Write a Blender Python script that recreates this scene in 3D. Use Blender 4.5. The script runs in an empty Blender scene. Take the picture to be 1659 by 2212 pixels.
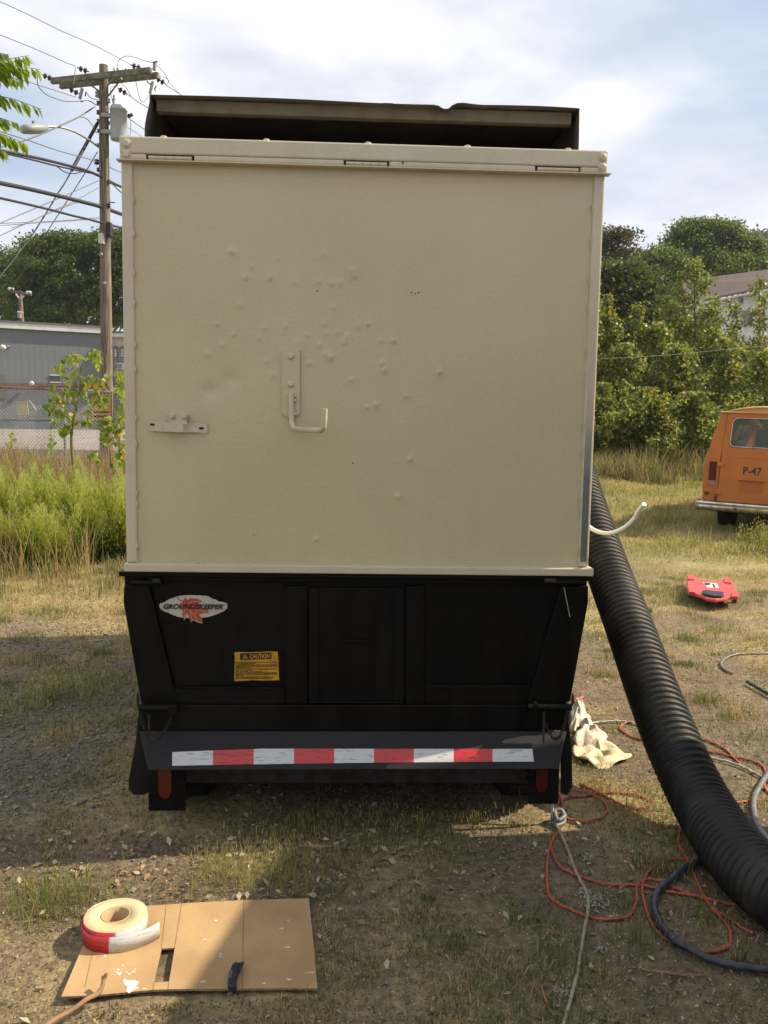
import bpy, math, random
import numpy as np
from mathutils import Vector, Matrix

random.seed(7); rng = np.random.default_rng(11)
sc = bpy.context.scene
COL = sc.collection

# ------------------------------------------------------------------ camera
PITCH, ROLL, FPX, CAMH = math.radians(6.0), math.radians(1.0), 1877.0, 1.6
FWD = Vector((0, math.cos(PITCH), -math.sin(PITCH)))
_u0 = Vector((0, math.sin(PITCH), math.cos(PITCH))); _r0 = Vector((1, 0, 0))
RGT = _r0*math.cos(ROLL) + _u0*math.sin(ROLL)
UPV = -_r0*math.sin(ROLL) + _u0*math.cos(ROLL)
CAM = Vector((0, 0, CAMH))
cd = bpy.data.cameras.new('camera'); cam = bpy.data.objects.new('camera', cd); COL.objects.link(cam)
cd.sensor_fit = 'VERTICAL'; cd.sensor_height = 24.0; cd.lens = 24.0*FPX/2212.0
cd.clip_start = 0.05; cd.clip_end = 3000
cam.matrix_world = Matrix(((RGT.x, UPV.x, -FWD.x, CAM.x), (RGT.y, UPV.y, -FWD.y, CAM.y), (RGT.z, UPV.z, -FWD.z, CAM.z), (0, 0, 0, 1)))
sc.camera = cam

# ------------------------------------------------------------------ world and sun
SUN_EL, SUN_AZ = math.radians(42), math.radians(10)      # azimuth measured from +X towards +Y
SUNV = Vector((math.cos(SUN_EL)*math.cos(SUN_AZ), math.cos(SUN_EL)*math.sin(SUN_AZ), math.sin(SUN_EL)))
w = bpy.data.worlds.new('World'); sc.world = w; w.use_nodes = True
nt = w.node_tree; nt.nodes.clear(); N = nt.nodes.new; L = nt.links.new
out = N('ShaderNodeOutputWorld'); bg = N('ShaderNodeBackground'); sky = N('ShaderNodeTexSky')
sky.sky_type = 'NISHITA'; sky.sun_disc = False; sky.sun_elevation = SUN_EL
sky.sun_rotation = math.radians(90) - SUN_AZ; sky.dust_density = 2.0; sky.air_density = 1.0; sky.ozone_density = 1.0
tc = N('ShaderNodeTexCoord'); mp = N('ShaderNodeMapping'); mp.inputs['Scale'].default_value = (1.0, 1.0, 2.6)
mp.inputs['Location'].default_value = (3.3, 1.5, 0.25)
L(tc.outputs['Generated'], mp.inputs['Vector'])
def wn(scale, det, dist=0.0):
    n = N('ShaderNodeTexNoise'); n.inputs['Scale'].default_value = scale; n.inputs['Detail'].default_value = det
    n.inputs['Roughness'].default_value = 0.5; n.inputs['Distortion'].default_value = dist; L(mp.outputs[0], n.inputs['Vector']); return n
n1 = wn(2.0, 8.0, 0.25); n2 = wn(5.0, 8.0, 0.2)
ramp = N('ShaderNodeValToRGB'); ramp.color_ramp.elements[0].position = 0.35; ramp.color_ramp.elements[1].position = 0.55
L(n1.outputs['Fac'], ramp.inputs['Fac'])
ramp2 = N('ShaderNodeValToRGB'); ramp2.color_ramp.elements[0].position = 0.35; ramp2.color_ramp.elements[1].position = 0.68
ramp2.color_ramp.elements[0].color = (8.6, 9.1, 10.4, 1); ramp2.color_ramp.elements[1].color = (14.0, 13.8, 13.9, 1)
L(n2.outputs['Fac'], ramp2.inputs['Fac'])
mixc = N('ShaderNodeMix'); mixc.data_type = 'RGBA'
blue = N('ShaderNodeMix'); blue.data_type = 'RGBA'; blue.inputs[0].default_value = 0.72      # thin high cloud veil over the blue
blue.inputs[7].default_value = (7.6, 9.2, 11.6, 1)
L(sky.outputs[0], blue.inputs[6])
L(ramp.outputs['Color'], mixc.inputs[0]); L(blue.outputs[2], mixc.inputs[6]); L(ramp2.outputs['Color'], mixc.inputs[7])
L(mixc.outputs[2], bg.inputs['Color']); bg.inputs['Strength'].default_value = 0.057; L(bg.outputs[0], out.inputs[0])
sd = bpy.data.lights.new('sun', 'SUN'); sd.energy = 5.0; sd.angle = math.radians(0.53); sd.color = (1.0, 0.86, 0.66)
sun = bpy.data.objects.new('sun', sd); COL.objects.link(sun)
sun.rotation_euler = SUNV.to_track_quat('Z', 'Y').to_euler(); sun.location = (30, 6, 40)
sc.view_settings.view_transform = 'Standard'; sc.view_settings.look = 'None'
sc.view_settings.exposure = 0.60; sc.view_settings.gamma = 1.0; sc.view_settings.use_curve_mapping = False
sc.cycles.max_bounces = 8; sc.cycles.volume_bounces = 0; sc.cycles.transparent_max_bounces = 8

# ------------------------------------------------------------------ placing helpers (photo measurements -> metres)
def ray(x, y): return FWD*FPX + RGT*(x-829.5) - UPV*(y-1106)
def at(x, y, Y):                       # point seen at (x, y), Y metres ahead
    d = ray(x, y); return CAM + d*(Y/d.y)
def rise(Y): return max(0.0, min(Y, 60.0)-12.0)*0.022
def on_ground(x, y, dz=0.0):
    d = ray(x, y); P = CAM.copy()
    t = -(CAMH-dz)/d.z if d.z < 0 else 1
    P = CAM + d*t
    return Vector((P.x, P.y, hz(P.x, P.y)+dz))
YAW = math.radians(2.4); TN = Vector((-math.sin(YAW), math.cos(YAW), 0)); TT = Vector((math.cos(YAW), math.sin(YAW), 0)); TD = 3.27; UC = 0.05
def tl(x, y, v=0.0):                   # trailer-local point on the plane v metres behind its rear face
    d = ray(x, y); P = d*((TD+v)/d.dot(TN)); return Vector((P.dot(TT)-UC, v, CAMH+P.z))
TRM = Matrix.Translation(TN*TD + TT*UC) @ Matrix.Rotation(YAW, 4, 'Z')

def lattice(seed):
    r = np.random.default_rng(seed); g = r.random((64, 64))
    def f(x, y, s):
        x = np.asarray(x, float)/s; y = np.asarray(y, float)/s
        xi = np.floor(x).astype(int); yi = np.floor(y).astype(int); fx = x-xi; fy = y-yi
        fx = fx*fx*(3-2*fx); fy = fy*fy*(3-2*fy)
        a = g[xi % 64, yi % 64]; b = g[(xi+1) % 64, yi % 64]; c = g[xi % 64, (yi+1) % 64]; d = g[(xi+1) % 64, (yi+1) % 64]
        return (a*(1-fx)+b*fx)*(1-fy) + (c*(1-fx)+d*fx)*fy
    return f
NZ1, NZ2, NZ3, NZ4 = lattice(3), lattice(4), lattice(5), lattice(6)
def fbm(f, x, y, s): return (f(x, y, s)*0.5 + f(x+9.1, y+3.3, s*0.47)*0.3 + f(x+2.2, y+7.7, s*0.21)*0.2)
def hzv(x, y):
    x = np.asarray(x, float); y = np.asarray(y, float)
    base = np.clip(np.minimum(y, 60.0)-12.0, 0, None)*0.022
    near = np.clip((y-8)/20, 0, 1)
    return base + (fbm(NZ1, x, y, 1.3)-0.5)*(0.035+0.10*near) + (fbm(NZ2, x, y, 0.22)-0.5)*0.014
def hz(x, y): return float(hzv(x, y))

# ------------------------------------------------------------------ object helpers
WM = {}
def tag(o, label=None, cat=None, group=None, kind=None):
    if label: o['label'] = label
    if cat: o['category'] = cat
    if group: o['group'] = group
    if kind: o['kind'] = kind
    return o
def thing(name, label, cat, M=None, group=None):
    o = bpy.data.objects.new(name, None); COL.objects.link(o); o.empty_display_size = 0.1
    M = M if M is not None else Matrix.Identity(4)
    if isinstance(M, Vector): M = Matrix.Translation(M)
    o.matrix_world = M; WM[o.name] = M.copy(); tag(o, label, cat, group); return o
def link(name, me, mats, parent=None, loc=None):
    if not isinstance(mats, (list, tuple)): mats = [mats]
    if len(me.materials) == 0:
        for m in mats: me.materials.append(m)
    o = bpy.data.objects.new(name, me); COL.objects.link(o)
    if parent is not None:
        o.parent = parent; WM[o.name] = WM[parent.name].copy()
        if loc is not None: o.matrix_basis = loc; WM[o.name] = WM[parent.name] @ loc
    else:
        if loc is not None: o.matrix_world = loc
        WM[o.name] = (loc.copy() if loc is not None else Matrix.Identity(4))
    return o
def copy_tree(o, M, label=None, group=None):
    c = o.copy(); COL.objects.link(c); c.matrix_world = M; WM[c.name] = M.copy()
    if label: c['label'] = label
    if group: c['group'] = group
    for ch in list(o.children):
        d = ch.copy(); COL.objects.link(d); d.parent = c
        for g in list(ch.children):
            e = g.copy(); COL.objects.link(e); e.parent = d
    return c

class MB:
    def __init__(s): s.v = []; s.f = []; s.m = []; s.sm = []
    def add(s, vs, fs, m=0, smooth=False):
        b = len(s.v); s.v += [tuple(p) for p in vs]
        for f in fs: s.f.append([b+i for i in f]); s.m.append(m); s.sm.append(smooth)
    def box(s, lo, hi, M=None, m=0):
        x0, y0, z0 = lo; x1, y1, z1 = hi
        vs = [Vector(p) for p in ((x0,y0,z0),(x1,y0,z0),(x1,y1,z0),(x0,y1,z0),(x0,y0,z1),(x1,y0,z1),(x1,y1,z1),(x0,y1,z1))]
        if M is not None: vs = [M @ p for p in vs]
        s.add(vs, [(3,2,1,0),(4,5,6,7),(0,1,5,4),(1,2,6,5),(2,3,7,6),(3,0,4,7)], m); return s
    def ext(s, pts, vec, m=0):                      # flat outline pushed along vec
        pts = [Vector(p) for p in pts]; vec = Vector(vec); n = len(pts)
        nn = Vector((0, 0, 0))
        for i in range(n): nn += pts[i].cross(pts[(i+1) % n])
        if nn.dot(vec) > 0: pts = pts[::-1]
        s.add(pts + [p+vec for p in pts], [tuple(range(n)), tuple(range(2*n-1, n-1, -1))] + [((i+1) % n, i, i+n, (i+1) % n+n) for i in range(n)], m); return s
    def tube(s, pts, r, n=8, m=0, cap=True, smooth=True):
        pts = [Vector(p) for p in pts]; k = len(pts)
        rs = r if isinstance(r, (list, tuple)) else [r]*k
        vs = []; ref = None
        for i in range(k):
            t = (pts[min(i+1, k-1)]-pts[max(i-1, 0)]).normalized()
            if ref is None:
                a = Vector((0, 0, 1)) if abs(t.z) < 0.9 else Vector((1, 0, 0)); ref = t.cross(a).normalized()
            ref = (ref - t*ref.dot(t)).normalized(); b = t.cross(ref)
            for j in range(n):
                a = 2*math.pi*j/n; vs.append(pts[i] + (ref*math.cos(a)+b*math.sin(a))*rs[i])
        fs = [(i*n+j, i*n+(j+1) % n, (i+1)*n+(j+1) % n, (i+1)*n+j) for i in range(k-1) for j in range(n)]
        s.add(vs, fs, m, smooth)
        if cap: s.add(vs[:n][::-1], [tuple(range(n))], m); s.add(vs[-n:], [tuple(range(n))], m)
        return s
    def lathe(s, prof, M, n=16, m=0, smooth=True):   # prof: (radius, height) along local z
        vs = [M @ Vector((r*math.cos(2*math.pi*j/n), r*math.sin(2*math.pi*j/n), h)) for r, h in prof for j in range(n)]
        k = len(prof)
        s.add(vs, [(i*n+j, i*n+(j+1) % n, (i+1)*n+(j+1) % n, (i+1)*n+j) for i in range(k-1) for j in range(n)], m, smooth)
        if prof[0] == prof[-1]: return s
        if prof[0][0] > 1e-6: s.add(vs[:n][::-1], [tuple(range(n))], m)
        if prof[-1][0] > 1e-6: s.add(vs[-n:], [tuple(range(n))], m)
        return s
    def grid(s, fn, nu, nv, m=0, smooth=True):
        vs = [fn(i/nu, j/nv) for j in range(nv+1) for i in range(nu+1)]
        s.add(vs, [(j*(nu+1)+i, j*(nu+1)+i+1, (j+1)*(nu+1)+i+1, (j+1)*(nu+1)+i) for j in range(nv) for i in range(nu)], m, smooth); return s
    def mesh(s, name, M=None):
        me = bpy.data.meshes.new(name); vs = s.v
        if M is not None: vs = [tuple(M @ Vector(p)) for p in vs]
        me.from_pydata(vs, [], s.f); me.polygons.foreach_set('material_index', s.m); me.polygons.foreach_set('use_smooth', s.sm); me.update(); return me
    def build(s, name, mats, parent=None, world=False, bevel=0, solid=0):
        if parent is not None:
            me = s.mesh(name, WM[parent.name].inverted() if world else None); o = link(name, me, mats, parent)
        else:
            a = np.array(s.v); c = Vector(((a[:,0].min()+a[:,0].max())/2, (a[:,1].min()+a[:,1].max())/2, a[:,2].min()))
            T = Matrix.Translation(c); me = s.mesh(name, T.inverted()); o = link(name, me, mats, None, T)
        if bevel:
            b = o.modifiers.new('bevel', 'BEVEL'); b.width = bevel; b.segments = 2; b.limit_method = 'ANGLE'; b.angle_limit = math.radians(40)
        if solid:
            b = o.modifiers.new('solid', 'SOLIDIFY'); b.thickness = solid; b.offset = 0
        return o
def frame_at(p, axis):                               # matrix with local z along axis
    q = Vector(axis).to_track_quat('Z', 'Y').to_matrix().to_4x4(); return Matrix.Translation(Vector(p)) @ q
def spline(pts, n=8):
    P = [Vector(p) for p in pts]; P = [P[0]*2-P[1]] + P + [P[-1]*2-P[-2]]; o = []
    for i in range(1, len(P)-2):
        a, b, c, d = P[i-1], P[i], P[i+1], P[i+2]
        for k in range(n):
            t = k/n; o.append(0.5*((2*b)+(c-a)*t+(2*a-5*b+4*c-d)*t*t+(3*b-a-3*c+d)*t*t*t))
    o.append(P[-2]); return o

def mesh_np(name, V, F, cols=None, nper=None, smooth=False):
    """V (n,3), F (m,k) constant k; cols per face-owner colour for vertices (n,3)"""
    me = bpy.data.meshes.new(name); k = F.shape[1]
    me.vertices.add(len(V)); me.vertices.foreach_set('co', V.astype(np.float32).ravel())
    me.loops.add(F.size); me.loops.foreach_set('vertex_index', F.astype(np.int32).ravel())
    me.polygons.add(len(F)); me.polygons.foreach_set('loop_start', (np.arange(len(F))*k).astype(np.int32))
    try: me.polygons.foreach_set('loop_total', np.full(len(F), k, np.int32))
    except Exception: pass
    if smooth: me.polygons.foreach_set('use_smooth', np.ones(len(F), bool))
    me.update(calc_edges=True)
    if cols is not None:
        a = me.attributes.new('tint', 'FLOAT_COLOR', 'POINT')
        c = np.ones((len(V), 4), np.float32); c[:, :3] = cols; a.data.foreach_set('color', c.ravel())
    return me

# ------------------------------------------------------------------ materials
def mat(name, col, rough=0.6, metal=0.0, col2=None, scale=6.0, cmin=0.4, cmax=0.62, bump=0.0, bscale=60.0, detail=5.0, spec=0.5, coat=0.0,
        stretch=None, streak=0.0, trans=0.0, fine=0.0):
    m = bpy.data.materials.new(name); m.use_nodes = True; t = m.node_tree; p = t.nodes['Principled BSDF']
    p.inputs['Roughness'].default_value = rough; p.inputs['Metallic'].default_value = metal
    p.inputs['Specular IOR Level'].default_value = spec; p.inputs['Coat Weight'].default_value = coat
    if trans: p.inputs['Transmission Weight'].default_value = trans
    tcx = t.nodes.new('ShaderNodeTexCoord'); mpp = t.nodes.new('ShaderNodeMapping'); t.links.new(tcx.outputs['Object'], mpp.inputs['Vector'])
    if stretch: mpp.inputs['Scale'].default_value = stretch
    p.inputs['Base Color'].default_value = (*col, 1); src = None
    if col2 is not None:
        n = t.nodes.new('ShaderNodeTexNoise'); n.inputs['Scale'].default_value = scale; n.inputs['Detail'].default_value = detail
        t.links.new(mpp.outputs[0], n.inputs['Vector'])
        r = t.nodes.new('ShaderNodeValToRGB'); r.color_ramp.elements[0].position = cmin; r.color_ramp.elements[1].position = cmax
        r.color_ramp.elements[0].color = (*col, 1); r.color_ramp.elements[1].color = (*col2, 1)
        t.links.new(n.outputs['Fac'], r.inputs['Fac']); src = r.outputs['Color']
        t.links.new(src, p.inputs['Base Color'])
    if fine:
        n = t.nodes.new('ShaderNodeTexNoise'); n.inputs['Scale'].default_value = 90; n.inputs['Detail'].default_value = 4
        t.links.new(mpp.outputs[0], n.inputs['Vector'])
        h = t.nodes.new('ShaderNodeHueSaturation'); mr = t.nodes.new('ShaderNodeMapRange')
        mr.inputs['From Min'].default_value = 0.3; mr.inputs['From Max'].default_value = 0.7
        mr.inputs['To Min'].default_value = 1-fine; mr.inputs['To Max'].default_value = 1+fine
        t.links.new(n.outputs['Fac'], mr.inputs['Value']); t.links.new(mr.outputs[0], h.inputs['Value'])
        if src: t.links.new(src, h.inputs['Color'])
        else: h.inputs['Color'].default_value = (*col, 1)
        t.links.new(h.outputs[0], p.inputs['Base Color'])
    if streak:                                   # faint vertical runs and grime
        m2 = t.nodes.new('ShaderNodeMapping'); m2.inputs['Scale'].default_value = (22, 22, 1.1); t.links.new(tcx.outputs['Object'], m2.inputs['Vector'])
        n = t.nodes.new('ShaderNodeTexNoise'); n.inputs['Scale'].default_value = 1.0; n.inputs['Detail'].default_value = 6; t.links.new(m2.outputs[0], n.inputs['Vector'])
        h = t.nodes.new('ShaderNodeHueSaturation'); mr = t.nodes.new('ShaderNodeMapRange'); mr.inputs['From Min'].default_value = 0.35; mr.inputs['From Max'].default_value = 0.65
        mr.inputs['To Min'].default_value = 1-streak; mr.inputs['To Max'].default_value = 1+streak*0.5; t.links.new(n.outputs['Fac'], mr.inputs['Value'])
        t.links.new(p.inputs['Base Color'].links[0].from_socket, h.inputs['Color']); t.links.new(mr.outputs[0], h.inputs['Value']); t.links.new(h.outputs[0], p.inputs['Base Color'])
        r3 = t.nodes.new('ShaderNodeMapRange'); r3.inputs['From Min'].default_value = 0.3; r3.inputs['From Max'].default_value = 0.7; r3.inputs['To Min'].default_value = rough-0.08; r3.inputs['To Max'].default_value = rough+0.12
        t.links.new(n.outputs['Fac'], r3.inputs['Value']); t.links.new(r3.outputs[0], p.inputs['Roughness'])
    if bump:
        n = t.nodes.new('ShaderNodeTexNoise'); n.inputs['Scale'].default_value = bscale; n.inputs['Detail'].default_value = 4
        t.links.new(mpp.outputs[0], n.inputs['Vector'])
        b = t.nodes.new('ShaderNodeBump'); b.inputs['Strength'].default_value = bump; b.inputs['Distance'].default_value = 0.01
        t.links.new(n.outputs['Fac'], b.inputs['Height']); t.links.new(b.outputs[0], p.inputs['Normal'])
    return m
def leafmat(name, c1=None, c2=None, trans=0.4, rough=0.5, tint=False, c3=None):
    m = bpy.data.materials.new(name); m.use_nodes = True; t = m.node_tree; p = t.nodes['Principled BSDF']; o = t.nodes['Material Output']
    p.inputs['Roughness'].default_value = rough; p.inputs['Specular IOR Level'].default_value = 0.3
    if tint:
        a = t.nodes.new('ShaderNodeAttribute'); a.attribute_name = 'tint'; src = a.outputs['Color']
    else:
        g = t.nodes.new('ShaderNodeNewGeometry'); oi = t.nodes.new('ShaderNodeObjectInfo')
        ad = t.nodes.new('ShaderNodeMath'); ad.operation = 'ADD'; fr = t.nodes.new('ShaderNodeMath'); fr.operation = 'FRACT'
        t.links.new(g.outputs['Random Per Island'], ad.inputs[0]); t.links.new(oi.outputs['Random'], ad.inputs[1]); t.links.new(ad.outputs[0], fr.inputs[0])
        r = t.nodes.new('ShaderNodeValToRGB'); r.color_ramp.elements[0].color = (*c1, 1); r.color_ramp.elements[1].color = (*c2, 1)
        if c3:
            e = r.color_ramp.elements.new(0.90); e.color = (*c2, 1); r.color_ramp.elements[2].color = (*c3, 1); r.color_ramp.elements[2].position = 0.99
        t.links.new(fr.outputs[0], r.inputs['Fac']); src = r.outputs['Color']
    t.links.new(src, p.inputs['Base Color'])
    tr = t.nodes.new('ShaderNodeBsdfTranslucent'); mx = t.nodes.new('ShaderNodeMixShader'); mx.inputs[0].default_value = trans
    h = t.nodes.new('ShaderNodeHueSaturation'); h.inputs['Saturation'].default_value = 1.15; h.inputs['Value'].default_value = 1.5; h.inputs['Hue'].default_value = 0.49
    t.links.new(src, h.inputs['Color']); t.links.new(h.outputs[0], tr.inputs['Color'])
    t.links.new(p.outputs[0], mx.inputs[1]); t.links.new(tr.outputs[0], mx.inputs[2]); t.links.new(mx.outputs[0], o.inputs['Surface'])
    return m

M_cream = mat('cream_paint', (0.530, 0.466, 0.292), 0.36, col2=(0.488, 0.426, 0.262), scale=1.6, cmin=0.35, cmax=0.68, bump=0.14, bscale=55, fine=0.035, streak=0.014)
M_cream_trim = mat('cream_trim_paint', (0.565, 0.505, 0.355), 0.38, col2=(0.52, 0.46, 0.32), scale=5, bump=0.10, bscale=60, fine=0.03)
M_black = mat('black_enamel', (0.0032, 0.0032, 0.0032), 0.42, col2=(0.006, 0.0055, 0.0045), scale=5, bump=0.12, bscale=45, spec=0.14, streak=0.25)
M_blackflat = mat('black_undercoat', (0.005, 0.0045, 0.004), 0.7, col2=(0.012, 0.010, 0.008), scale=12, bump=0.2, bscale=60, spec=0.1)
M_apron = mat('apron_paint', (0.0085, 0.0085, 0.0092), 0.55, spec=0.3, col2=(0.013, 0.0125, 0.0125), scale=9, bump=0.25, bscale=220, fine=0.15)
M_rustblack = mat('rusty_steel', (0.010, 0.009, 0.008), 0.8, col2=(0.035, 0.023, 0.016), scale=20, bump=0.4, bscale=90)
M_olive = mat('bounce_tan', (0.12, 0.100, 0.062), 0.6, col2=(0.09, 0.072, 0.044), scale=14, bump=0.15, bscale=60)  # hood lip tan, with the sun bounce put into the colour
M_hoodsteel = mat('hood_steel', (0.026, 0.021, 0.016), 0.6, col2=(0.055, 0.040, 0.026), scale=9, bump=0.15, bscale=40)
M_steel = mat('bare_steel', (0.28, 0.28, 0.27), 0.38, metal=0.8, col2=(0.18, 0.17, 0.16), scale=30)
M_hole = mat('hole_black', (0.006, 0.006, 0.006), 0.9)
M_rubber = mat('rubber', (0.006, 0.006, 0.006), 0.7, spec=0.25, bump=0.3, bscale=80, col2=(0.013, 0.012, 0.010), scale=8)
M_hose = mat('hose_rubber', (0.009, 0.0088, 0.0085), 0.56, spec=0.35, col2=(0.030, 0.027, 0.022), cmin=0.48, cmax=0.7, scale=7, bump=0.12, bscale=120)
M_redlens = mat('red_lens', (0.075, 0.004, 0.003), 0.3)
def tapemat(name, c, c2):
    m = mat(name, c, 0.30, col2=c2, scale=24, cmin=0.57, cmax=0.66, stretch=(1, 1, 9), coat=0.2)
    t = m.node_tree; p = t.nodes['Principled BSDF']
    v = t.nodes.new('ShaderNodeTexVoronoi'); v.inputs['Scale'].default_value = 260; tcx = t.nodes.new('ShaderNodeTexCoord'); t.links.new(tcx.outputs['Object'], v.inputs['Vector'])
    b = t.nodes.new('ShaderNodeBump'); b.inputs['Strength'].default_value = 0.35; b.inputs['Distance'].default_value = 0.001
    t.links.new(v.outputs['Distance'], b.inputs['Height']); t.links.new(b.outputs[0], p.inputs['Normal']); return m
M_tapew = tapemat('reflective_white', (0.52, 0.52, 0.51), (0.26, 0.26, 0.26)); M_taper = tapemat('reflective_red', (0.48, 0.018, 0.018), (0.16, 0.01, 0.01))
M_decalw = mat('decal_white', (0.52, 0.51, 0.43), 0.4, col2=(0.42, 0.41, 0.33), scale=20)
M_decalred = mat('decal_red', (0.44, 0.055, 0.025), 0.4); M_ink = mat('black_ink', (0.012, 0.011, 0.010), 0.5)
M_decaly = mat('decal_yellow', (0.58, 0.30, 0.012), 0.45, col2=(0.42, 0.21, 0.01), scale=25)
M_card = mat('cardboard_face', (0.43, 0.285, 0.135), 0.8, col2=(0.34, 0.215, 0.10), scale=4, bump=0.10, bscale=14, fine=0.05)
M_cardedge = mat('cardboard_edge', (0.20, 0.13, 0.07), 0.9, col2=(0.32, 0.22, 0.12), scale=120, cmin=0.45, cmax=0.55)
M_paint = mat('paint_drip', (0.62, 0.59, 0.56), 0.6)
M_liner = mat('tape_side', (0.62, 0.53, 0.30), 0.6, col2=(0.54, 0.45, 0.25), scale=6, stretch=(1, 1, 1))
_t = M_liner.node_tree; _w = _t.nodes.new('ShaderNodeTexWave'); _w.wave_type = 'RINGS'; _w.rings_direction = 'Z'; _w.inputs['Scale'].default_value = 90; _w.inputs['Distortion'].default_value = 1.0
_c = _t.nodes.new('ShaderNodeTexCoord'); _t.links.new(_c.outputs['Object'], _w.inputs['Vector']); _b = _t.nodes.new('ShaderNodeBump'); _b.inputs['Strength'].default_value = 0.5; _b.inputs['Distance'].default_value = 0.0015
_t.links.new(_w.outputs['Fac'], _b.inputs['Height']); _t.links.new(_b.outputs[0], _t.nodes['Principled BSDF'].inputs['Normal'])
M_core = mat('paper_core', (0.42, 0.29, 0.15), 0.8)
M_orange = mat('cord_orange', (0.42, 0.085, 0.035), 0.55, col2=(0.32, 0.07, 0.035), scale=14)
M_rope = mat('rope_fibre', (0.42, 0.36, 0.24), 0.9, col2=(0.30, 0.25, 0.17), scale=40, bump=0.8, bscale=300)
M_ropew = mat('rope_white', (0.50, 0.47, 0.40), 0.8, col2=(0.34, 0.32, 0.27), scale=30, bump=0.5, bscale=200)
M_greyhose = mat('grey_hose', (0.11, 0.115, 0.115), 0.5, col2=(0.17, 0.17, 0.16), scale=18)
M_darkhose = mat('dark_hose', (0.020, 0.024, 0.032), 0.45, col2=(0.04, 0.044, 0.054), scale=18)
M_twig = mat('twig', (0.30, 0.17, 0.09), 0.8, col2=(0.20, 0.12, 0.07), scale=20)
M_whitetube = mat('white_tube', (0.80, 0.80, 0.76), 0.35)
M_creeper = mat('creeper_red', (0.62, 0.085, 0.08), 0.42, col2=(0.52, 0.07, 0.065), scale=8)
M_pad = mat('pad_black', (0.02, 0.022, 0.03), 0.5)
M_wood = mat('pole_wood', (0.110, 0.082, 0.060), 0.9, col2=(0.22, 0.180, 0.135), scale=5, stretch=(5, 5, 0.35), bump=0.6, bscale=20, detail=8)
M_woodgrey = mat('arm_wood', (0.20, 0.19, 0.145), 0.9, col2=(0.10, 0.10, 0.065), scale=6, bump=0.5, bscale=30)
M_insul = mat('brown_porcelain', (0.035, 0.014, 0.010), 0.25); M_insulg = mat('grey_porcelain', (0.33, 0.33, 0.32), 0.4)
M_can = mat('transformer_paint', (0.42, 0.46, 0.50), 0.4, col2=(0.36, 0.39, 0.43), scale=3)
M_lampgrey = mat('luminaire_grey', (0.26, 0.29, 0.29), 0.45)
M_wire = mat('wire_black', (0.015, 0.015, 0.017), 0.6); M_wireg = mat('wire_grey', (0.12, 0.12, 0.125), 0.5)
M_galv = mat('galvanised', (0.34, 0.34, 0.33), 0.45, metal=0.5, col2=(0.26, 0.26, 0.25), scale=20)
M_rustrail = mat('rusty_rail', (0.13, 0.065, 0.045), 0.8, col2=(0.20, 0.13, 0.10), scale=2, stretch=(1, 1, 1))
M_sign = mat('sign_yellow', (0.55, 0.29, 0.01), 0.5, col2=(0.42, 0.21, 0.01), scale=8)
M_whitesign = mat('pale_sign', (0.66, 0.56, 0.32), 0.6)
M_siding = mat('grey_siding', (0.165, 0.180, 0.192), 0.75, col2=(0.150, 0.164, 0.176), scale=2.5, fine=0.05)
M_white = mat('white_paint', (0.62, 0.62, 0.60), 0.5, col2=(0.52, 0.52, 0.50), scale=3)
M_creamwall = mat('cream_wall', (0.50, 0.48, 0.40), 0.7, col2=(0.45, 0.43, 0.36), scale=1.5)
M_roofgrey = mat('roof_edge', (0.14, 0.13, 0.12), 0.8); M_brick = mat('plinth_brick', (0.20, 0.10, 0.075), 0.85, col2=(0.14, 0.08, 0.06), scale=6)
M_bluesh = mat('slate_skirt', (0.17, 0.20, 0.25), 0.8, col2=(0.12, 0.14, 0.18), scale=6)
M_glass = mat('window_glass', (0.03, 0.035, 0.04), 0.08, spec=0.8); M_glassgrey = mat('window_glass_grey', (0.14, 0.145, 0.14), 0.15, spec=0.7)
M_brownroof = mat('brown_shingle', (0.090, 0.062, 0.054), 0.85, col2=(0.068, 0.048, 0.042), scale=5, fine=0.1)
M_van = mat('orange_van_paint', (0.50, 0.160, 0.024), 0.50, col2=(0.44, 0.135, 0.024), scale=3.5, bump=0.03, bscale=20, fine=0.04)
M_vanroof = mat('pale_roof_paint', (0.66, 0.38, 0.13), 0.6, col2=(0.58, 0.31, 0.09), scale=4)  # roof in a paler yellow-orange than the body
M_rust = mat('rust', (0.05, 0.022, 0.012), 0.9, col2=(0.09, 0.04, 0.02), scale=40)
M_chrome = mat('chrome', (0.62, 0.62, 0.62), 0.18, metal=1.0, col2=(0.40, 0.38, 0.34), scale=12)
M_vanglass = bpy.data.materials.new('van_glass'); M_vanglass.use_nodes = True
_p = M_vanglass.node_tree.nodes['Principled BSDF']; _p.inputs['Base Color'].default_value = (0.55, 0.62, 0.60, 1); _p.inputs['Roughness'].default_value = 0.03
_p.inputs['Transmission Weight'].default_value = 0.9; _p.inputs['IOR'].default_value = 1.2
M_bark = mat('bark', (0.11, 0.085, 0.06), 0.9, col2=(0.17, 0.14, 0.11), scale=9, bump=0.5, bscale=30)
M_greenstem = mat('green_stem', (0.16, 0.16, 0.06), 0.7, col2=(0.20, 0.13, 0.06), scale=9)
M_grass = leafmat('grass_blade', tint=True, trans=0.35, rough=0.6)
M_litter = leafmat('dead_leaf', tint=True, trans=0.12, rough=0.7)
M_leaf_dark = leafmat('maple_leaf', (0.040, 0.074, 0.016), (0.115, 0.165, 0.038), 0.42)
M_leaf_mid = leafmat('oak_leaf', (0.055, 0.090, 0.024), (0.155, 0.205, 0.055), 0.44)
M_leaf_far = leafmat('hazed_hill_leaf', (0.09, 0.12, 0.09), (0.13, 0.16, 0.12), 0.3)  # greyed, bluish leaf tint carries the distance haze in its colour
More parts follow.
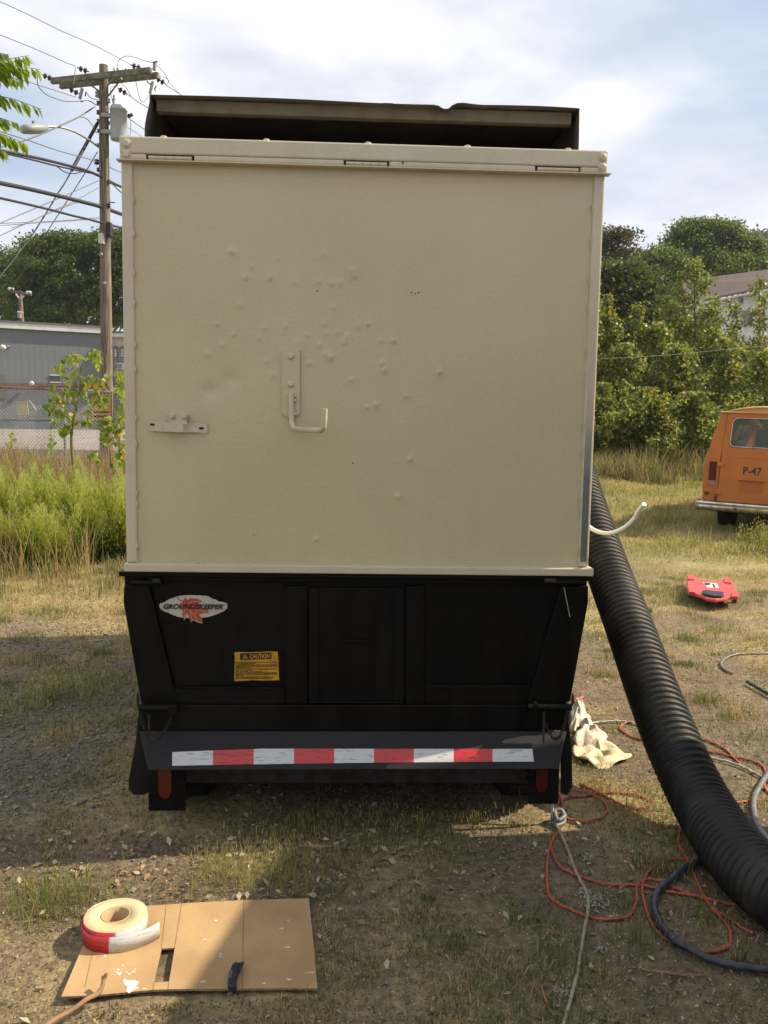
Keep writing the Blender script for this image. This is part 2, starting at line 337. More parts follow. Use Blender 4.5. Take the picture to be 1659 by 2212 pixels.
M_leaf_cot = leafmat('poplar_leaf', (0.060, 0.090, 0.018), (0.245, 0.275, 0.075), 0.46, rough=0.40, c3=(0.34, 0.27, 0.05))
M_leaf_under = leafmat('understory_leaf', (0.036, 0.056, 0.015), (0.100, 0.125, 0.034), 0.38)
M_leaf_sap = leafmat('sapling_leaf', (0.12, 0.18, 0.03), (0.26, 0.31, 0.07), 0.5, rough=0.4, c3=(0.55, 0.36, 0.03))
M_leaf_ail = leafmat('ailanthus_leaflet', (0.11, 0.18, 0.025), (0.19, 0.27, 0.05), 0.5, rough=0.4)
M_leaf_rag = leafmat('ragweed_leaf', tint=True, trans=0.45, rough=0.6)

# ------------------------------------------------------------------ the ground: one sheet to the horizon
def ground_material():
    m = bpy.data.materials.new('dry_soil'); m.use_nodes = True; t = m.node_tree; p = t.nodes['Principled BSDF']; p.inputs['Roughness'].default_value = 0.92
    p.inputs['Specular IOR Level'].default_value = 0.2
    a = t.nodes.new('ShaderNodeAttribute'); a.attribute_name = 'tint'
    g = t.nodes.new('ShaderNodeNewGeometry')
    def nz(s, d=6):
        n = t.nodes.new('ShaderNodeTexNoise'); n.inputs['Scale'].default_value = s; n.inputs['Detail'].default_value = d; t.links.new(g.outputs['Position'], n.inputs['Vector']); return n
    n1 = nz(28); n2 = nz(3.5)
    r = t.nodes.new('ShaderNodeMapRange'); r.inputs['From Min'].default_value = 0.3; r.inputs['From Max'].default_value = 0.7; r.inputs['To Min'].default_value = 0.62; r.inputs['To Max'].default_value = 1.35
    t.links.new(n1.outputs['Fac'], r.inputs['Value'])
    r2 = t.nodes.new('ShaderNodeMapRange'); r2.inputs['From Min'].default_value = 0.3; r2.inputs['From Max'].default_value = 0.7; r2.inputs['To Min'].default_value = 0.8; r2.inputs['To Max'].default_value = 1.15
    t.links.new(n2.outputs['Fac'], r2.inputs['Value'])
    mu = t.nodes.new('ShaderNodeMath'); mu.operation = 'MULTIPLY'; t.links.new(r.outputs[0], mu.inputs[0]); t.links.new(r2.outputs[0], mu.inputs[1])
    h = t.nodes.new('ShaderNodeHueSaturation'); t.links.new(a.outputs['Color'], h.inputs['Color']); t.links.new(mu.outputs[0], h.inputs['Value'])
    t.links.new(h.outputs[0], p.inputs['Base Color'])
    n3 = nz(70, 5); b = t.nodes.new('ShaderNodeBump'); b.inputs['Strength'].default_value = 0.9; b.inputs['Distance'].default_value = 0.012
    t.links.new(n3.outputs['Fac'], b.inputs['Height']); t.links.new(b.outputs[0], p.inputs['Normal']); return m
def axis(parts):
    o = []
    for a, b, s in parts: o += list(np.arange(a, b, s))
    return np.array(o+[parts[-1][1]])
gx = axis([(-900, -200, 100), (-200, -60, 20), (-60, -16, 2.0), (-16, -5, 0.3), (-5, 4, 0.045), (4, 16, 0.3), (16, 60, 2.0), (60, 200, 20), (200, 900, 100)])
gy = axis([(-600, -100, 100), (-100, -10, 10), (-10, 1.2, 0.8), (1.2, 8.5, 0.045), (8.5, 30, 0.3), (30, 80, 2.0), (80, 200, 20), (200, 1800, 200)])
GX, GY = np.meshgrid(gx, gy); GZ = hzv(GX, GY)
def soil_tint(x, y):
    grass = fbm(NZ3, x, y, 0.9)[..., None]; grav = fbm(NZ4, x+3, y, 1.4)[..., None]
    dirt = np.array([0.155, 0.120, 0.076]); straw = np.array([0.300, 0.235, 0.115]); green = np.array([0.20, 0.185, 0.068]); gr = np.array([0.140, 0.124, 0.098])
    c = dirt + (straw-dirt)*np.clip((grass-0.44+0.10*np.clip((y[..., None]-4.5)/2.5, 0, 1))*5, 0, 1)
    c = c + (gr-c)*np.clip((grav-0.5)*6, 0, 1)*np.clip((5.5-y)[..., None]/2, 0, 1)
    c = c*(1+0.16*np.clip((y[..., None]-4.6)/1.5, 0, 1))  # tint brightened further out, putting the sunlit ground's brightness into the soil colour
    c = c + (green-c)*np.clip((y[..., None]-7)/6, 0, 0.75)
    return c
V = np.stack([GX.ravel(), GY.ravel(), GZ.ravel()], 1); nx, ny = len(gx), len(gy)
idx = np.arange(nx*ny).reshape(ny, nx); F = np.stack([idx[:-1, :-1].ravel(), idx[:-1, 1:].ravel(), idx[1:, 1:].ravel(), idx[1:, :-1].ravel()], 1)
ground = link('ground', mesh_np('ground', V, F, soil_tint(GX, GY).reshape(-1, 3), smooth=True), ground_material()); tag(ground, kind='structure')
M_road = mat('old_asphalt', (0.25, 0.225, 0.20), 0.9, col2=(0.20, 0.18, 0.16), scale=1.2, bump=0.3, bscale=40, fine=0.08)
rb = MB()
def road_pt(u, v):
    x = -90 + 150*u; y = 27 + 17*v + (x+15)*0.05; return (x, y, 0.022*(y-12)+0.16)
rb.grid(road_pt, 60, 12); o = rb.build('road', M_road); tag(o, kind='structure')
kb = MB(); kb.grid(lambda u, v: ((-90+150*u), 26.85+0.15*v+(-75+150*u)*0.05, 0.022*(15+(-75+150*u)*0.05)+(0.20 if v < 0.99 else 0.20)), 60, 1)
kb.grid(lambda u, v: ((-90+150*u), 26.85+(-75+150*u)*0.05, 0.022*(15+(-75+150*u)*0.05)+0.20*v-0.05*(1-v)), 60, 1)
o = kb.build('kerb', M_galv and mat('kerb_concrete', (0.36, 0.34, 0.30), 0.9)); tag(o, kind='structure')
# ------------------------------------------------------------------ the box trailer
TR = thing('dump_trailer', 'cream and black dump box trailer with a striped bumper, seen from behind', 'trailer', TRM)
LEN = 3.15
def tbox(b, x0, y0, x1, y1, v0, v1, m=0):        # box whose front face fills the measured rectangle
    a = tl(x0, y1, v0); c = tl(x1, y0, v0); b.box((a.x, v0, a.z), (c.x, v1, c.z), m=m)
def tpoly(b, pts, v0, v1, m=0): b.ext([tl(x, y, v0) for x, y in pts], (0, v1-v0, 0), m)
cl, cr, zb, zt = -0.874, 0.872, 1.045, 2.512      # cream box in trailer coordinates
# cream door sheet with the dents pushed out from inside
bumps = [(497,543,5),(508,545,3),(697,548,2),(760,585,5),(763,597,4),(583,600,4),(688,608,4),(716,612,4),(735,610,3),(795,700,5),(775,705,3),(730,718,3),(850,735,5),(820,737,3),
 (825,785,5),(830,800,5),(876,855,4),(950,803,5),(793,880,4),(811,875,4),(714,772,7),(704,766,4),(668,785,3),(617,705,3),(570,708,3),(505,722,4),(560,730,3),(448,765,3),(480,745,3),(683,1165,6),
 (860,1073,5),(886,992,4),(705,720,2),(690,745,3),(745,740,3),(700,700,3),(640,740,2),(530,600,4),(520,660,3),(578,780,2),(748,728,3),(665,722,2),(760,820,3),(470,700,3),(600,560,2),(545,575,3),(720,665,2),(640,610,2),(455,845,-6),(500,820,-5),(620,830,2),(590,812,3)]
BP = [(tl(x, y), a) for x, y, a in bumps]; bpx = np.array([p.x for p, a in BP]); bpz = np.array([p.z for p, a in BP]); bpa = np.array([a for p, a in BP], float)
random.seed(5); brr = np.array([0.0062+0.0035*random.random() if a > 0 else 0.03 for a in bpa])
nu, nv = 300, 250
xs = np.linspace(cl+0.036, cr-0.034, nu+1); zs = np.linspace(zb-0.005, zt, nv+1); X, Z = np.meshgrid(xs, zs); D = np.zeros_like(X)
for i in range(len(bpx)):
    r2 = ((X-bpx[i])**2+(Z-bpz[i])**2)
    D += bpa[i]*0.00105*np.exp(-r2/(brr[i]**2)) + bpa[i]*0.00018*np.exp(-r2/((brr[i]*3.2)**2))
D += (fbm(NZ1, X+5, Z+5, 0.5)-0.5)*0.006 + 0.0025*np.sin((X-cl)/(cr-cl)*math.pi)*np.sin((Z-zb)/(zt-zb)*math.pi)
Vv = np.stack([X.ravel(), -D.ravel(), Z.ravel()], 1); idx = np.arange((nu+1)*(nv+1)).reshape(nv+1, nu+1)
Fv = np.stack([idx[:-1, :-1].ravel(), idx[:-1, 1:].ravel(), idx[1:, 1:].ravel(), idx[1:, :-1].ravel()], 1)
link('door_panel', mesh_np('door_panel', Vv, Fv, smooth=True), M_cream, TR)
b = MB()   # side walls, roof, floor of the cream box
b.box((cl, 0.012, zb-0.03), (cl+0.03, LEN, zt+0.08)); b.box((cr-0.03, 0.012, zb-0.03), (cr, LEN, zt+0.08)); b.box((cl+0.031, 0.6, zt+0.03), (cr-0.031, LEN, zt+0.075)); b.box((cl+0.031, LEN-0.03, zb), (cr-0.031, LEN, zt+0.029))
b.build('box_shell', M_cream, TR, bevel=0.004)
M_over = mat('overspray_steel', (0.5, 0.44, 0.3), 0.36, bump=0.10, bscale=60); _t = M_over.node_tree; _tc = _t.nodes.new('ShaderNodeTexCoord'); _sx = _t.nodes.new('ShaderNodeSeparateXYZ'); _t.links.new(_tc.outputs['Object'], _sx.inputs[0])
_nz = _t.nodes.new('ShaderNodeTexNoise'); _nz.inputs['Scale'].default_value = 6; _t.links.new(_tc.outputs['Object'], _nz.inputs['Vector']); _ad = _t.nodes.new('ShaderNodeMath'); _ad.operation = 'MULTIPLY_ADD'; _ad.inputs[1].default_value = 0.25
_t.links.new(_nz.outputs['Fac'], _ad.inputs[0]); _t.links.new(_sx.outputs['Z'], _ad.inputs[2]); _rp = _t.nodes.new('ShaderNodeValToRGB'); _mr = _t.nodes.new('ShaderNodeMapRange'); _mr.inputs['From Min'].default_value = 1.1; _mr.inputs['From Max'].default_value = 1.9; _t.links.new(_ad.outputs[0], _mr.inputs['Value'])
_t.links.new(_mr.outputs[0], _rp.inputs['Fac']); _e = _rp.color_ramp.elements; _e[0].position = 0.0; _e[0].color = (0.36, 0.32, 0.23, 1); _e[1].position = 1.0; _e[1].color = (0.50, 0.44, 0.30, 1)
for _p0, _c0 in ((0.14, (0.13, 0.135, 0.13, 1)), (0.55, (0.15, 0.15, 0.14, 1)), (0.78, (0.42, 0.37, 0.25, 1))): _q = _e.new(_p0); _q.color = _c0
_t.links.new(_rp.outputs[0], _t.nodes['Principled BSDF'].inputs['Base Color'])
for s, x0, x1 in ((-1, cl-0.004, cl+0.037), (1, cr-0.036, cr+0.004)):
    b = MB(); b.box((x0, -0.010, zb+0.009), (x1, 0.011, zt-0.0032)); b.build('corner_angle', M_cream_trim, TR, bevel=0.006)
b = MB(); b.ext([(cr-0.030, -0.0115, zb+0.03), (cr-0.006, -0.0115, zb+0.03), (cr-0.006, -0.0115, 2.0), (cr-0.030, -0.0115, 2.0)], (0, 0.001, 0)); b.build('bare_steel_strip', M_over, TR)
b = MB(); a0 = tl(273, 1240, -0.035); a1 = tl(1272, 1222, -0.035)
b.box((cl-0.008, -0.035, zb-0.022), (cr+0.018, 0.03, zb+0.008)); b.build('bottom_rail', M_cream_trim, TR, bevel=0.004)
# header beam with its bolts, slots and hinges
hb = MB(); h0, h1 = zt-0.003, 2.594
def hpt(x, z, y): return (x, y, z)
slots = []
for xa, xb_ in ((315, 418), (743, 841), (1158, 1256)):
    p = tl(xa, 345, -0.035); q = tl(xb_, 345, -0.035); slots.append((p.x, q.x))
xs_ = [cl-0.004] + [t for s_ in slots for t in s_] + [cr+0.006]
hb.box((cl-0.004, -0.030, h0+0.021), (cr+0.006, 0.02, h1-0.004))
for i in range(0, len(xs_), 2): hb.box((xs_[i], -0.030, h0), (xs_[i+1], 0.02, h0+0.0209))
hb.build('header_beam', M_cream_trim, TR, bevel=0.006)
b = MB(); b.box((cl-0.014, -0.037, h0-0.004), (cr+0.018, 0.0, h0)); b.build('drip_edge', M_cream_trim, TR)
b = MB(); b.box((cl-0.004, 0.021, h1-0.012), (cr+0.006, 0.60, h1-0.003)); b.build('header_top', M_cream_trim, TR)
for sa, sb in slots:
    hg = MB(); hg.box((sa+0.001, -0.016, h0), (sb-0.001, 0.019, h0+0.0205)); hob = hg.build('hinge_recess', M_hole, TR)
    n = 5; L_ = (sb-sa-0.014)/n
    for k in range(n):
        kn = MB(); x = sa+0.007+k*L_; kn.tube([(x+0.0006, -0.0245, h0+0.0095), (x+L_-0.0006, -0.0245, h0+0.0095)], 0.0070, 10); kn.build('hinge_knuckle', M_cream_trim, hob)
def bolt(p, axis, r=0.011, name='bolt', mt=None, parent=TR, h=0.008):
    b = MB(); Mx = frame_at(p, axis); b.lathe([(r*1.45, 0), (r*1.45, h*0.25), (r*1.2, h*0.3)], Mx, 16); b.lathe([(r, h*0.3), (r, h*0.9), (r*0.85, h), (0, h*1.0)], Mx, 6, smooth=False); return b.build(name, mt or M_cream_trim, parent)
for x, y in ((273, 310), (273, 333), (1301, 340), (1301, 362)): bolt(tl(x, y, -0.030), (0, -1, 0), 0.0115)
for x in (353, 575, 795, 1010, 1228):
    p = tl(x, 312, 0.0); bolt((p.x, 0.004, h1-0.004), (0, 0, 1), 0.012, h=0.012)
# weld beads along the seams
b = MB()
for y in (432, 505, 590, 655, 745, 800, 905, 960, 1065, 1090, 1180, 1215):
    p = tl(285, y, -0.011); b.tube([(cl+0.0375, -0.008, p.z-0.012), (cl+0.0385, -0.010, p.z), (cl+0.0372, -0.008, p.z+0.012)], [0.002, 0.004, 0.002], 6)
    p = tl(1270, y+18, -0.011); b.tube([(cr-0.0375, -0.008, p.z-0.014), (cr-0.0375, -0.010, p.z+0.016)], 0.0025, 6)
for x in (420, 538, 655, 775, 890, 1010, 1135, 1205):
    p = tl(x, 1222, 0.0); b.tube([(p.x-0.016, -0.012, zb+0.009), (p.x, -0.015, zb+0.010), (p.x+0.014, -0.012, zb+0.009)], [0.002, 0.0045, 0.002], 6)
b.build('weld_beads', M_cream_trim, TR)['kind'] = 'stuff'
for x, y, r in ((685, 629, 0.0028), (889, 632, 0.0028), (897, 634, 0.0018), (904, 632, 0.0028), (762, 1000, 0.0028), (548, 1155, 0.002), (870, 352, 0.004)):
    p = tl(x, y, -0.004 if y > 400 else -0.031); b = MB(); b.lathe([(r, 0), (r*0.8, 0.0012), (0, 0.0014)], frame_at((p.x, p.y-0.003, p.z), (0, -1, 0)), 8); b.build('pinhole', M_hole, TR)
# slotted bracket
br = MB(); c0 = tl(321, 921, -0.03); c1 = tl(446, 924, -0.03); zc = (c0.z+c1.z)/2; wd = c1.x-c0.x
prof = [(0, -0.012), (0.24, -0.014), (0.27, -0.036), (0.60, -0.036), (0.68, -0.013), (1, -0.011)]
for (ua, va), (ub, vb) in zip(prof[:-1], prof[1:]):
    xa, xb2 = c0.x+ua*wd, c0.x+ub*wd; z0 = zc-0.016-0.004*ua
    br.add([(xa, va, z0), (xb2, vb, z0-0.002), (xb2, vb, z0+0.033), (xa, va, z0+0.034), (xa, va+0.003, z0), (xb2, vb+0.003, z0-0.002), (xb2, vb+0.003, z0+0.033), (xa, va+0.003, z0+0.034)],
           [(0, 1, 2, 3), (7, 6, 5, 4), (0, 4, 5, 1), (2, 6, 7, 3), (1, 5, 6, 2), (3, 7, 4, 0)])
t0 = tl(366, 916, -0.03); t1 = tl(404, 895, -0.03)
br.box((t0.x, -0.0355, zc+0.010), (t1.x, -0.033, t1.z-0.002)); br.box((t0.x, -0.0329, t1.z-0.006), (t1.x, -0.0, t1.z-0.002))
brk = br.build('slotted_bracket', M_cream_trim, TR, bevel=0.001)
for x in (373, 399): p = tl(x, 899, -0.036); bolt(p, (0, -1, 0), 0.008, parent=brk, h=0.012)
for x, y in ((329, 917), (435, 925)):
    p = tl(x, y, -0.013); b = MB(); b.ext([(p.x-0.008, -0.0148, p.z-0.004), (p.x+0.008, -0.0148, p.z-0.004), (p.x+0.008, -0.0148, p.z+0.004), (p.x-0.008, -0.0148, p.z+0.004)], (0, 0.0012, 0)); b.build('slot', M_hole, brk, bevel=0.003)
# hook plate and bent-rod hook
hp = MB(); tpoly(hp, [(609, 755), (648, 755), (648, 893), (628, 907), (609, 893)], -0.012, -0.003); hpo = hp.build('hook_plate', M_cream, TR, bevel=0.0015)
for y in (770, 830): bolt(tl(628, y, -0.012), (0, -1, 0), 0.0085, parent=hpo, h=0.011)
P = [tl(629, 848, -0.022), tl(630, 900, -0.023), tl(631, 916, -0.028), tl(637, 925, -0.042), tl(655, 928, -0.09), tl(685, 930, -0.20), tl(696, 927, -0.228), tl(700, 915, -0.236), tl(702, 883, -0.240)]
b = MB(); b.tube(spline(P, 6), 0.0098, 14); b.build('hook', M_cream_trim, TR)
b = MB(); [b.tube([tl(637, y, -0.014), tl(637, y+5, -0.018)], 0.005, 8) for y in (853, 862, 892)]; b.build('hook_weld', M_cream_trim, hpo)['kind'] = 'stuff'
# roof hood: open-fronted sheet metal scoop
HV = 0.22
hl, hr = tl(322, 205, HV), tl(1253, 236, HV); hzt = (hl.z+hr.z)/2; hzb = h1-0.03
def hoodtop(u, d=0):
    x = hl.x+(hr.x-hl.x)*u; z = hl.z+(hr.z-hl.z)*u + 0.006*math.sin(u*3.1*math.pi) - 0.004*math.sin(u*11)
    z -= 0.020*math.exp(-((u-0.685)/0.014)**2) - 0.008*math.exp(-((u-0.72)/0.03)**2)
    return x, z
def hgrid(t): 
    def f(u, v):
        x, z = hoodtop(u); return (x, HV+v*1.05, hzt+(z-hzt)*max(0, 1-v*3)+0.03*v-t)
    return f
b = MB(); b.grid(hgrid(0), 90, 8); b.build('hood_top', M_hoodsteel, TR, solid=0.004)
def hside(xt, s, name):
    b = MB()
    def f(u, v): 
        z = hzb+(hzt+0.002-hzb)*v; return (xt+s*0.020*math.sin(math.pi*min(1, v*1.15))*max(0, 1-u*2), HV+u*1.05, z+0.03*u*v)
    b.grid(f, 10, 10); b.build(name, M_hoodsteel, TR, solid=0.004)
hside(hl.x+0.003, -1, 'hood_side'); hside(hr.x-0.003, 0.1, 'hood_side')
b = MB(); b.box((hl.x+0.01, HV+1.04, hzb), (hr.x-0.01, HV+1.06, hzt+0.02)); b.build('hood_back', M_hoodsteel, TR)
b = MB(); za = tl(800, 229, HV+0.035).z; zb2 = tl(800, 255, HV+0.035).z
b.box((hl.x+0.02, HV+0.035, zb2), (hr.x-0.024, HV+0.041, za)); b.box((hl.x+0.02, HV+0.041, zb2), (hr.x-0.024, HV+0.075, zb2+0.005)); b.build('hood_lip', M_olive, TR, bevel=0.001)
b = MB()
for u in (0.03, 0.27, 0.55, 0.80, 0.985):
    x, z = hoodtop(u); b.tube([(x-0.02, HV+0.03, za+0.006), (x+0.02, HV+0.03, za+0.006)], 0.006, 8)
b.build('hood_weld', M_rustblack, TR)['kind'] = 'stuff'
b = MB(); b.box((hr.x-0.10, HV+0.30, hzb), (hr.x-0.085, HV+0.50, hzt-0.08)); b.box((hr.x-0.16, HV+0.32, hzb), (hr.x-0.145, HV+0.40, hzt-0.16)); b.build('hood_lit_plates', M_cream, TR)  # cream plates stand for the lit patch inside the hood's right end
b = MB(); b.box((hl.x+0.01, 0.601, zt+0.076), (hr.x-0.01, HV+1.04, zt+0.08)); b.build('hood_floor', M_hoodsteel, TR)

# black lower body
lb = MB(); outline = [(263, 1243), (1274, 1247), (1271, 1300), (1231, 1510), (305, 1521), (266, 1300)]
o0 = [tl(x, y, 0.0) for x, y in outline]; lb.ext([Vector((p.x, 0.03, p.z)) for p in o0], (0, LEN-0.03, 0)); lb.build('lower_body', M_black, TR, bevel=0.006)
b = MB(); zl0, zl1 = tl(800, 1252, -0.02).z, zb-0.0225
b.box((o0[0].x-0.006, -0.024, zl1-0.020), (o0[1].x+0.006, 0.029, zl1-0.001)); b.build('top_flange', M_black, TR, bevel=0.004)
b = MB(); b.box((o0[0].x+0.10, -0.012, zl1-0.034), (o0[1].x-0.13, 0.029, zl1-0.0205)); b.build('top_lip', M_black, TR, bevel=0.003)
def frame(pts, name, v0=0.008, v1=0.0295, bev=0.004): b = MB(); tpoly(b, pts, v0, v1); return b.build(name, M_black, TR, bevel=bev)
frame([(268, 1264), (322, 1264), (376, 1488), (400, 1535), (306, 1528), (266, 1300)], 'corner_gusset')
frame([(1271, 1266), (1212, 1266), (1150, 1484), (1140, 1533), (1232, 1516), (1271, 1300)], 'corner_gusset')
frame([(617, 1266), (664, 1266), (664, 1522), (617, 1522)], 'upright')
frame([(877, 1266), (918, 1266), (918, 1522), (877, 1522)], 'upright')
frame([(376, 1489), (616, 1489), (616, 1522), (392, 1522)], 'cross_rail', 0.010)
frame([(919, 1484), (1150, 1484), (1143, 1522), (919, 1522)], 'cross_rail', 0.010)
dr = frame([(668, 1270), (873, 1270), (873, 1516), (668, 1516)], 'tail_door', 0.016)
b = MB(); tpoly(b, [(668, 1272), (688, 1272), (688, 1514), (668, 1514)], 0.009, 0.0158); b.build('door_stile', M_black, dr, bevel=0.002)
b = MB(); tpoly(b, [(853, 1272), (873, 1272), (873, 1514), (853, 1514)], 0.009, 0.0158); b.build('door_stile', M_black, dr, bevel=0.002)
b = MB(); tpoly(b, [(735, 1383), (803, 1384), (803, 1388), (735, 1387)], 0.002, 0.0158); b.build('pull_ledge', M_black, dr, bevel=0.002)
for x, y in ((677, 1290), (677, 1400), (677, 1500)): bolt(tl(x, y, 0.009), (0, -1, 0), 0.007, 'rivet', M_black, dr, 0.005)
for a, c, y in ((330, 612, 1490), (922, 1148, 1486), (668, 872, 1521)):
    b = MB(); p = tl(max(a, 382), y, -0.016); q = tl(c, y, -0.016)
    k = 14; b.tube([(p.x+(q.x-p.x)*i/k, 0.007, p.z+random.uniform(-.001, .001)) for i in range(k+1)], [0.0035+random.uniform(-.001, .0015) for i in range(k+1)], 6); b.build('weld_seam', M_black, TR)
# lower sill, apron and its striped tape
frame([(306, 1523), (1232, 1523), (1226, 1578), (300, 1580)], 'rear_sill', 0.0, 0.10)
AP0 = [tl(300, 1579, -0.004), tl(1224, 1579, -0.004)]; AP1 = [tl(320, 1663, -0.105), tl(1207, 1661, -0.105)]
ab = MB(); nrm = (AP0[1]-AP0[0]).cross(AP1[0]-AP0[0]).normalized()
if nrm.y > 0: nrm = -nrm
ab.ext([AP0[0], AP0[1], AP1[1], AP1[0]], -nrm*0.006); apron = ab.build('bumper_apron', M_apron, TR, bevel=0.002)
def on_apron(x, y, off=0.0):
    d = ray(x, y); R = TRM.inverted().to_3x3(); dl = R @ d; cl_ = TRM.inverted() @ CAM
    t = (AP0[0]+nrm*off-cl_).dot(nrm)/dl.dot(nrm); return cl_+dl*t
tx = [372, 460, 548, 635, 722, 808, 894, 980, 1064, 1150]
def ty(x): 
    u = (x-372)/778; return 1624.5-7.5*min(1, u*4)*(1-0.1*u), 1654-9*u-1.5*math.sin(u*math.pi)
for i in range(9):
    a, c = tx[i], tx[i+1]; (ya, yb), (yc, yd) = ty(a), ty(c)
    b = MB(); xs2 = [a+(c-a)*k/6 for k in range(7)]
    top = [on_apron(x+0.0, ty(x)[0], 0.0015) for x in xs2]; bot = [on_apron(x+(3 if i == 8 and k == 6 else 0), ty(x)[1], 0.0015) for k, x in enumerate(xs2)]
    b.ext(top + bot[::-1], -nrm*0.001); b.build('tape_segment', M_tapew if i % 2 == 0 else M_taper, TR)
b = MB(); b.box((AP1[0].x+0.02, -0.080, AP1[0].z-0.004), (AP1[1].x-0.02, 0.0, AP1[0].z+0.003)); b.build('apron_return', M_apron, TR)
# latch bars, rings, pins, chains
for s, (xa, xb2, ya) in ((-1, (300, 386, 1526)), (1, (1140, 1234, 1525))):
    p = tl(xa, ya+3, -0.03); q = tl(xb2, ya+4, -0.03); b = MB(); b.tube([(p.x, -0.03, p.z), (q.x, -0.03, p.z)], 0.0135, 14)
    lbx = b.build('latch_bar', M_black, TR)
    b = MB(); m_ = (p.x+q.x)/2; b.box((m_-0.012-0.05*s, -0.05, p.z-0.020), (m_-0.06*s+0.012, -0.010, p.z+0.018)); b.build('latch_ear', M_black, TR, bevel=0.003)
    e = p if s < 0 else q; rx = e.x+0.004*s; b = MB(); R_ = 0.014
    b.tube([(rx, -0.03+math.cos(t)*0.006, p.z+0.032+math.sin(t)*0.022) for t in [2*math.pi*k/16 for k in range(17)]], 0.0038, 8); 
    ring = b.build('pull_ring', M_rustblack, TR)
    if s < 0: c0_, c1_, dp = tl(306, 1540, -0.03), tl(372, 1546, -0.03), 0.085
    else: c0_, c1_, dp = tl(1172, 1545, -0.03), tl(1224, 1530, -0.03), 0.085
    nl = 17
    for k in range(nl):
        u = (k+0.5)/nl; x = c0_.x+(c1_.x-c0_.x)*u; z = c0_.z+(c1_.z-c0_.z)*u-dp*4*u*(1-u)*(1.15-0.3*u); y = -0.045-0.05*u*(1-u)*4*0.9
        du = 1/nl; tx_ = (c1_.x-c0_.x); tz_ = (c1_.z-c0_.z)-dp*4*(1-2*u); T_ = Vector((tx_, 0, tz_)).normalized(); S_ = T_.cross(Vector((0, 1, 0))) if k % 2 else Vector((0, 1, 0))
        Ll = 0.5*0.0178; b = MB(); C_ = Vector((x, y, z))
        b.tube([C_+T_*(math.cos(t)*Ll*1.0)+S_*(math.sin(t)*0.0055) for t in [2*math.pi*j/10 for j in range(11)]], 0.0019, 5, cap=False); b.build('chain_link', M_rustblack, TR)
b = MB(); b.tube([tl(322, 1545, -0.05), tl(322, 1612, -0.075)], [0.004, 0.002], 6); b.build('hanging_pin', M_rustblack, TR)
b = MB(); b.tube([tl(1175, 1538, -0.05), tl(1174, 1605, -0.07)], [0.0055, 0.004], 8); b.build('hanging_pin', M_rustblack, TR)
b = MB(); p, q = tl(1218, 1268, -0.02), tl(1231, 1333, -0.045); b.tube([p, q], 0.0022, 6); b.build('safety_pin', M_steel, TR)
for xa, xb2, mt in ((330, 346, M_rustblack), (1176, 1200, M_rustblack)):
    b = MB(); p, q = tl(xa, 1254, -0.026), tl(xb2, 1254, -0.026); b.tube([(p.x, -0.03, p.z), (q.x, -0.03, p.z)], 0.009, 12); b.build('hinge_bolt', mt, TR)
for xa, xb2 in ((285, 350), (1200, 1262)):
    b = MB(); p, q = tl(xa, 1258, -0.02), tl(xb2, 1258, -0.02); b.tube([(p.x, -0.022, p.z), (q.x, -0.022, p.z)], 0.011, 12); b.build('hinge_tube', M_black, TR)
# light plates, lamps, flaps, frame, wheels
for x0, x1, y1_, lx0, lx1, ly1 in ((321, 400, 1752, 341, 371, 1727), (1141, 1209, 1737, 1157, 1186, 1713)):
    p = tl(x0, y1_, -0.045); q = tl(x1, 1655, -0.045); b = MB(); b.box((p.x, -0.045, p.z), (q.x, -0.040, q.z+0.06)); lp = b.build('lamp_plate', M_blackflat, TR, bevel=0.002)
    a = tl(lx0, ly1, -0.058); c = tl(lx1, 1650, -0.058); b = MB(); xm = (a.x+c.x)/2; rw = (c.x-a.x)/2; pts = []
    for k in range(9): t = math.pi+math.pi*k/8; pts.append((xm+rw*math.cos(t), -0.058, a.z+rw*1.3+rw*1.3*math.sin(t)))
    zt_ = c.z-0.02
    for k in range(9): t = math.pi*k/8; pts.append((xm+rw*math.cos(t), -0.058, zt_+rw*math.sin(t)))
    b.ext(pts, (0, 0.012, 0)); b.build('tail_lamp', M_redlens, TR, bevel=0.004)
for pts in ([(300, 1528), (322, 1528), (322, 1712), (310, 1718), (288, 1718), (277, 1706), (277, 1685), (293, 1600)], [(1212, 1560), (1229, 1560), (1236, 1610), (1237, 1700), (1226, 1719), (1212, 1714)]):
    b = MB(); tpoly(b, pts, 0.035, 0.047); b.build('mud_flap', M_rubber, TR, bevel=0.004)
b = MB(); p = tl(402, 1692, 0.1); q = tl(1138, 1640, 0.1); b.box((p.x, 0.10, p.z), (q.x, 0.18, q.z)); b.build('rear_crossmember', M_rustblack, TR, bevel=0.004)
b = MB()
for s in (-1, 1): b.box((s*0.42-0.035, 0.181, 0.30), (s*0.42+0.035, LEN+0.9, 0.42))
for y in (0.9, 1.7, 2.5): b.box((-0.384, y, 0.32), (0.384, y+0.07, 0.40))
b.box((-0.04, LEN+0.1, 0.33), (0.04, LEN+1.5, 0.41)); b.build('chassis', M_rustblack, TR)
b = MB(); b.tube([(-0.8, 0.40, 0.30), (0.8, 0.40, 0.30)], 0.035, 12); b.build('axle', M_rustblack, TR)
b = MB(); b.box((-0.56, 0.22, 0.13), (0.56, 2.9, 0.296)); b.box((-0.56, 0.30, 0.425), (0.56, 2.9, 0.49)); b.build('belly_light_block', M_blackflat, TR, bevel=0.02)  # invented underbody mass, added to block light beneath the trailer
b = MB(); b.tube([(-0.8, 1.18, 0.30), (0.8, 1.18, 0.30)], 0.035, 12); b.build('axle', M_rustblack, TR)
tyre = MB(); RR = 0.315
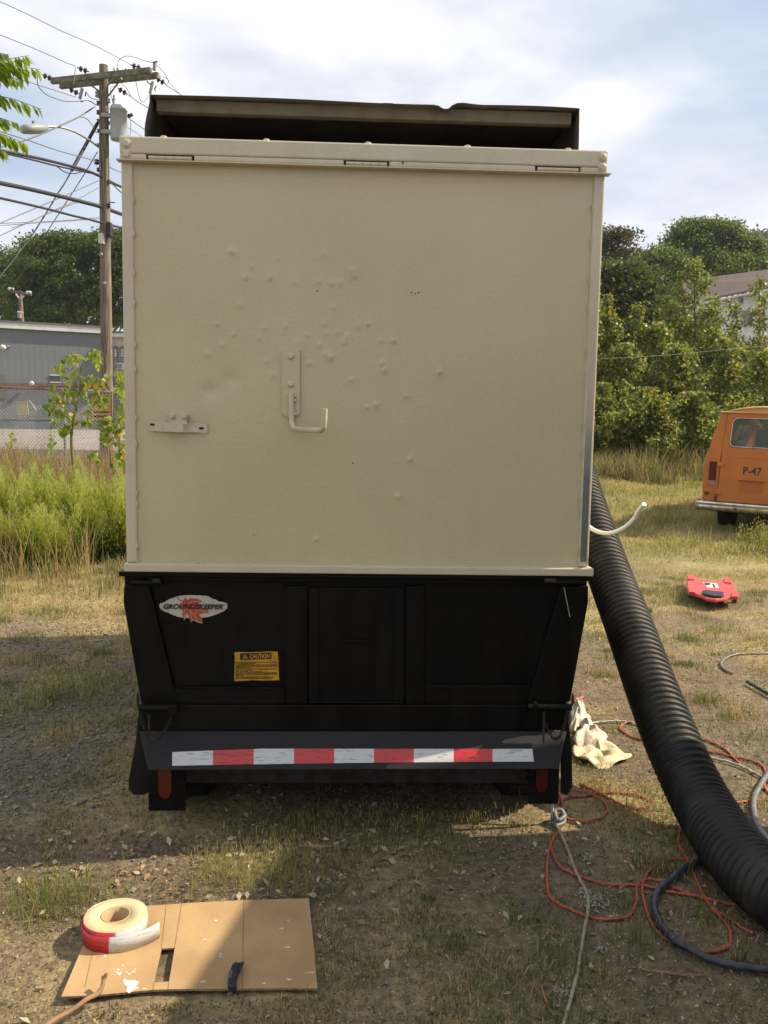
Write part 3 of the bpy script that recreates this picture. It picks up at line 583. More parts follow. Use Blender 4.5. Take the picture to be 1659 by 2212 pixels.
tyre.lathe([(0.19, -0.095), (0.27, -0.105), (0.30, -0.095), (RR, -0.07), (RR, 0.07), (0.30, 0.095), (0.27, 0.105), (0.19, 0.095)], Matrix.Rotation(math.pi/2, 4, 'Y'), 40)
for k in range(44):
    a = 2*math.pi*k/44; Mx = Matrix.Rotation(a, 4, 'X'); tyre.box((-0.07, -0.014, RR-0.002), (0.07, 0.014, RR+0.009), Mx)
tme = tyre.mesh('tyre'); rim = MB(); rim.lathe([(0.0, 0.03), (0.08, 0.03), (0.10, 0.0), (0.17, 0.02), (0.192, 0.09), (0.192, -0.09), (0.0, -0.09)], Matrix.Rotation(math.pi/2, 4, 'Y'), 28); rme = rim.mesh('rim')
for s in (-1, 1):
    for y in (0.40, 1.18):
        wme = link('tyre', tme, M_rubber, TR, Matrix.Translation((s*0.700, y, RR)) @ Matrix.Rotation(0 if s > 0 else math.pi, 4, 'Z')); link('rim', rme, M_steel, wme)
for s in (-1, 1):
    b = MB(); b.grid(lambda u, v: (s*0.705-0.11+0.22*u, 0.79-0.78*math.cos(math.pi*v), 0.44+0.24*min(1, 2.2*math.sin(math.pi*v))), 2, 16); b.build('fender', M_black, TR, solid=0.004)
# hose port on the right side
b = MB(); b.lathe([(0.105, 0), (0.105, 0.16)], frame_at((cr, 2.1, 1.36), (1, 0, -0.12)), 24); b.build('hose_port', M_black, TR)

# stickers on the black body
def text_obj(s, size, M, mt, parent, name, shear=0.0, bold=0.0, sx=1.0, spacing=1.0, align='CENTER', ext=0.0003):
    cu = bpy.data.curves.new('lettering', 'FONT'); cu.body = s; cu.size = size; cu.shear = shear; cu.offset = bold; cu.align_x = align; cu.extrude = ext; cu.space_character = spacing; cu.resolution_u = 3
    t = bpy.data.objects.new('lettering_source', cu); COL.objects.link(t); bpy.context.view_layer.update()
    me = bpy.data.meshes.new_from_object(t.evaluated_get(bpy.context.evaluated_depsgraph_get())); bpy.data.objects.remove(t)
    me.materials.clear(); me.transform(Matrix.Diagonal((sx, 1, 1, 1)))
    return link(name, me, mt, parent, M)
def face_m(p, tilt=0.0): return Matrix.Translation(p) @ Matrix.Rotation(math.pi/2, 4, 'X') @ Matrix.Rotation(tilt, 4, 'Z')
SV = 0.0285
def dz(x, y, dv=0.0):        # crop of the sticker area -> trailer-local point
    return tl((450+x*0.30139)/1.47563, (1850+y*0.30139)/1.47563, SV-dv)
oval = [(190, 275), (200, 245), (240, 232), (300, 198), (375, 168), (450, 160), (560, 154), (640, 160), (710, 168), (760, 195), (820, 222), (870, 232), (900, 238), (912, 265), (910, 295), (880, 322), (830, 345), (770, 370), (700, 390), (600, 400), (500, 398), (400, 388), (330, 365), (270, 335), (215, 315)]
leafp = [(470, 170), (480, 210), (520, 188), (600, 195), (650, 222), (600, 240), (640, 262), (640, 300), (700, 305), (720, 346), (660, 348), (610, 358), (640, 400), (642, 446), (590, 432), (540, 408), (530, 436), (505, 390), (488, 345), (468, 372), (452, 414), (436, 370), (440, 325), (420, 290), (425, 245), (445, 215)]
stem = [(375, 172), (383, 170), (405, 205), (440, 218), (436, 226), (398, 212)]
def sticker(pts, dv, mt, name, parent, th=0.0006, shift=(0, 0)):
    b = MB(); b.ext([dz(x+shift[0], y+shift[1], dv) for x, y in pts], (0, th, 0)); return b.build(name, mt, parent)
def ragged(pts, amp, n=4):
    o = []; 
    for i in range(len(pts)):
        a, c = pts[i], pts[(i+1) % len(pts)]
        for k in range(n): o.append((a[0]+(c[0]-a[0])*k/n+random.uniform(-amp, amp), a[1]+(c[1]-a[1])*k/n+random.uniform(-amp, amp)))
    return o
random.seed(3)
logo = sticker(ragged(oval, 3.2), 0.001, M_decalw, 'logo_sticker', TR)
sticker(leafp, 0.0018, M_decalw, 'leaf_border', logo, shift=(4, 9)); sticker(leafp, 0.0026, M_decalred, 'leaf_emblem', logo); sticker(stem, 0.0026, M_decalred, 'leaf_stem', logo)
veins = [[(455, 232), (500, 300), (545, 360), (600, 420)], [(500, 240), (560, 225), (625, 218)], [(520, 250), (600, 310), (700, 335)], [(450, 250), (460, 320), (452, 395)], [(545, 350), (585, 360)], [(520, 330), (535, 410)], [(580, 300), (585, 335)]]
b = MB()
for vn in veins: b.tube([dz(x, y, 0.0032) for x, y in vn], 0.0009, 4)
b.build('leaf_veins', M_decalw, logo)
p = dz(545, 302, 0.0042); wtxt = (dz(858, 302).x-dz(228, 302).x)
tx_ = text_obj('GROUNDSKEEPER', 0.026, face_m(p), M_ink, logo, 'lettering', shear=0.22, bold=0.0010)
sxx = wtxt/max(1e-3, tx_.dimensions.x); tx_.data.transform(Matrix.Diagonal((sxx, 1, 1, 1)))
p = dz(870, 268, 0.0042); text_obj('TM', 0.006, face_m(p), M_ink, logo, 'lettering')
cau = [(988, 762), (1445, 750), (1452, 850), (1460, 1055), (1300, 1060), (1180, 1055), (985, 1066), (990, 900)]
cs = sticker(ragged(cau, 3.0, 8), 0.001, M_decaly, 'caution_sticker', TR)
sticker([(1045, 772), (1376, 764), (1378, 832), (1046, 842)], 0.0018, M_ink, 'caution_banner', cs)
sticker([(1070, 826), (1098, 780), (1126, 825)], 0.0026, M_decaly, 'warning_triangle', cs); sticker([(1095, 795), (1101, 795), (1099, 812), (1097, 812)], 0.0032, M_ink, 'exclamation_mark', cs); sticker([(1095, 816), (1101, 816), (1101, 821), (1095, 821)], 0.0032, M_ink, 'exclamation_mark', cs)
p = dz(1256, 823, 0.0026); t_ = text_obj('CAUTION', 0.0235, face_m(p, 0.02), M_decaly, cs, 'lettering', bold=0.0005); t_.data.transform(Matrix.Diagonal(((dz(1362, 800).x-dz(1150, 800).x)/max(1e-3, t_.dimensions.x), 1, 1, 1)))
lines = ['IMPROPER OPERATION OR MAINTENANCE CAN BE HAZARDOUS.', 'TO AVOID SERIOUS INJURY:', 'DO NOT OPERATE UNLESS ALL GUARDS ARE SECURELY FASTENED', 'UNDERSTAND AND COMPLY WITH THE OPERATION AND', 'MAINTENANCE MANUAL.', 'DO NOT RIDE ON ANY PART OF THE MACHINE WHILE IT IS', 'MOVING OR OPERATING.', 'STAY CLEAR FROM ALL MOVING PARTS.', 'DISENGAGE POWER AND SHUT OFF THE ENGINE BEFORE',
         'REMOVING GUARDS OR MAKING ADJUSTMENTS TO THE', 'MACHINE.', 'STOP ENGINE BEFORE PERFORMING MAINTENANCE.', 'KEEP ALL SHIELDS IN PLACE WHEN MACHINE IS IN USE.']
for i, s in enumerate(lines):
    yy = 872+i*14.2; p = dz(1000, yy, 0.0022); w_ = {0: 435, 2: 435, 3: 435, 5: 435, 8: 435, 9: 435, 11: 400, 12: 390}.get(i, 20+len(s)*8)
    t_ = text_obj(s, 0.0054, face_m(p, 0.01), M_ink, cs, 'lettering', align='LEFT', bold=0.00012); t_.data.transform(Matrix.Diagonal(((dz(1000+w_, 800).x-dz(1000, 800).x)/max(1e-3, t_.dimensions.x), 1, 1, 1)))

# ------------------------------------------------------------------ suction hose, white tube
hosep = [(1225, 955, 5.45), (1262, 1080, 5.0), (1314, 1235, 4.5), (1358, 1350, 4.12), (1412, 1500, 3.72), (1460, 1620, 3.45), (1525, 1750, 3.185)]
hp_ = spline([at(*p) for p in hosep]+[on_ground(x, y, 0.118) for x, y in ((1608, 1868), (1720, 1962), (1880, 2045), (2080, 2100))], 30)
# resample evenly
seg = [0]; 
for a, c in zip(hp_[:-1], hp_[1:]): seg.append(seg[-1]+(c-a).length)
def resample(P, S, step):
    n = int(S[-1]/step); o = []; j = 0
    for k in range(n+1):
        d = k*step
        while j < len(S)-2 and S[j+1] < d: j += 1
        t = (d-S[j])/max(1e-9, S[j+1]-S[j]); o.append(P[j].lerp(P[j+1], t))
    return o
pitch = 0.0335; HR = 0.109; pts = resample(hp_, seg, pitch/6)
prof = [1.045, 1.0, 0.945, 0.925, 0.935, 0.985]
for i, p in enumerate(pts): p.z = max(p.z, HR*1.02+hz(p.x, p.y))
b = MB(); b.tube(pts, [HR*prof[i % 6] for i in range(len(pts))], 48, cap=False)
o = b.build('corrugated_hose', M_hose, solid=0.003); tag(o, 'thick black corrugated suction hose curving from the trailer side down to the ground', 'hose')
b = MB(); wp = [(1240, 1105, 3.62), (1268, 1134, 3.50), (1290, 1148, 3.45), (1318, 1152, 3.4), (1348, 1140, 3.36), (1370, 1120, 3.33), (1380, 1102, 3.3), (1392, 1089, 3.27)]
b.tube(spline([at(*p) for p in wp], 8), 0.0085, 12); o = b.build('white_tube', M_whitetube); tag(o, 'thin white plastic tube curling out beside the cream box', 'tube')
# ------------------------------------------------------------------ added truck, stands for the unseen caster of the near shade (hose runs to it)
TKM = Matrix.Translation((2.36, 3.575, 0)) @ Matrix.Rotation(math.radians(-11.5), 4, 'Z')
tk = thing('added_shade_truck', 'unseen white box truck added beyond the right edge to cast the near shade', 'truck', TKM)
b = MB(); b.box((0, -4.6, 0.85), (2.2, 0, 2.52)); b.build('cargo_box', M_white, tk, bevel=0.03)
b = MB(); b.ext([(0.12, -4.65, 0.5), (0.12, -6.1, 0.5), (0.12, -6.4, 1.1), (0.12, -5.9, 2.0), (0.12, -4.65, 2.05)], (1.95, 0, 0)); b.build('cab', M_white, tk, bevel=0.05)
b = MB(); b.box((0.2, -4.6, 0.62), (2.0, -0.05, 0.849)); b.box((0.05, -0.10, 0.38), (2.15, -0.02, 0.50)); b.build('frame', M_rustblack, tk)
for x in (0.22, 1.98):
    for y in (-1.2, -5.2):
        b = MB(); b.lathe([(0.2, -0.12), (0.40, -0.12), (0.43, -0.08), (0.43, 0.08), (0.40, 0.12), (0.2, 0.12)], Matrix.Translation((x, y, 0.43)) @ Matrix.Rotation(math.pi/2, 4, 'Y'), 28); b.build('wheel', M_rubber, tk)
b = MB(); b.box((0.3, -6.32, 1.25), (1.9, -6.05, 1.75)); b.build('windscreen', M_glass, tk)

# ------------------------------------------------------------------ cardboard sheet and what lies on it
CO = [(135, 2149), (203, 1957), (300, 1952), (668, 1942), (685, 2136), (420, 2141), (210, 2154)]
G0 = [on_ground(x, y, 0.022) for x, y in [(135, 2149), (203, 1957), (668, 1942), (685, 2136)]]
zc_ = max(hz(p.x, p.y) for p in G0)+0.016
def on_card(x, y, dz_=0.0):
    d = ray(x, y); t = (zc_+dz_-CAMH)/d.z; return CAM+d*t
cm = thing('cardboard_sheet', 'flat brown cardboard sheet with a cut slot and white paint spots on the ground', 'cardboard', Matrix.Translation(on_card(420, 2050)))
K = lambda x, y: (170+x*0.5304)/1.47563; Ky = lambda y: (2700+y*0.5306)/1.47563
def ck(x, y, d=0.0): return on_card((170+x*0.5304)/1.47563, (2700+y*0.5306)/1.47563, d)
slot_ = [(650, 610), (730, 605), (695, 808), (605, 812)]
colsA = [(50, 893), (180, 557+30), (205, 365), (430, 355), (540, 350)]
b = MB()
def cpoly(pts, m=0): b.ext([ck(x, y) for x, y in pts], (0, 0, -0.005), m)
cpoly([(48, 897), (192, 560), (205, 372), (680, 345), (650, 610), (605, 812), (600, 857), (300, 885), (180, 893)])
cpoly([(680, 345), (772, 338), (730, 605), (650, 610)]); cpoly([(605, 812), (695, 808), (690, 853), (600, 857)])
cpoly([(772, 338), (1145, 318), (1138, 850), (690, 853), (695, 808), (730, 605)])
cpoly([(1145, 318), (1535, 308), (1562, 560), (1588, 848), (1380, 846), (1138, 850)])
b.build('board', M_card, cm, world=True)
b = MB()
for pts in ([(680, 346), (650, 608)], [(772, 339), (730, 604)], [(605, 812), (600, 856)], [(695, 809), (690, 852)], [(1145, 319), (1138, 560), (1138, 849)], [(235, 640), (190, 840)]):
    b.tube([ck(x, y, 0.0004) for x, y in pts], 0.0011, 5)
b.build('crease', M_cardedge, cm, world=True)['kind'] = 'stuff'
b = MB(); e = [(48, 897), (180, 893), (300, 885), (600, 857), (690, 853), (1138, 850), (1380, 846), (1588, 848)]
for (xa, ya), (xb2, yb2) in zip(e[:-1], e[1:]):
    p, q = ck(xa, ya), ck(xb2, yb2); b.ext([p+Vector((0, -0.0006, -0.0003)), q+Vector((0, -0.0006, -0.0003)), q+Vector((0, -0.0006, -0.0055)), p+Vector((0, -0.0006, -0.0055))], (0, -0.0008, 0))
b.build('corrugated_edge', M_cardedge, cm, world=True)
random.seed(9)
spots = [(465, 830, 38, 38), (430, 800, 12, 8), (495, 845, 16, 8), (390, 735, 8, 6), (395, 758, 16, 9), (420, 710, 5, 4), (440, 750, 6, 4), (455, 762, 8, 5), (480, 748, 9, 6), (492, 733, 6, 4), (370, 738, 4, 3), (900, 808, 17, 4), (978, 441, 9, 4), (910, 555, 10, 4), (1008, 640, 8, 4), (1003, 655, 6, 4), (1372, 489, 12, 4), (1408, 601, 17, 5), (1418, 794, 14, 5), (1268, 818, 10, 5), (1410, 440, 6, 3), (310, 655, 7, 5), (550, 850, 12, 3), (1545, 752, 30, 2), (600, 560, 6, 3), (520, 600, 6, 3)]
b = MB()
for x, y, rx, ry in spots:
    n = 14; ph = random.random()*6; pts = []
    for k in range(n):
        t = 2*math.pi*k/n; rr = 1+0.30*math.sin(3*t+ph)+random.uniform(-0.22, 0.22); pts.append(ck(x+rx*rr*math.cos(t), y+ry*rr*math.sin(t), 0.0008))
    b.ext(pts, (0, 0, -0.0006))
b.build('paint_spots', M_paint, cm, world=True)['kind'] = 'stuff'
# roll of reflective tape
tc0 = ck(372, 540); tcx = tc0.x
rp = ck(375, 600, 0.0); 
# centre on the board: top disc centre seen at (375, 418) 50 mm up
d_ = ray((170+375*0.5304)/1.47563, (2700+418*0.5306)/1.47563); t_ = (zc_+0.052-CAMH)/d_.z; RC = CAM+d_*t_; RC.z = zc_+0.001
rl = thing('tape_roll', 'roll of red and white reflective tape standing on the cardboard with its end unwound', 'tape roll', Matrix.Translation(RC))
RO, RI = 0.094, 0.040
b = MB(); b.lathe([(RI+0.004, 0.0), (RO, 0.0), (RO, 0.0495), (RO-0.001, 0.051), (RI+0.004, 0.051), (RI+0.004, 0.0)], Matrix.Identity(4), 64); 
n = 64
b.build('tape_winding', M_liner, rl).matrix_basis = Matrix.Translation((0, 0, 0.006))
b = MB(); b.lathe([(RI, 0.0), (RI, 0.0525), (RI+0.0038, 0.0525), (RI+0.0038, 0.0), (RI, 0.0)], Matrix.Identity(4), 48); b.build('cardboard_core', M_core, rl).matrix_basis = Matrix.Translation((0, 0, 0.006))
def arc(a0, a1, r, k): return [(r*math.cos(a0+(a1-a0)*i/k), r*math.sin(a0+(a1-a0)*i/k)) for i in range(k+1)]
def strip(path, name, mt, z0=0.0005, z1=0.0505):
    b = MB(); k = len(path); vs = [(x, y, z0) for x, y in path]+[(x, y, z1) for x, y in path]
    b.add(vs, [(i, i+1, i+1+k, i+k) for i in range(k-1)], smooth=True); return b.build(name, mt, rl, solid=0.0008)
R_ = math.radians
strip(arc(R_(-75), R_(35), RO+0.0012, 24), 'white_band', M_tapew, 0.0065, 0.0565); strip(arc(R_(-190), R_(-76), RO+0.0012, 24), 'red_band', M_taper, 0.0065, 0.0565); strip(arc(R_(35), R_(170), RO+0.0012, 24), 'white_band', M_tapew, 0.0065, 0.0565)
# loosened outer wrap peels away from the roll and ends in the air at the right
pl = [(-RO-0.004, 0.015), (-RO-0.005, -0.012), (-0.088, -0.045), (-0.070, -0.074), (-0.040, -0.096), (-0.008, -0.1045), (0.012, -0.1065)]
sp = [(p.x, p.y) for p in spline([(x, y, 0) for x, y in pl], 6)]; strip(sp, 'loose_red_tape', M_taper, 0.0, 0.050)
pl = [(0.012, -0.1065), (0.045, -0.101), (0.080, -0.084), (0.108, -0.062), (0.130, -0.038), (0.140, -0.022)]
sp = [(p.x, p.y) for p in spline([(x, y, 0) for x, y in pl], 6)]; strip(sp, 'loose_white_tape', M_tapew, 0.0, 0.050)
# black folding knife
kn = thing('folding_knife', 'small black folding utility knife lying on the cardboard near its front edge', 'knife', Matrix.Translation(ck(1090, 765)))
b = MB(); body = [(1052, 828), (1046, 800), (1056, 745), (1075, 700), (1095, 684), (1118, 692), (1122, 715), (1108, 745), (1098, 790), (1100, 825), (1078, 838)]
b.ext([ck(x, y, 0.022) for x, y in body], (0, 0, -0.021)); b.build('handle', M_pad, kn, world=True, bevel=0.004)
b = MB(); b.ext([ck(x, y, 0.018) for x, y in [(1112, 694), (1148, 685), (1138, 705), (1122, 735), (1108, 742)]], (0, 0, -0.006)); b.build('blade_holder', M_pad, kn, world=True, bevel=0.001)
b = MB(); b.ext([ck(x, y, 0.0235) for x, y in [(1056, 780), (1066, 737), (1080, 742), (1072, 782)]], (0, 0, -0.0016)); b.build('belt_clip', M_steel, kn, world=True, bevel=0.0005)
b = MB(); b.tube([ck(1050, 832, 0.008), ck(1075, 838, 0.008), ck(1100, 826, 0.008)], 0.005, 8); b.build('end_cap', M_steel, kn, world=True)
# twig across the corner of the cardboard
b = MB(); tp = [(-60, 1085, 0.014), (20, 1030, 0.016), (120, 975, 0.02), (200, 915, 0.026), (262, 885, 0.024), (292, 845, 0.03), (303, 800, 0.035), (322, 757, 0.05)]
b.tube(spline([ck(x, y, z) for x, y, z in tp], 6), [0.0065]*30+[0.0055]*12+[0.004], 8); 
b2 = [ck(292, 845, 0.03), ck(300, 810, 0.03), ck(297, 775, 0.036)]; b.tube(b2, [0.005, 0.0055, 0.004], 7)
o = b.build('stick', M_twig); tag(o, 'reddish brown stick resting on the left corner of the cardboard', 'stick')

# ------------------------------------------------------------------ cords, ropes and hoses on the grass
def c4(x, y): return (1118.2+x*0.326, 1795.9+y*0.326)
def c3(x, y): return (1152+x*0.3056, 1457+y*0.3055)
def lay(runs, r, lift=0.0, wob=0.004, n=8, side=8):
    b = MB()
    for conv, pts in runs:
        P = [on_ground(*conv(x, y), dz=r) for x, y in pts]; S = spline(P, n); o = []
        for i, p in enumerate(S):
            z = hz(p.x, p.y)+r*0.9+lift+abs(math.sin(i*0.7+len(pts)))*wob; o.append(Vector((p.x, p.y, z)))
        b.tube(o, r, side)
    return b
o = lay([(c4, [(262, 15), (220, 90), (195, 200), (193, 330), (205, 430), (250, 480), (380, 545), (500, 588), (620, 600), (740, 570), (785, 480), (790, 380), (840, 332), (940, 338), (1010, 365), (1100, 405), (1220, 450), (1360, 480), (1500, 515), (1600, 560)]),
         (c4, [(205, 35), (230, 150), (280, 240), (400, 300), (480, 328), (560, 355), (680, 368), (800, 368), (900, 388), (1000, 410), (1130, 425), (1230, 450), (1300, 525), (1400, 590), (1480, 645), (1560, 690)]),
         (c4, [(1300, 205), (1220, 205), (1100, 195), (980, 208), (890, 260), (840, 325), (825, 420), (850, 530), (900, 640), (1000, 730), (1150, 792), (1250, 805), (1350, 790), (1400, 770)]),
         (c4, [(1075, -40), (1070, 30), (1068, 90), (1110, 170), (1150, 250), (1190, 345), (1230, 430), (1300, 535), (1380, 620), (1408, 680), (1412, 740)]),
         (c3, [(330, 770), (420, 820), (540, 880), (640, 930), (740, 950), (805, 935), (815, 905), (770, 870), (650, 845), (480, 840), (380, 862), (240, 880), (190, 910), (158, 945), (165, 985), (205, 1015), (170, 1120), (120, 1190)])], 0.0050).build('extension_cord', M_orange)
tag(o, 'long orange extension cord tangled in loops on the shaded grass by the black hose', 'cord')
o = lay([(c3, [(150, 835), (260, 832), (380, 850), (480, 900), (522, 960), (500, 1015), (420, 1050), (330, 1058), (240, 1040), (195, 1010), (208, 950), (195, 890), (175, 850)])], 0.0050, lift=0.006).build('extension_cord', M_orange)
tag(o, 'short loop of orange cord in sunlight behind the trailer wheel', 'cord')
o = lay([(c3, [(1060, 400), (1130, 435), (1230, 470), (1350, 520), (1420, 585), (1465, 632)]), (c3, [(1060, 525), (1190, 535), (1300, 550), (1400, 575), (1530, 600), (1620, 640), (1645, 700), (1635, 780), (1670, 830), (1760, 850)]),
         (c3, [(1250, 905), (1390, 900), (1480, 890), (1560, 880), (1680, 882), (1780, 890)]), (c3, [(760, 335), (700, 340), (640, 352), (612, 385), (650, 420), (700, 450), (780, 470)])], 0.0050).build('extension_cord', M_orange)
tag(o, 'orange extension cord running across the sunlit grass right of the black hose', 'cord')
o = lay([(c3, [(330, 372), (415, 355), (520, 342), (620, 340), (715, 352), (900, 420), (1100, 560), (1200, 590), (1330, 610), (1480, 650), (1580, 700), (1700, 760)])], 0.0062, lift=0.004).build('rope', M_ropew)
tag(o, 'off-white rope running from the plastic bag behind the black hose', 'cord')
o = lay([(c3, [(1720, 640), (1659, 700), (1600, 800), (1562, 880), (1562, 980), (1590, 1080), (1659, 1190), (1740, 1280)])], 0.012, lift=0.008).build('grey_hose', M_greyhose)
tag(o, 'pale grey hose curving over the grass at the right edge behind the big hose', 'hose')
o = lay([(c4, [(1380, 170), (1225, 215), (1100, 270), (980, 370), (912, 460), (905, 540), (940, 630), (1020, 730), (1120, 790), (1280, 870), (1450, 910), (1659, 940), (1800, 950)])], 0.0125, lift=0.008, side=12).build('dark_hose', M_darkhose)
tag(o, 'blue-black garden hose bending round on the shaded ground in front of the big hose', 'hose')
o = lay([(c4, [(225, -60), (275, 15), (330, 130), (375, 260), (430, 370), (460, 450), (465, 540), (440, 680), (415, 830), (390, 980), (350, 1130), (305, 1290), (290, 1400)])], 0.0055, lift=0.006).build('rope', M_rope)
tag(o, 'thin tan rope lying straight down the shaded ground to the bottom edge', 'rope')
b = MB(); kp = on_ground(*c3(175, 1060)); random.seed(4)
P = [on_ground(*c3(138, 1090))+Vector((0, 0, 0.01)), on_ground(*c3(140, 1050))+Vector((0, 0, 0.03)), on_ground(*c3(200, 1040))+Vector((0, 0, 0.03)), on_ground(*c3(218, 1070))+Vector((0, 0, 0.035)), on_ground(*c3(170, 1090))+Vector((0, 0, 0.03)), on_ground(*c3(150, 1060))+Vector((0, 0, 0.05)),
     on_ground(*c3(200, 1060))+Vector((0, 0, 0.05)), on_ground(*c3(215, 1085))+Vector((0, 0, 0.02)), on_ground(*c3(160, 1105))+Vector((0, 0, 0.015))]
b.tube(spline(P, 8), 0.009, 8); o = b.build('rope_knot', M_greyhose); tag(o, 'grey knotted rope end lying at the foot of the trailer lamp', 'rope')
b = MB(); p0 = on_ground(*c3(138, 1070)); b.tube([p0+Vector((0, 0, 0.01)), Vector((p0.x-0.003, p0.y+0.02, 0.12)), Vector((p0.x-0.002, p0.y+0.06, 0.30))], 0.006, 8); o = b.build('hanging_cord', M_ropew); tag(o, 'white cord hanging down from under the trailer right corner', 'cord')
o = lay([(lambda x, y: (x, y), [(1700, 1405), (1659, 1410), (1610, 1411), (1575, 1418), (1558, 1432), (1566, 1447), (1582, 1456)])], 0.008).build('grey_cable', M_greyhose); tag(o, 'grey cable curling on the dry grass near the red creeper', 'cable')
o = lay([(lambda x, y: (x, y), [(1614, 1476), (1636, 1489), (1663, 1504), (1700, 1520)])], 0.011, lift=0.01).build('black_rod', M_pad); tag(o, 'black rod lying on the dry grass at the right edge', 'rod')
# plastic bag with a paint-stained cloth
def bagf(pts, mt, name, lift, par, seed):
    r = random.Random(seed); P = [on_ground(*c3(x, y)) for x, y in pts]; c = sum(P, Vector())/len(P); b = MB(); n = len(P); rings = 10
    vs = []
    for k in range(rings+1):
        u = k/rings
        for i in range(n):
            p = c.lerp(P[i], u); z = hz(p.x, p.y)+lift*(1-u**2.2)+(0.010*math.sin(i*0.45+seed)+0.008*math.sin(i*0.8+k*0.5+seed*2)+0.006*math.sin(k*0.9-i*0.3))*min(1, u*2.5)+0.016; vs.append((p.x, p.y, z))
    b.add(vs, [(k*n+i, k*n+(i+1) % n, (k+1)*n+(i+1) % n, (k+1)*n+i) for k in range(rings) for i in range(n)], smooth=True)
    return b.build(name, mt, par, world=True, solid=0.002)
def dens(pts, n=4): return [(a[0]+(c[0]-a[0])*k/n+random.uniform(-3, 3), a[1]+(c[1]-a[1])*k/n+random.uniform(-3, 3)) for a, c in zip(pts, pts[1:]+pts[:1]) for k in range(n)]
bgp = on_ground(*c3(440, 560)); bag = thing('drop_cloth', 'crumpled paint-stained cream cloth spilling out of a clear plastic bag beside the trailer', 'cloth', Matrix.Translation(bgp))
M_clothc = mat('stained_cloth', (0.60, 0.53, 0.34), 0.8, col2=(0.48, 0.38, 0.26), scale=38, cmin=0.52, cmax=0.68, bump=0.6, bscale=18)
M_clothp = mat('stained_cloth_pale', (0.60, 0.53, 0.44), 0.8, col2=(0.42, 0.24, 0.19), scale=30, cmin=0.55, cmax=0.70, bump=0.6, bscale=18)
M_plastic = mat('clear_plastic', (0.62, 0.56, 0.46), 0.22, col2=(0.34, 0.30, 0.27), scale=14, cmin=0.42, cmax=0.6, bump=1.0, bscale=22, spec=0.8)
bagf(dens([(275, 590), (275, 540), (310, 470), (420, 430), (520, 500), (640, 560), (700, 590), (690, 610), (600, 640), (500, 668), (400, 645), (320, 615)]), M_clothc, 'stained_sheet', 0.014, bag, 1)
bagf(dens([(280, 500), (300, 420), (330, 350), (380, 350), (420, 400), (470, 450), (525, 475), (500, 500), (400, 520), (310, 520)]), M_clothp, 'pink_stained_rag', 0.05, bag, 2)
bagf(dens([(255, 420), (262, 250), (290, 235), (345, 215), (380, 290), (412, 350), (350, 400), (300, 420)]), M_plastic, 'plastic_bag', 0.05, bag, 3)
b = MB(); p, q = on_ground(*c3(288, 240)), on_ground(*c3(350, 210)); b.tube([p+Vector((0, 0, 0.035)), q+Vector((0, 0, 0.035))], 0.008, 6); b.build('zip_strip', mat('zip_red', (0.45, 0.09, 0.06), 0.5), bag, world=True)
b = MB(); P = [on_ground(*c3(x, y))+Vector((0, 0, z)) for x, y, z in ((265, 225, 0.03), (300, 265, 0.07), (330, 300, 0.06), (310, 370, 0.05), (290, 440, 0.03))]; b.tube(spline(P, 6), 0.006, 6); b.build('bag_edge', mat('bag_edge_cream', (0.6, 0.52, 0.3), 0.6), bag, world=True)

# ------------------------------------------------------------------ red mechanic's creeper
def c7(x, y): return (1253.7+x*0.2443, 847+y*0.2443)
crz = 0.11; c0 = on_ground(*c7(1170, 1840)); zg = hz(c0.x, c0.y)
def cr_(x, y, h=crz):
    d = ray(*c7(x, y)); t = (zg+h-CAMH)/d.z; return CAM+d*t
crp = thing('mechanic_creeper', 'red plastic mechanic creeper with a black head pad on casters on dry grass', 'creeper', Matrix.Translation(c0))
ol = [(940, 1612), (1000, 1612), (1030, 1640), (1100, 1665), (1180, 1672), (1260, 1650), (1280, 1640), (1335, 1648), (1345, 1690), (1375, 1715), (1360, 1755), (1395, 1770), (1403, 1805), (1330, 1808), (1280, 1822), (1200, 1830), (1120, 1822), (1050, 1790), (1010, 1775), (955, 1768), (950, 1730), (945, 1690)]
b = MB(); b.ext([cr_(x, y) for x, y in ol], (0, 0, -0.03)); b.build('deck', M_creeper, crp, world=True, bevel=0.010)
for pts in ([(945, 1616), (1002, 1618), (1006, 1652), (946, 1650)], [(1268, 1646), (1333, 1652), (1338, 1684), (1272, 1678)], [(955, 1730), (1006, 1735), (1015, 1768), (960, 1762)], [(1335, 1768), (1398, 1774), (1400, 1802), (1335, 1803)]):
    b = MB(); b.ext([cr_(x, y, crz+0.012) for x, y in pts], (0, 0, -0.0118)); b.build('corner_pad', M_creeper, crp, world=True, bevel=0.006)
for pts in ([(948, 1658), (1005, 1660), (1005, 1668), (948, 1666)], [(1275, 1688), (1335, 1694), (1335, 1700), (1275, 1696)]):
    b = MB(); b.ext([cr_(x, y, crz+0.002) for x, y in pts], (0, 0, -0.0018)); b.build('groove_shade', mat('creeper_shadow_red', (0.22, 0.03, 0.03), 0.6), crp, world=True)  # thin raised strips in darker red paint the shade of the grooves
b = MB(); b.ext([cr_(x, y, crz+0.025) for x, y in [(1080, 1752), (1100, 1745), (1190, 1756), (1268, 1764), (1272, 1788), (1250, 1798), (1170, 1796), (1085, 1775)]], (0, 0, -0.0248)); b.build('head_pad', M_pad, crp, world=True, bevel=0.008)
b = MB(); b.ext([cr_(x, y, crz+0.0015) for x, y in [(1080, 1680), (1210, 1690), (1225, 1732), (1125, 1728)]], (0, 0, -0.0014)); st_ = b.build('label_sticker', M_white, crp, world=True)
b = MB(); b.ext([cr_(x, y, crz+0.0026) for x, y in [(1092, 1684), (1150, 1688), (1140, 1706), (1108, 1708)]], (0, 0, -0.001)); b.build('label_print', M_pad, st_, world=True)
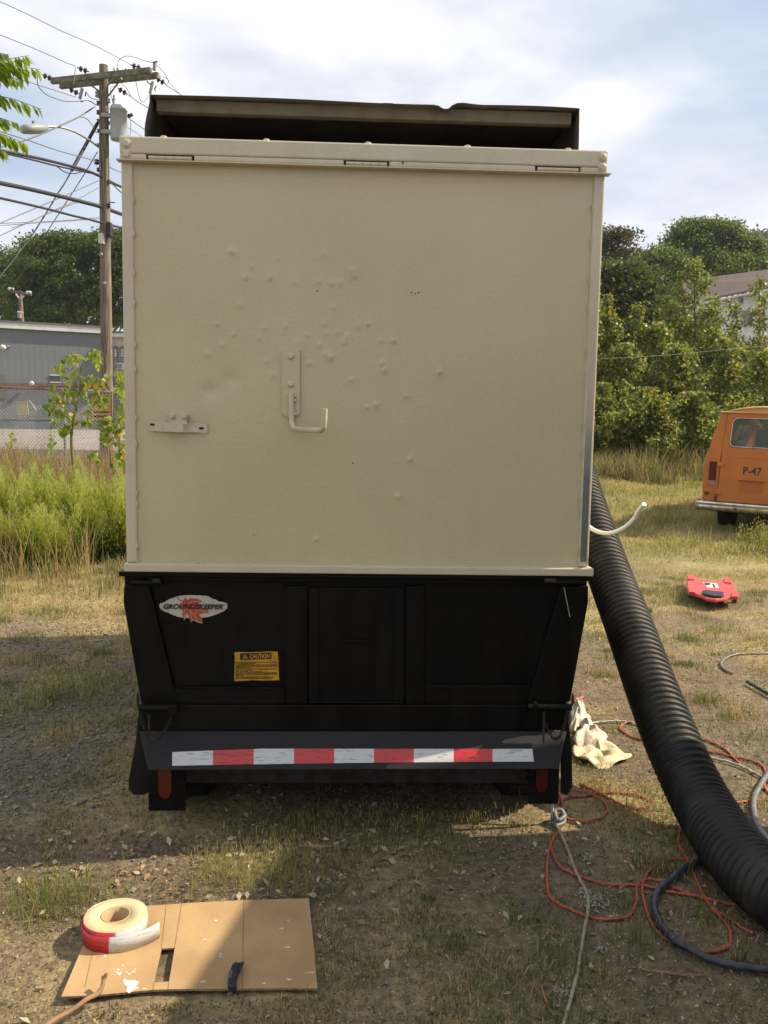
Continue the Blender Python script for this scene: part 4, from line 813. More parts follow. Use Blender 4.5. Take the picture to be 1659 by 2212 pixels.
b = MB(); b.ext([cr_(x, y, crz+0.0026) for x, y in [(1165, 1694), (1180, 1695), (1196, 1728), (1178, 1728)]], (0, 0, -0.001)); b.build('label_print', M_pad, st_, world=True)
for x, y in ((975, 1750), (1365, 1790), (975, 1635), (1310, 1665), (1110, 1815), (1250, 1822)):
    p = cr_(x, y, crz-0.03); b = MB(); b.lathe([(0.006, -0.012), (0.028, -0.012), (0.030, 0), (0.028, 0.012), (0.006, 0.012)], Matrix.Translation((p.x, p.y, zg+0.03)) @ Matrix.Rotation(math.pi/2, 4, 'Y'), 16); b.tube([(p.x, p.y, zg+0.05), (p.x, p.y, zg+0.07)], 0.008, 8); b.build('caster', M_pad, crp, world=True)

# ------------------------------------------------------------------ orange van
VA = math.radians(30); vp = at(1512, 1096, 13.15); vz = hz(5.5, 13.5)
# rear-left corner at ground; local x runs along the rear face to the right, y forward
VM = Matrix.Translation((vp.x, vp.y, vz-0.02)) @ Matrix.Rotation(-VA, 4, 'Z') @ Matrix.Rotation(math.radians(1.2), 4, 'Y')
van = thing('orange_van', 'old orange van parked on the grass at the right edge, marked P-47', 'van', VM)
VMI = VM.inverted()
def vl(x, y, v=0.0):
    d = ray(x, y); o_ = VMI @ CAM; dl = VMI.to_3x3() @ d; t = (v-o_.y)/dl.y; return o_+dl*t
W_, VL_ = 2.02, 4.9
def vsec(t, z0=0.42):      # half outline of the body from sill to roof gutter, for fraction of length
    return [(0.06, z0), (0.015, z0+0.06), (0.0, z0+0.25), (0.0, z0+0.55), (0.03, 1.12), (0.085, 1.35), (0.16, 1.62), (0.205, 1.80)]
b = MB(); secs = []
stations = [(0.0, 0.03), (0.05, 0.0), (2.6, 0.0), (3.6, 0.0), (4.2, 0.06), (4.9, 0.14)]
for y, inset in stations:
    S = vsec(0); L1 = [(x+inset, z) for x, z in S]; R1 = [(W_-x-inset, z) for x, z in S][::-1]
    if y > 4.0: L1 = [(x, min(z, 1.80-(y-4.0)*0.95)) for x, z in L1]; R1 = [(x, min(z, 1.80-(y-4.0)*0.95)) for x, z in R1]
    secs.append([Vector((x, y, z)) for x, z in L1+R1])
n = len(secs[0]); vs = [p for s in secs for p in s]
b.add(vs, [(k*n+i, (k+1)*n+i, (k+1)*n+i+1, k*n+i+1) for k in range(len(secs)-1) for i in range(n-1) if not (k in (1, 2) and i in (5, n-7)) and i != n//2-1], smooth=True)
b.add(vs[-n:], [tuple(range(n-1, -1, -1))]); b.build('body', M_van, van, solid=0.006)
for s_ in (0, 1):
    mx = (lambda x: x) if s_ == 0 else (lambda x: W_-x)
    for ya, yb2 in ((0.06, 0.35), (1.35, 1.48), (2.55, 2.68), (3.45, 3.6)):
        b = MB(); b.ext([(mx(0.083), ya, 1.345), (mx(0.083), yb2, 1.345), (mx(0.158), yb2, 1.625), (mx(0.158), ya, 1.625)], (0.02 if s_ == 0 else -0.02, 0, 0)); b.build('window_pillar', M_van, van)
    for ya, yb2 in ((0.351, 1.349), (1.481, 2.549), (2.681, 3.449)):
        b = MB(); b.ext([(mx(0.09), ya, 1.35), (mx(0.09), yb2, 1.35), (mx(0.162), yb2, 1.62), (mx(0.162), ya, 1.62)], (0.004 if s_ == 0 else -0.004, 0, 0)); b.build('side_window', M_vanglass, van)
# roof with gutter
b = MB()
b.grid(lambda u, v: (0.195+(W_-0.39)*u, -0.02+v*4.25, 1.80+0.10*(1-abs(2*u-1)**3.0)*(1-0.35*max(0, v-0.85)/0.15)-(0.02 if v == 0 else 0)), 20, 12); b.build('roof', M_vanroof, van, solid=0.02)
b = MB(); b.ext([(0.2, 0.004, 1.775)]+[(0.2+(W_-0.4)*k/20, 0.004, 1.785+0.098*(1-abs(k/10-1)**3.0)) for k in range(21)]+[(W_-0.2, 0.004, 1.775)], (0, 0.03, 0)); b.build('roof_end', M_vanroof, van)
b = MB(); b.tube([(0.19, -0.025, 1.80), (W_-0.19, -0.025, 1.80)], 0.013, 8); b.tube([(0.19, -0.02, 1.80), (0.19, 4.1, 1.80)], 0.012, 8); b.build('roof_gutter', M_vanroof, van)
# rear face made of panels round the window opening
y0 = 0.02
wl, wr, wt, wb = 0.32, 0.95, 1.715, 1.29
def rear(pts, v0=0.0, v1=0.03, mt=M_van, name='rear_panel', bev=0.004, par=None): b = MB(); b.ext([(x, v0, z) for x, z in pts], (0, v1-v0, 0)); return b.build(name, mt, par or van, bevel=bev)
DL = 0.232  # door seam offset at bottom leans with the body
rear([(0.06, 0.44), (0.0, 0.66), (0.0, 0.97), (0.03, 1.12), (0.085, 1.35), (0.16, 1.62), (0.205, 1.79), (0.285, 1.79), (0.262, 1.45), (0.235, 1.12), (0.215, 0.44)], 0.0, 0.035, name='corner_panel', bev=0.008)
rear([(W_-0.06, 0.44), (W_, 0.66), (W_, 0.97), (W_-0.03, 1.12), (W_-0.085, 1.35), (W_-0.16, 1.62), (W_-0.205, 1.79), (W_-0.285, 1.79), (W_-0.262, 1.45), (W_-0.235, 1.12), (W_-0.215, 0.44)][::-1], 0.0, 0.035, name='corner_panel', bev=0.008)
for side in (0, 1):
    mx = (lambda x: x) if side == 0 else (lambda x: W_-x)
    wlx, wrx = 0.345, 0.955
    d1 = MB()
    def pc(pts, v0=-0.006, v1=0.03): 
        q = [(mx(x), v0, z) for x, z in pts]; d1.ext(q, (0, v1-v0, 0))
    pc([(0.222, 0.47), (1.005, 0.47), (1.005, wb), (0.251, wb)]); pc([(0.251, wb+0.0001), (wlx, wb+0.0001), (wlx+0.03, wt), (0.285, wt)]); pc([(wrx, wb+0.0001), (1.005, wb+0.0001), (1.005, wt), (wrx-0.0, wt)]); pc([(0.285, wt+0.0001), (1.005, wt+0.0001), (1.005, 1.785), (0.290, 1.785)])
    dob = d1.build('rear_door', M_van, van)
    def rr(x0, x1, z0, z1, r, k=5, lean=0.03):
        o = []
        for cx_, cz, a in ((x1-r, z0+r, -90), (x1-r, z1-r, 0), (x0+r, z1-r, 90), (x0+r, z0+r, 180)):
            for i in range(k+1):
                t = math.radians(a+90*i/k); x = cx_+r*math.cos(t); z = cz+r*math.sin(t); o.append((mx(x+lean*(z-z0)/(z1-z0)*(1 if x < (x0+x1)/2 else 0)), z))
        return o
    g = rr(wlx, wrx, wb, wt, 0.07); b = MB(); b.ext([(x, 0.012, z) for x, z in g], (0, 0.005, 0)); b.build('window_pane', M_vanglass, dob)
    b = MB(); b.tube([(x, -0.009, z) for x, z in g+[g[0], g[1]]], 0.0095, 8, cap=False); b.build('window_trim', M_chrome, dob)
    b = MB(); xm = mx(0.65); b.tube([(xm, -0.02, wb+0.012), (xm, -0.02, wb+0.035)], 0.008, 8); b.build('window_latch', M_chrome, dob)
    for z in (1.02, 0.60):
        b = MB(); x = mx(0.235+0.02*(z-0.6)); b.box((x-0.05, -0.026, z-0.035), (x+0.05, -0.007, z+0.035)); b.build('hinge', M_van, dob, bevel=0.008)
    b = MB(); xx = sorted((mx(0.235), mx(1.0))); b.box((xx[0], -0.022, 0.462), (xx[1], -0.0065, 0.50)); b.build('door_lip', M_van, dob, bevel=0.006)
    b = MB(); b.box((min(mx(0.24), mx(1.0)), -0.010, 1.135), (max(mx(0.24), mx(1.0)), -0.0062, 1.150)); b.build('belt_crease', M_van, dob, bevel=0.002)
    # tail light
    ox = [mx(0.085), mx(0.19)]; x0, x1 = min(ox), max(ox)
    b = MB(); b.ext([(x0-0.025, -0.008, 0.685), (x1+0.018, -0.008, 0.685), (x1+0.022, -0.008, 1.10), (x0-0.02, -0.008, 1.10)], (0, 0.0075, 0)); hs = b.build('lamp_surround', M_van, van, bevel=0.012)
    b = MB(); b.ext([(x0, -0.024, 0.775), (x1, -0.024, 0.775), (x1, -0.024, 1.06), (x0, -0.024, 1.06)], (0, 0.0155, 0)); b.build('tail_lamp', M_redlens, van, bevel=0.014)
    b = MB(); b.ext([(x0, -0.024, 0.705), (x1, -0.024, 0.705), (x1, -0.024, 0.772), (x0, -0.024, 0.772)], (0, 0.0155, 0)); b.build('reversing_lamp', mat('clear_lens', (0.35, 0.16, 0.15), 0.25), van, bevel=0.010)
# plate recess, number, rust, bumper, wheels
b = MB(); b.box((0.50, -0.040, 0.800), (0.88, -0.0065, 0.828)); b.build('plate_lamp_bar', M_van, van, bevel=0.008)
b = MB(); b.box((0.53, -0.0085, 0.62), (0.85, -0.0063, 0.795)); b.build('plate_recess_shade', mat('plate_shade_paint', (0.42, 0.11, 0.025), 0.6), van)  # flat panel, its darker orange paints the shade inside the recess
text_obj('P-47', 0.155, Matrix.Translation((0.685, -0.008, 0.895)) @ Matrix.Rotation(math.pi/2, 4, 'X'), mat('stencil_black', (0.06, 0.03, 0.02), 0.7), van, 'stencil_number', bold=0.004, sx=0.92)
random.seed(12)
def blot(cx_, cz, rx, rz, name='rust_patch'):
    pts = []
    for k in range(18):
        t = 2*math.pi*k/18; q = 1+random.uniform(-0.3, 0.3); pts.append((cx_+rx*q*math.cos(t), -0.0085, cz+rz*q*math.sin(t)))
    b = MB(); b.ext(pts, (0, 0.0006, 0)); b.build(name, M_rust, van)
blot(0.075, 0.575, 0.034, 0.03); blot(0.205, 0.50, 0.018, 0.06); blot(0.165, 0.455, 0.05, 0.018); blot(0.66, 0.487, 0.02, 0.012); blot(0.40, 0.98, 0.006, 0.006)
b = MB(); S = spline([(-0.03, 0.20, 0), (-0.045, 0.02, 0), (-0.01, -0.13, 0), (0.15, -0.165, 0), (1.0, -0.185, 0), (1.87, -0.165, 0), (2.03, -0.13, 0), (2.065, 0.02, 0), (2.05, 0.20, 0)], 8)
prof_ = [(0.0, 0.470), (-0.018, 0.462), (-0.024, 0.435), (-0.012, 0.418), (-0.016, 0.405), (-0.020, 0.350), (0.0, 0.335)]
m_ = len(prof_); vs = []
for i, p in enumerate(S):
    t = (S[min(i+1, len(S)-1)]-S[max(i-1, 0)]).normalized(); nn = Vector((-t.y, t.x, 0)) if False else Vector((t.y, -t.x, 0)); nn.normalize()
    for o_, z in prof_: vs.append(p+nn*(-o_)+Vector((0, 0, z)))
b.add(vs, [(i*m_+j, (i+1)*m_+j, (i+1)*m_+j+1, i*m_+j+1) for i in range(len(S)-1) for j in range(m_-1)], smooth=True); b.build('bumper', M_chrome, van, solid=0.004)
bolt((0.52, -0.20, 0.385), (0, -1, 0), 0.012, 'bumper_bolt', M_rust, van)
b = MB(); b.box((0.10, -0.10, 0.33), (1.92, 0.10, 0.44)); b.box((0.12, 0.10, 0.30), (1.90, 4.5, 0.43)); b.build('underbody', M_rustblack, van)
b = MB(); b.box((0.30, 3.2, 0.9), (0.85, 3.35, 1.55)); b.box((1.15, 3.2, 0.9), (1.70, 3.35, 1.55)); b.build('seats', M_pad, van)
for x in (0.28, 1.74):
    for y in (0.80, 3.9):
        t = MB(); t.lathe([(0.19, -0.11), (0.31, -0.115), (0.35, -0.085), (0.355, 0.085), (0.31, 0.115), (0.19, 0.11)], Matrix.Rotation(math.pi/2, 4, 'Y'), 32)
        wo = link('wheel', t.mesh('wheel'), M_rubber, van, Matrix.Translation((x, y, 0.345))); r_ = MB(); r_.lathe([(0, 0.05), (0.185, 0.05), (0.19, -0.10), (0, -0.10)], Matrix.Rotation(math.pi/2, 4, 'Y'), 20); link('rim', r_.mesh('rim'), M_white, wo)

# ------------------------------------------------------------------ street side on the left: building, fence, poles
def c2(x, y): return (x*0.1839, 474.4+y*0.1839)
def c1(x, y): return (x*0.25, 67.8+y*0.25)
BZ = hz(-16, 50); corner = at(241, 722, 50.0); HE = corner.z
wd_ = Vector((-2.2, -1.0, 0)).normalized()          # along the grey wall, away from the corner
bl = thing('grey_building', 'long low grey-blue sided building with a white flat roof edge across the street', 'building', Matrix.Translation((corner.x, corner.y, BZ)))
nw = Vector((wd_.y, -wd_.x, 0)); 
if nw.y > 0: nw = -nw
c_ = Vector((corner.x, corner.y, 0)); WL = 16.0
b = MB(); b.ext([c_+Vector((0, 0, BZ-0.5)), c_+wd_*WL+Vector((0, 0, BZ-0.5)), c_+wd_*WL+Vector((0, 0, HE)), c_+Vector((0, 0, HE))], -nw*7.0); b.build('wall', M_siding, bl, world=True)
bw = 0.34; me = None; 
Rw = Matrix.Rotation(math.atan2(wd_.y, wd_.x), 4, 'Z')
sb = MB(); sb.box((0.003, -0.0, 0.0), (bw-0.003, 0.03, HE-BZ-0.55)); sbm = sb.mesh('siding_board')
sgn = 1 if (Rw.to_3x3() @ Vector((0, 1, 0))).dot(nw) > 0 else -1
if sgn < 0:
    sb = MB(); sb.box((0.003, -0.012, 0.0), (bw-0.003, 0.0, HE-BZ-0.55)); sbm = sb.mesh('siding_board')
for k in range(int(WL/bw)):
    link('siding_board', sbm, M_siding, bl, Matrix.Translation(wd_*(k*bw)+nw*0.001+Vector((0, 0, 0.48))) @ Rw)
def wallpt(x, y, off=0.0):
    d = ray(x, y); t = (c_+nw*off-CAM).dot(nw)/d.dot(nw); return CAM+d*t
def wall_rect(x0, y0_, x1, y1_, name, mt, off=0.035, th=0.03, par=None):
    b = MB(); a, e = wallpt(x0, y1_, off+th), wallpt(x1, y0_, off+th); a2 = Vector((e.x, e.y, a.z)); e2 = Vector((a.x, a.y, e.z))
    b.ext([a, a2, e, e2], -nw*th); return b.build(name, mt, par or bl, world=True)
b = MB(); q0 = c_+nw*0.25-wd_*0.05; q1 = c_+wd_*(WL+0.3)+nw*0.25; b.ext([q0+Vector((0, 0, HE)), q1+Vector((0, 0, HE)), q1+Vector((0, 0, HE+0.30)), q0+Vector((0, 0, HE+0.30))], -nw*7.4); b.build('fascia', M_white, bl, world=True)
b = MB(); q0 = q0+nw*0.04; q1 = q1+nw*0.04; b.ext([q0+Vector((0, 0, HE+0.301)), q1+Vector((0, 0, HE+0.301)), q1+Vector((0, 0, HE+0.40)), q0+Vector((0, 0, HE+0.40))], -nw*7.5); b.build('roof', M_roofgrey, bl, world=True)
v_ = wall_rect(14.5, 744, 22.5, 751.5, 'vent', M_brick); wall_rect(15, 746.5, 22, 748, 'vent_slat', M_white, off=0.066, th=0.01, par=v_)
wn_ = wall_rect(109, 811, 130, 825, 'window', M_glass); wall_rect(108, 809.5, 131, 811, 'window_frame', M_white, off=0.066, par=wn_); wall_rect(108, 825, 131, 826.5, 'window_frame', M_white, off=0.066, par=wn_)
wall_rect(-3, 810, 12, 862, 'door', M_roofgrey)
b = MB(); p = wallpt(4, 748, 0.15); b.lathe([(0.10, 0), (0.16, 0.22), (0, 0.22)], frame_at(p, (0.6, -0.6, -0.4)), 12); b.build('flood_lamp', M_white, bl, world=True)
b = MB(); p = wallpt(68, 826, 0.2); b.lathe([(0.09, 0), (0.15, 0.22), (0, 0.22)], frame_at(p, (0.3, -0.8, -0.3)), 12); b.build('flood_lamp', M_white, bl, world=True)
b = MB(); p, q = wallpt(-30, 827, 0.05), wallpt(238, 829, 0.05); b.ext([p, q, Vector((q.x, q.y, q.z-0.16)), Vector((p.x, p.y, p.z-0.16))], nw*0.04); b.build('plinth', M_brick, bl, world=True)
# cream annex right of the pole
an = thing('cream_annex', 'cream building wing with arched windows between utility pole and trailer', 'building', Matrix.Translation((corner.x+1.5, 50.2, BZ)))
def anr(x0, y0_, x1, y1_, name, mt, Y=50.0, th=0.05, par=None, bev=0): 
    a, e = at(x0, y1_, Y), at(x1, y0_, Y); b = MB(); b.box((a.x, Y, a.z), (e.x, Y+th, e.z)); return b.build(name, mt, par or an, world=True, bevel=bev)
anr(242, 727, 345, 815, 'wall', M_creamwall, 50.15, 6.0); anr(242, 815.2, 345, 935, 'slate_skirt', M_bluesh, 50.05, 5.5)
anr(241, 719, 350, 727, 'fascia', M_white, 49.7, 6.6); anr(241, 717, 350, 719, 'roof', M_roofgrey, 49.65, 6.8)
for x0, x1 in ((245.5, 253), (259.5, 268)):
    fr = anr(x0-1.2, 752, x1+1.2, 798, 'window_frame', M_roofgrey, 50.08, 0.06)
    b = MB(); p = at((x0+x1)/2, 752, 50.0); r = (at(x1, 752, 50).x-at(x0, 752, 50).x)/2+0.04; b.ext([(p.x+r*math.cos(t), 50.08, p.z+r*0.9*math.sin(t)) for t in [math.pi*k/10 for k in range(11)]], (0, 0.06, 0)); b.build('window_arch', M_roofgrey, an, world=True)
    anr(x0, 753, x1, 772, 'pane', M_glassgrey, 50.06, 0.015, fr); anr(x0, 773, x1, 797, 'pane', M_glassgrey, 50.06, 0.015, fr)
    for yy in (757.5, 763, 768): anr(x0, yy, x1, yy+0.8, 'glazing_bar', M_white, 50.04, 0.015, fr)
    anr((x0+x1)/2-0.5, 753, (x0+x1)/2+0.5, 772, 'glazing_bar', M_white, 50.043, 0.012, fr)
ac = anr(249, 784, 264, 797.5, 'air_conditioner', M_white, 49.6, 0.5, bev=0.02); anr(255.5, 785.5, 263, 796, 'grille', M_glassgrey, 49.58, 0.015, ac); anr(249.6, 785.5, 254, 796, 'side_vent', M_roofgrey, 49.585, 0.012, ac)

# utility pole
PY = 24.0; pb = at(228, 1000, PY); pb.z = hz(pb.x, PY)
UP = thing('utility_pole', 'tall wooden utility pole with double crossarm and brown insulators left of the trailer', 'utility pole', Matrix.Translation(pb))
pc_ = [at(229.5, 700, PY), at(226.5, 450, PY), at(224.8, 300, PY), at(224, 141, PY)]
b = MB(); b.tube([(pb.x, PY, pb.z-0.2), at(231, 870, PY), *pc_], [0.175, 0.165, 0.152, 0.135, 0.125, 0.115], 20); pole = b.build('pole', M_wood, UP, world=True)
def armp(x, y, k=0.0): # depth along the crossarm direction
    Y = PY+k; d = ray(x, y); X = d.x/d.y*Y
    for _ in range(4): Y = PY+k-(X-pc_[3].x)*0.3; X = d.x/d.y*Y
    return CAM+d*(Y/d.y)
for (xa, ya), (xb2, yb2), k in (((445, 430), (1305, 338), -0.20), ((520, 472), (1370, 380), 0.20)):
    p, q = armp(*c1(xa, ya), k), armp(*c1(xb2, yb2), k); ax = (q-p).normalized(); sd_ = ax.cross(Vector((0, 0, 1))).normalized()*0.055; uz = Vector((0, 0, 0.075))
    b = MB(); b.ext([p-sd_-uz, p+sd_-uz, p+sd_+uz, p-sd_+uz], q-p); b.build('crossarm', M_woodgrey, UP, world=True, bevel=0.01)
for a, c, k in (((760, 418), (862, 535), -0.22), ((985, 400), (868, 545), -0.22), ((1032, 430), (935, 560), 0.2), ((790, 470), (858, 515), 0.2)):
    b = MB(); b.tube([armp(*c1(*a), k), armp(*c1(*c), k)], 0.022, 6); b.build('arm_brace', M_woodgrey, UP, world=True)
ins = [((360, 372), (460, 415), -0.3), ((668, 312), (770, 350), -0.25), ((1128, 288), (1230, 322), -0.25), ((590, 490), (690, 545), 0.3), ((1015, 490), (1105, 545), 0.35), ((1345, 400), (1432, 455), 0.3)]
for a, c, k in ins:
    p, q = armp(*c1(*a), k), armp(*c1(*c), k+0.1); d = (q-p); b = MB(); b.tube([p, q], 0.016, 6)
    Ln = d.length; Mx = frame_at(p, d)
    for f in (0.30, 0.68): b.lathe([(0.02, f*Ln-0.045), (0.055, f*Ln-0.03), (0.078, f*Ln), (0.072, f*Ln+0.02), (0.03, f*Ln+0.035)], Mx, 14)
    b.build('bell_insulator', M_insul, UP, world=True)
for pts, r in (([(1018, 318), (1022, 340), (1030, 380), (1046, 420)], 0.045), ([(712, 488), (700, 530), (688, 585)], 0.045), ([(1322, 430), (1310, 480), (1295, 540)], 0.045), ([(1340, 262), (1335, 300), (1332, 340)], 0.05)):
    P = [armp(*c1(x, y), 0.0) for x, y in pts]; b = MB(); Mx = frame_at(P[0], P[-1]-P[0]); Ln = (P[-1]-P[0]).length; pr = []
    for k in range(7): pr += [(r*0.7, Ln*(k/7)), (r*1.15, Ln*(k+0.5)/7)]
    b.lathe(pr+[(r*0.5, Ln)], Mx, 12); b.build('fuse_cutout', M_insulg, UP, world=True)
for pts in ([(985, 315), (990, 420)], [(1350, 470), (1335, 500), (1345, 515)], [(745, 520), (735, 560)], [(1270, 405), (1275, 440), (1300, 455)], [(1085, 320), (1085, 345)], [(1320, 270), (1360, 258)], [(690, 600), (715, 610)], [(945, 1475), (992, 1480)], [(1330, 640), (1345, 650)]):
    b = MB(); b.tube([armp(*c1(x, y), -0.05) for x, y in pts], 0.018, 6); b.build('bracket', M_wireg, UP, world=True)
# small fittings up the pole
for x, y, s, mt in ((850, 620, 0.10, M_insul), (850, 700, 0.10, M_insul), (850, 775, 0.09, M_insul), (852, 860, 0.08, M_wire), (938, 790, 0.08, M_wire), (938, 600, 0.10, M_galv), (845, 545, 0.14, M_insulg), (850, 985, 0.09, M_galv), (835, 1128, 0.12, M_wire), (850, 1195, 0.09, M_wire), (945, 1300, 0.09, M_wire), (880, 1500, 0.14, M_galv), (940, 1505, 0.10, M_wire)):
    p = at(*c1(x, y), PY-0.05); b = MB(); b.lathe([(0.02, -s*0.6), (s*0.6, -s*0.4), (s*0.35, 0), (s*0.6, s*0.4), (0.02, s*0.6)], Matrix.Translation(p), 10); b.build('pole_fitting', mt, UP, world=True)
b = MB(); b.tube([at(*c1(868, 520), PY-0.14), at(*c1(862, 900), PY-0.15), at(*c1(862, 1200), PY-0.15)], 0.02, 6); b.tube([at(*c1(935, 640), PY-0.1), at(*c1(937, 1000), PY-0.1), at(*c1(945, 1500), PY-0.1)], 0.012, 6); b.build('conduit', M_woodgrey, UP, world=True)
b = MB(); p, q = at(*c2(1262, 40), PY-0.12), at(*c2(1325, 215), PY-0.12); b.box((p.x, PY-0.3, q.z), (q.x, PY-0.08, p.z)); b.build('splice_box', M_wire, UP, world=True, bevel=0.03)
b = MB(); p, q = at(*c2(1170, 168), PY-0.2), at(*c2(1232, 288), PY-0.2); b.box((p.x, PY-0.33, q.z), (q.x, PY-0.17, p.z)); b.build('meter_box', M_white, UP, world=True, bevel=0.015)
for x, y in ((1225, 750), (1186, 410)): b = MB(); b.lathe([(0.05, 0), (0.05, 0.02), (0, 0.02)], frame_at(at(*c2(x, y), PY-0.165), (0, -1, 0)), 10); b.build('tag_plate', M_galv, UP, world=True)
for x0, x1, y in ((1165, 1200, 590), (1165, 1200, 800), (1170, 1205, 1225), (1180, 1215, 1650), (1320, 1355, 190), (1300, 1378, 1450), (1310, 1380, 1835)): b = MB(); b.tube([at(*c2(x0, y), PY), at(*c2(x1, y+5), PY), at(*c2(x1, y-12), PY)], 0.011, 6); b.build('step_spike', M_galv, UP, world=True)
# transformer
tp = thing('transformer', 'grey cylindrical transformer can hung on the utility pole', 'transformer', Matrix.Translation(at(*c1(1028, 935), PY-0.1)))
p = at(*c1(1028, 940), PY-0.1); q = at(*c1(1028, 690), PY-0.1); r = (at(*c1(1098, 800), PY).x-at(*c1(957, 800), PY).x)/2; Hh = q.z-p.z
b = MB(); b.lathe([(0, 0), (r*0.96, 0), (r, 0.03), (r, Hh), (r*1.05, Hh), (r*1.05, Hh+0.05), (r*0.9, Hh+0.12), (0, Hh+0.15)], Matrix.Translation(p), 32); b.build('tank', M_can, tp, world=True)
b = MB(); q2 = at(*c1(985, 668), PY-0.1); b.lathe([(0.03, 0), (0.06, 0.03), (0.03, 0.06), (0.055, 0.10), (0.03, 0.13), (0.05, 0.17), (0.025, 0.2), (0.045, 0.24), (0.02, 0.27), (0.03, 0.33), (0, 0.36)], Matrix.Translation(q2), 12); b.build('bushing', M_insulg, tp, world=True)
for z in (0.85, 0.28): b = MB(); b.box((p.x-r-0.25, PY-0.15, p.z+Hh*z-0.05), (p.x-r+0.05, PY-0.02, p.z+Hh*z+0.05)); b.build('mounting_bracket', M_galv, tp, world=True)
b = MB(); q2 = at(*c1(1105, 735), PY-0.15); b.lathe([(0.03, 0), (0.06, 0.05), (0.03, 0.1), (0.05, 0.14), (0, 0.16)], frame_at(q2, (1, -0.5, 0.2)), 10); b.build('terminal', M_insul, tp, world=True)
# street lamp
SLm = thing('street_lamp', 'grey cobra-head street lamp on a curved arm fixed to the utility pole', 'street lamp', Matrix.Translation(at(*c1(840, 985), PY)))
b = MB(); b.tube(spline([at(*c1(x, y), PY-k) for x, y, k in ((845, 995, 0.1), (800, 960, 0.5), (740, 920, 0.9), (640, 865, 1.3), (520, 828, 1.7), (390, 823, 2.1))], 6), 0.028, 10); b.build('lamp_arm', M_galv, SLm, world=True)
hp0, hp1 = at(*c1(405, 836), PY-2.05), at(*c1(190, 838), PY-2.7); ax = (hp1-hp0); Ln = ax.length; b = MB()
pr_ = [(0, 0.03, 0.03), (0.03, 0.10, 0.07), (0.3, 0.15, 0.10), (0.62, 0.19, 0.11), (0.88, 0.18, 0.10), (0.98, 0.12, 0.07), (1, 0.01, 0.01)]
axn = ax.normalized(); sd_ = axn.cross(Vector((0, 0, 1))).normalized(); vs = []; n = 16
for f, w1, h1 in pr_:
    for k in range(n): t = 2*math.pi*k/n; vs.append(hp0+axn*(f*Ln)+sd_*(math.cos(t)*w1)+Vector((0, 0, math.sin(t)*h1*(1.0 if math.sin(t) > 0 else 1.3))))
b.add(vs, [(i*n+j, i*n+(j+1) % n, (i+1)*n+(j+1) % n, (i+1)*n+j) for i in range(len(pr_)-1) for j in range(n)], smooth=True); b.build('lamp_head', M_lampgrey, SLm, world=True)
b = MB(); b.lathe([(0.04, 0), (0.04, 0.08), (0, 0.09)], Matrix.Translation(at(*c1(290, 806), PY-2.4)), 12); b.build('photocell', M_wireg, SLm, world=True)
# warning sign
sg = thing('warning_sign', 'yellow triangular warning sign with lettering panel below, half hidden by leaves at the pole', 'sign', Matrix.Translation(at(*c2(1190, 2170), PY-0.6)))
Ys = PY-0.35
def sgp(pts, name, mt, dv, th=0.012): b = MB(); b.ext([at(*c2(x, y), Ys-dv) for x, y in pts], (0, th, 0)); return b.build(name, mt, sg, world=True)
sgp([(1210, 1885), (1318, 2035), (1105, 2035)], 'sign_triangle_border', M_ink, 0.0); sgp([(1210, 1905), (1300, 2027), (1120, 2027)], 'sign_triangle', M_sign, 0.004, 0.003)
sgp([(1198, 1985), (1190, 2010), (1230, 2014), (1225, 1985)], 'pictogram', M_ink, 0.008, 0.003); b = MB(); b.lathe([(0.05, 0), (0, 0.003)], frame_at(at(*c2(1200, 1957), Ys-0.009), (0, -1, 0)), 12); b.build('pictogram', M_ink, sg, world=True)
sgp([(1060, 2045), (1312, 2040), (1312, 2370), (1065, 2370)], 'sign_panel_border', M_ink, 0.0); pn_ = sgp([(1070, 2055), (1302, 2050), (1302, 2360), (1075, 2360)], 'sign_panel', M_sign, 0.004, 0.003)
pm_ = at(*c2(1190, 2140), Ys-0.012); t_ = text_obj('DANGER', 0.13, Matrix.Identity(4), M_ink, None, 'lettering') if False else None
for yy, x0, x1 in ((2085, 1150, 1190), (2120, 1160, 1185), (2250, 1100, 1280), (2300, 1095, 1270)): sgp([(x0, yy), (x1, yy), (x1, yy+22), (x0, yy+22)], 'sign_mark', M_ink, 0.008, 0.003)

# wires
def wire(pts, r, label, mt=M_wire, group=None, conv=c1, YL=19.8, cat='power line', sag=0, name='power_line', YR=29.0):
    P = []
    for i, q in enumerate(pts):
        x, y = conv(q[0], q[1]) if conv else (q[0], q[1])
        if len(q) > 2: Y = q[2]
        else: Y = PY+(x-228)/228*(PY-YL) if x < 228 else PY+(x-228)/100*(YR-PY)
        P.append(at(x, y, Y))
    b = MB(); b.tube(spline(P, 5), r, 6); o = b.build(name, mt); tag(o, label, cat, group); return o
wire([(-200, -50), (0, 30), (300, 150), (570, 270), (645, 302), (645, 370), (635, 460)], 0.009, 'top left power line ending in a jumper at the upper crossarm', M_wireg)
wire([(-200, -345), (100, -212), (300, -118), (540, 0), (760, 95), (990, 210), (1130, 290)], 0.009, 'thin power line coming down to the right end insulators of the crossarm', M_wireg)
wire([(-200, 330), (100, 395), (380, 480), (660, 570)], 0.009, 'power line reaching the lower left insulators behind the fronds', M_wireg)
wire([(320, 365), (330, 470), (400, 545), (480, 580), (560, 603), (680, 605)], 0.011, 'drooping jumper wire hanging left of the lower crossarm', M_wireg)
wire([(-150, 1030), (50, 990), (220, 940), (400, 870), (550, 800), (680, 740), (820, 650)], 0.018, 'twisted grey service cable climbing rightward to the pole above the street lamp', M_wireg)
wire([(680, 740), (740, 750), (790, 800), (835, 880)], 0.010, 'small loop of cable beside the pole above the lamp arm', M_wireg)
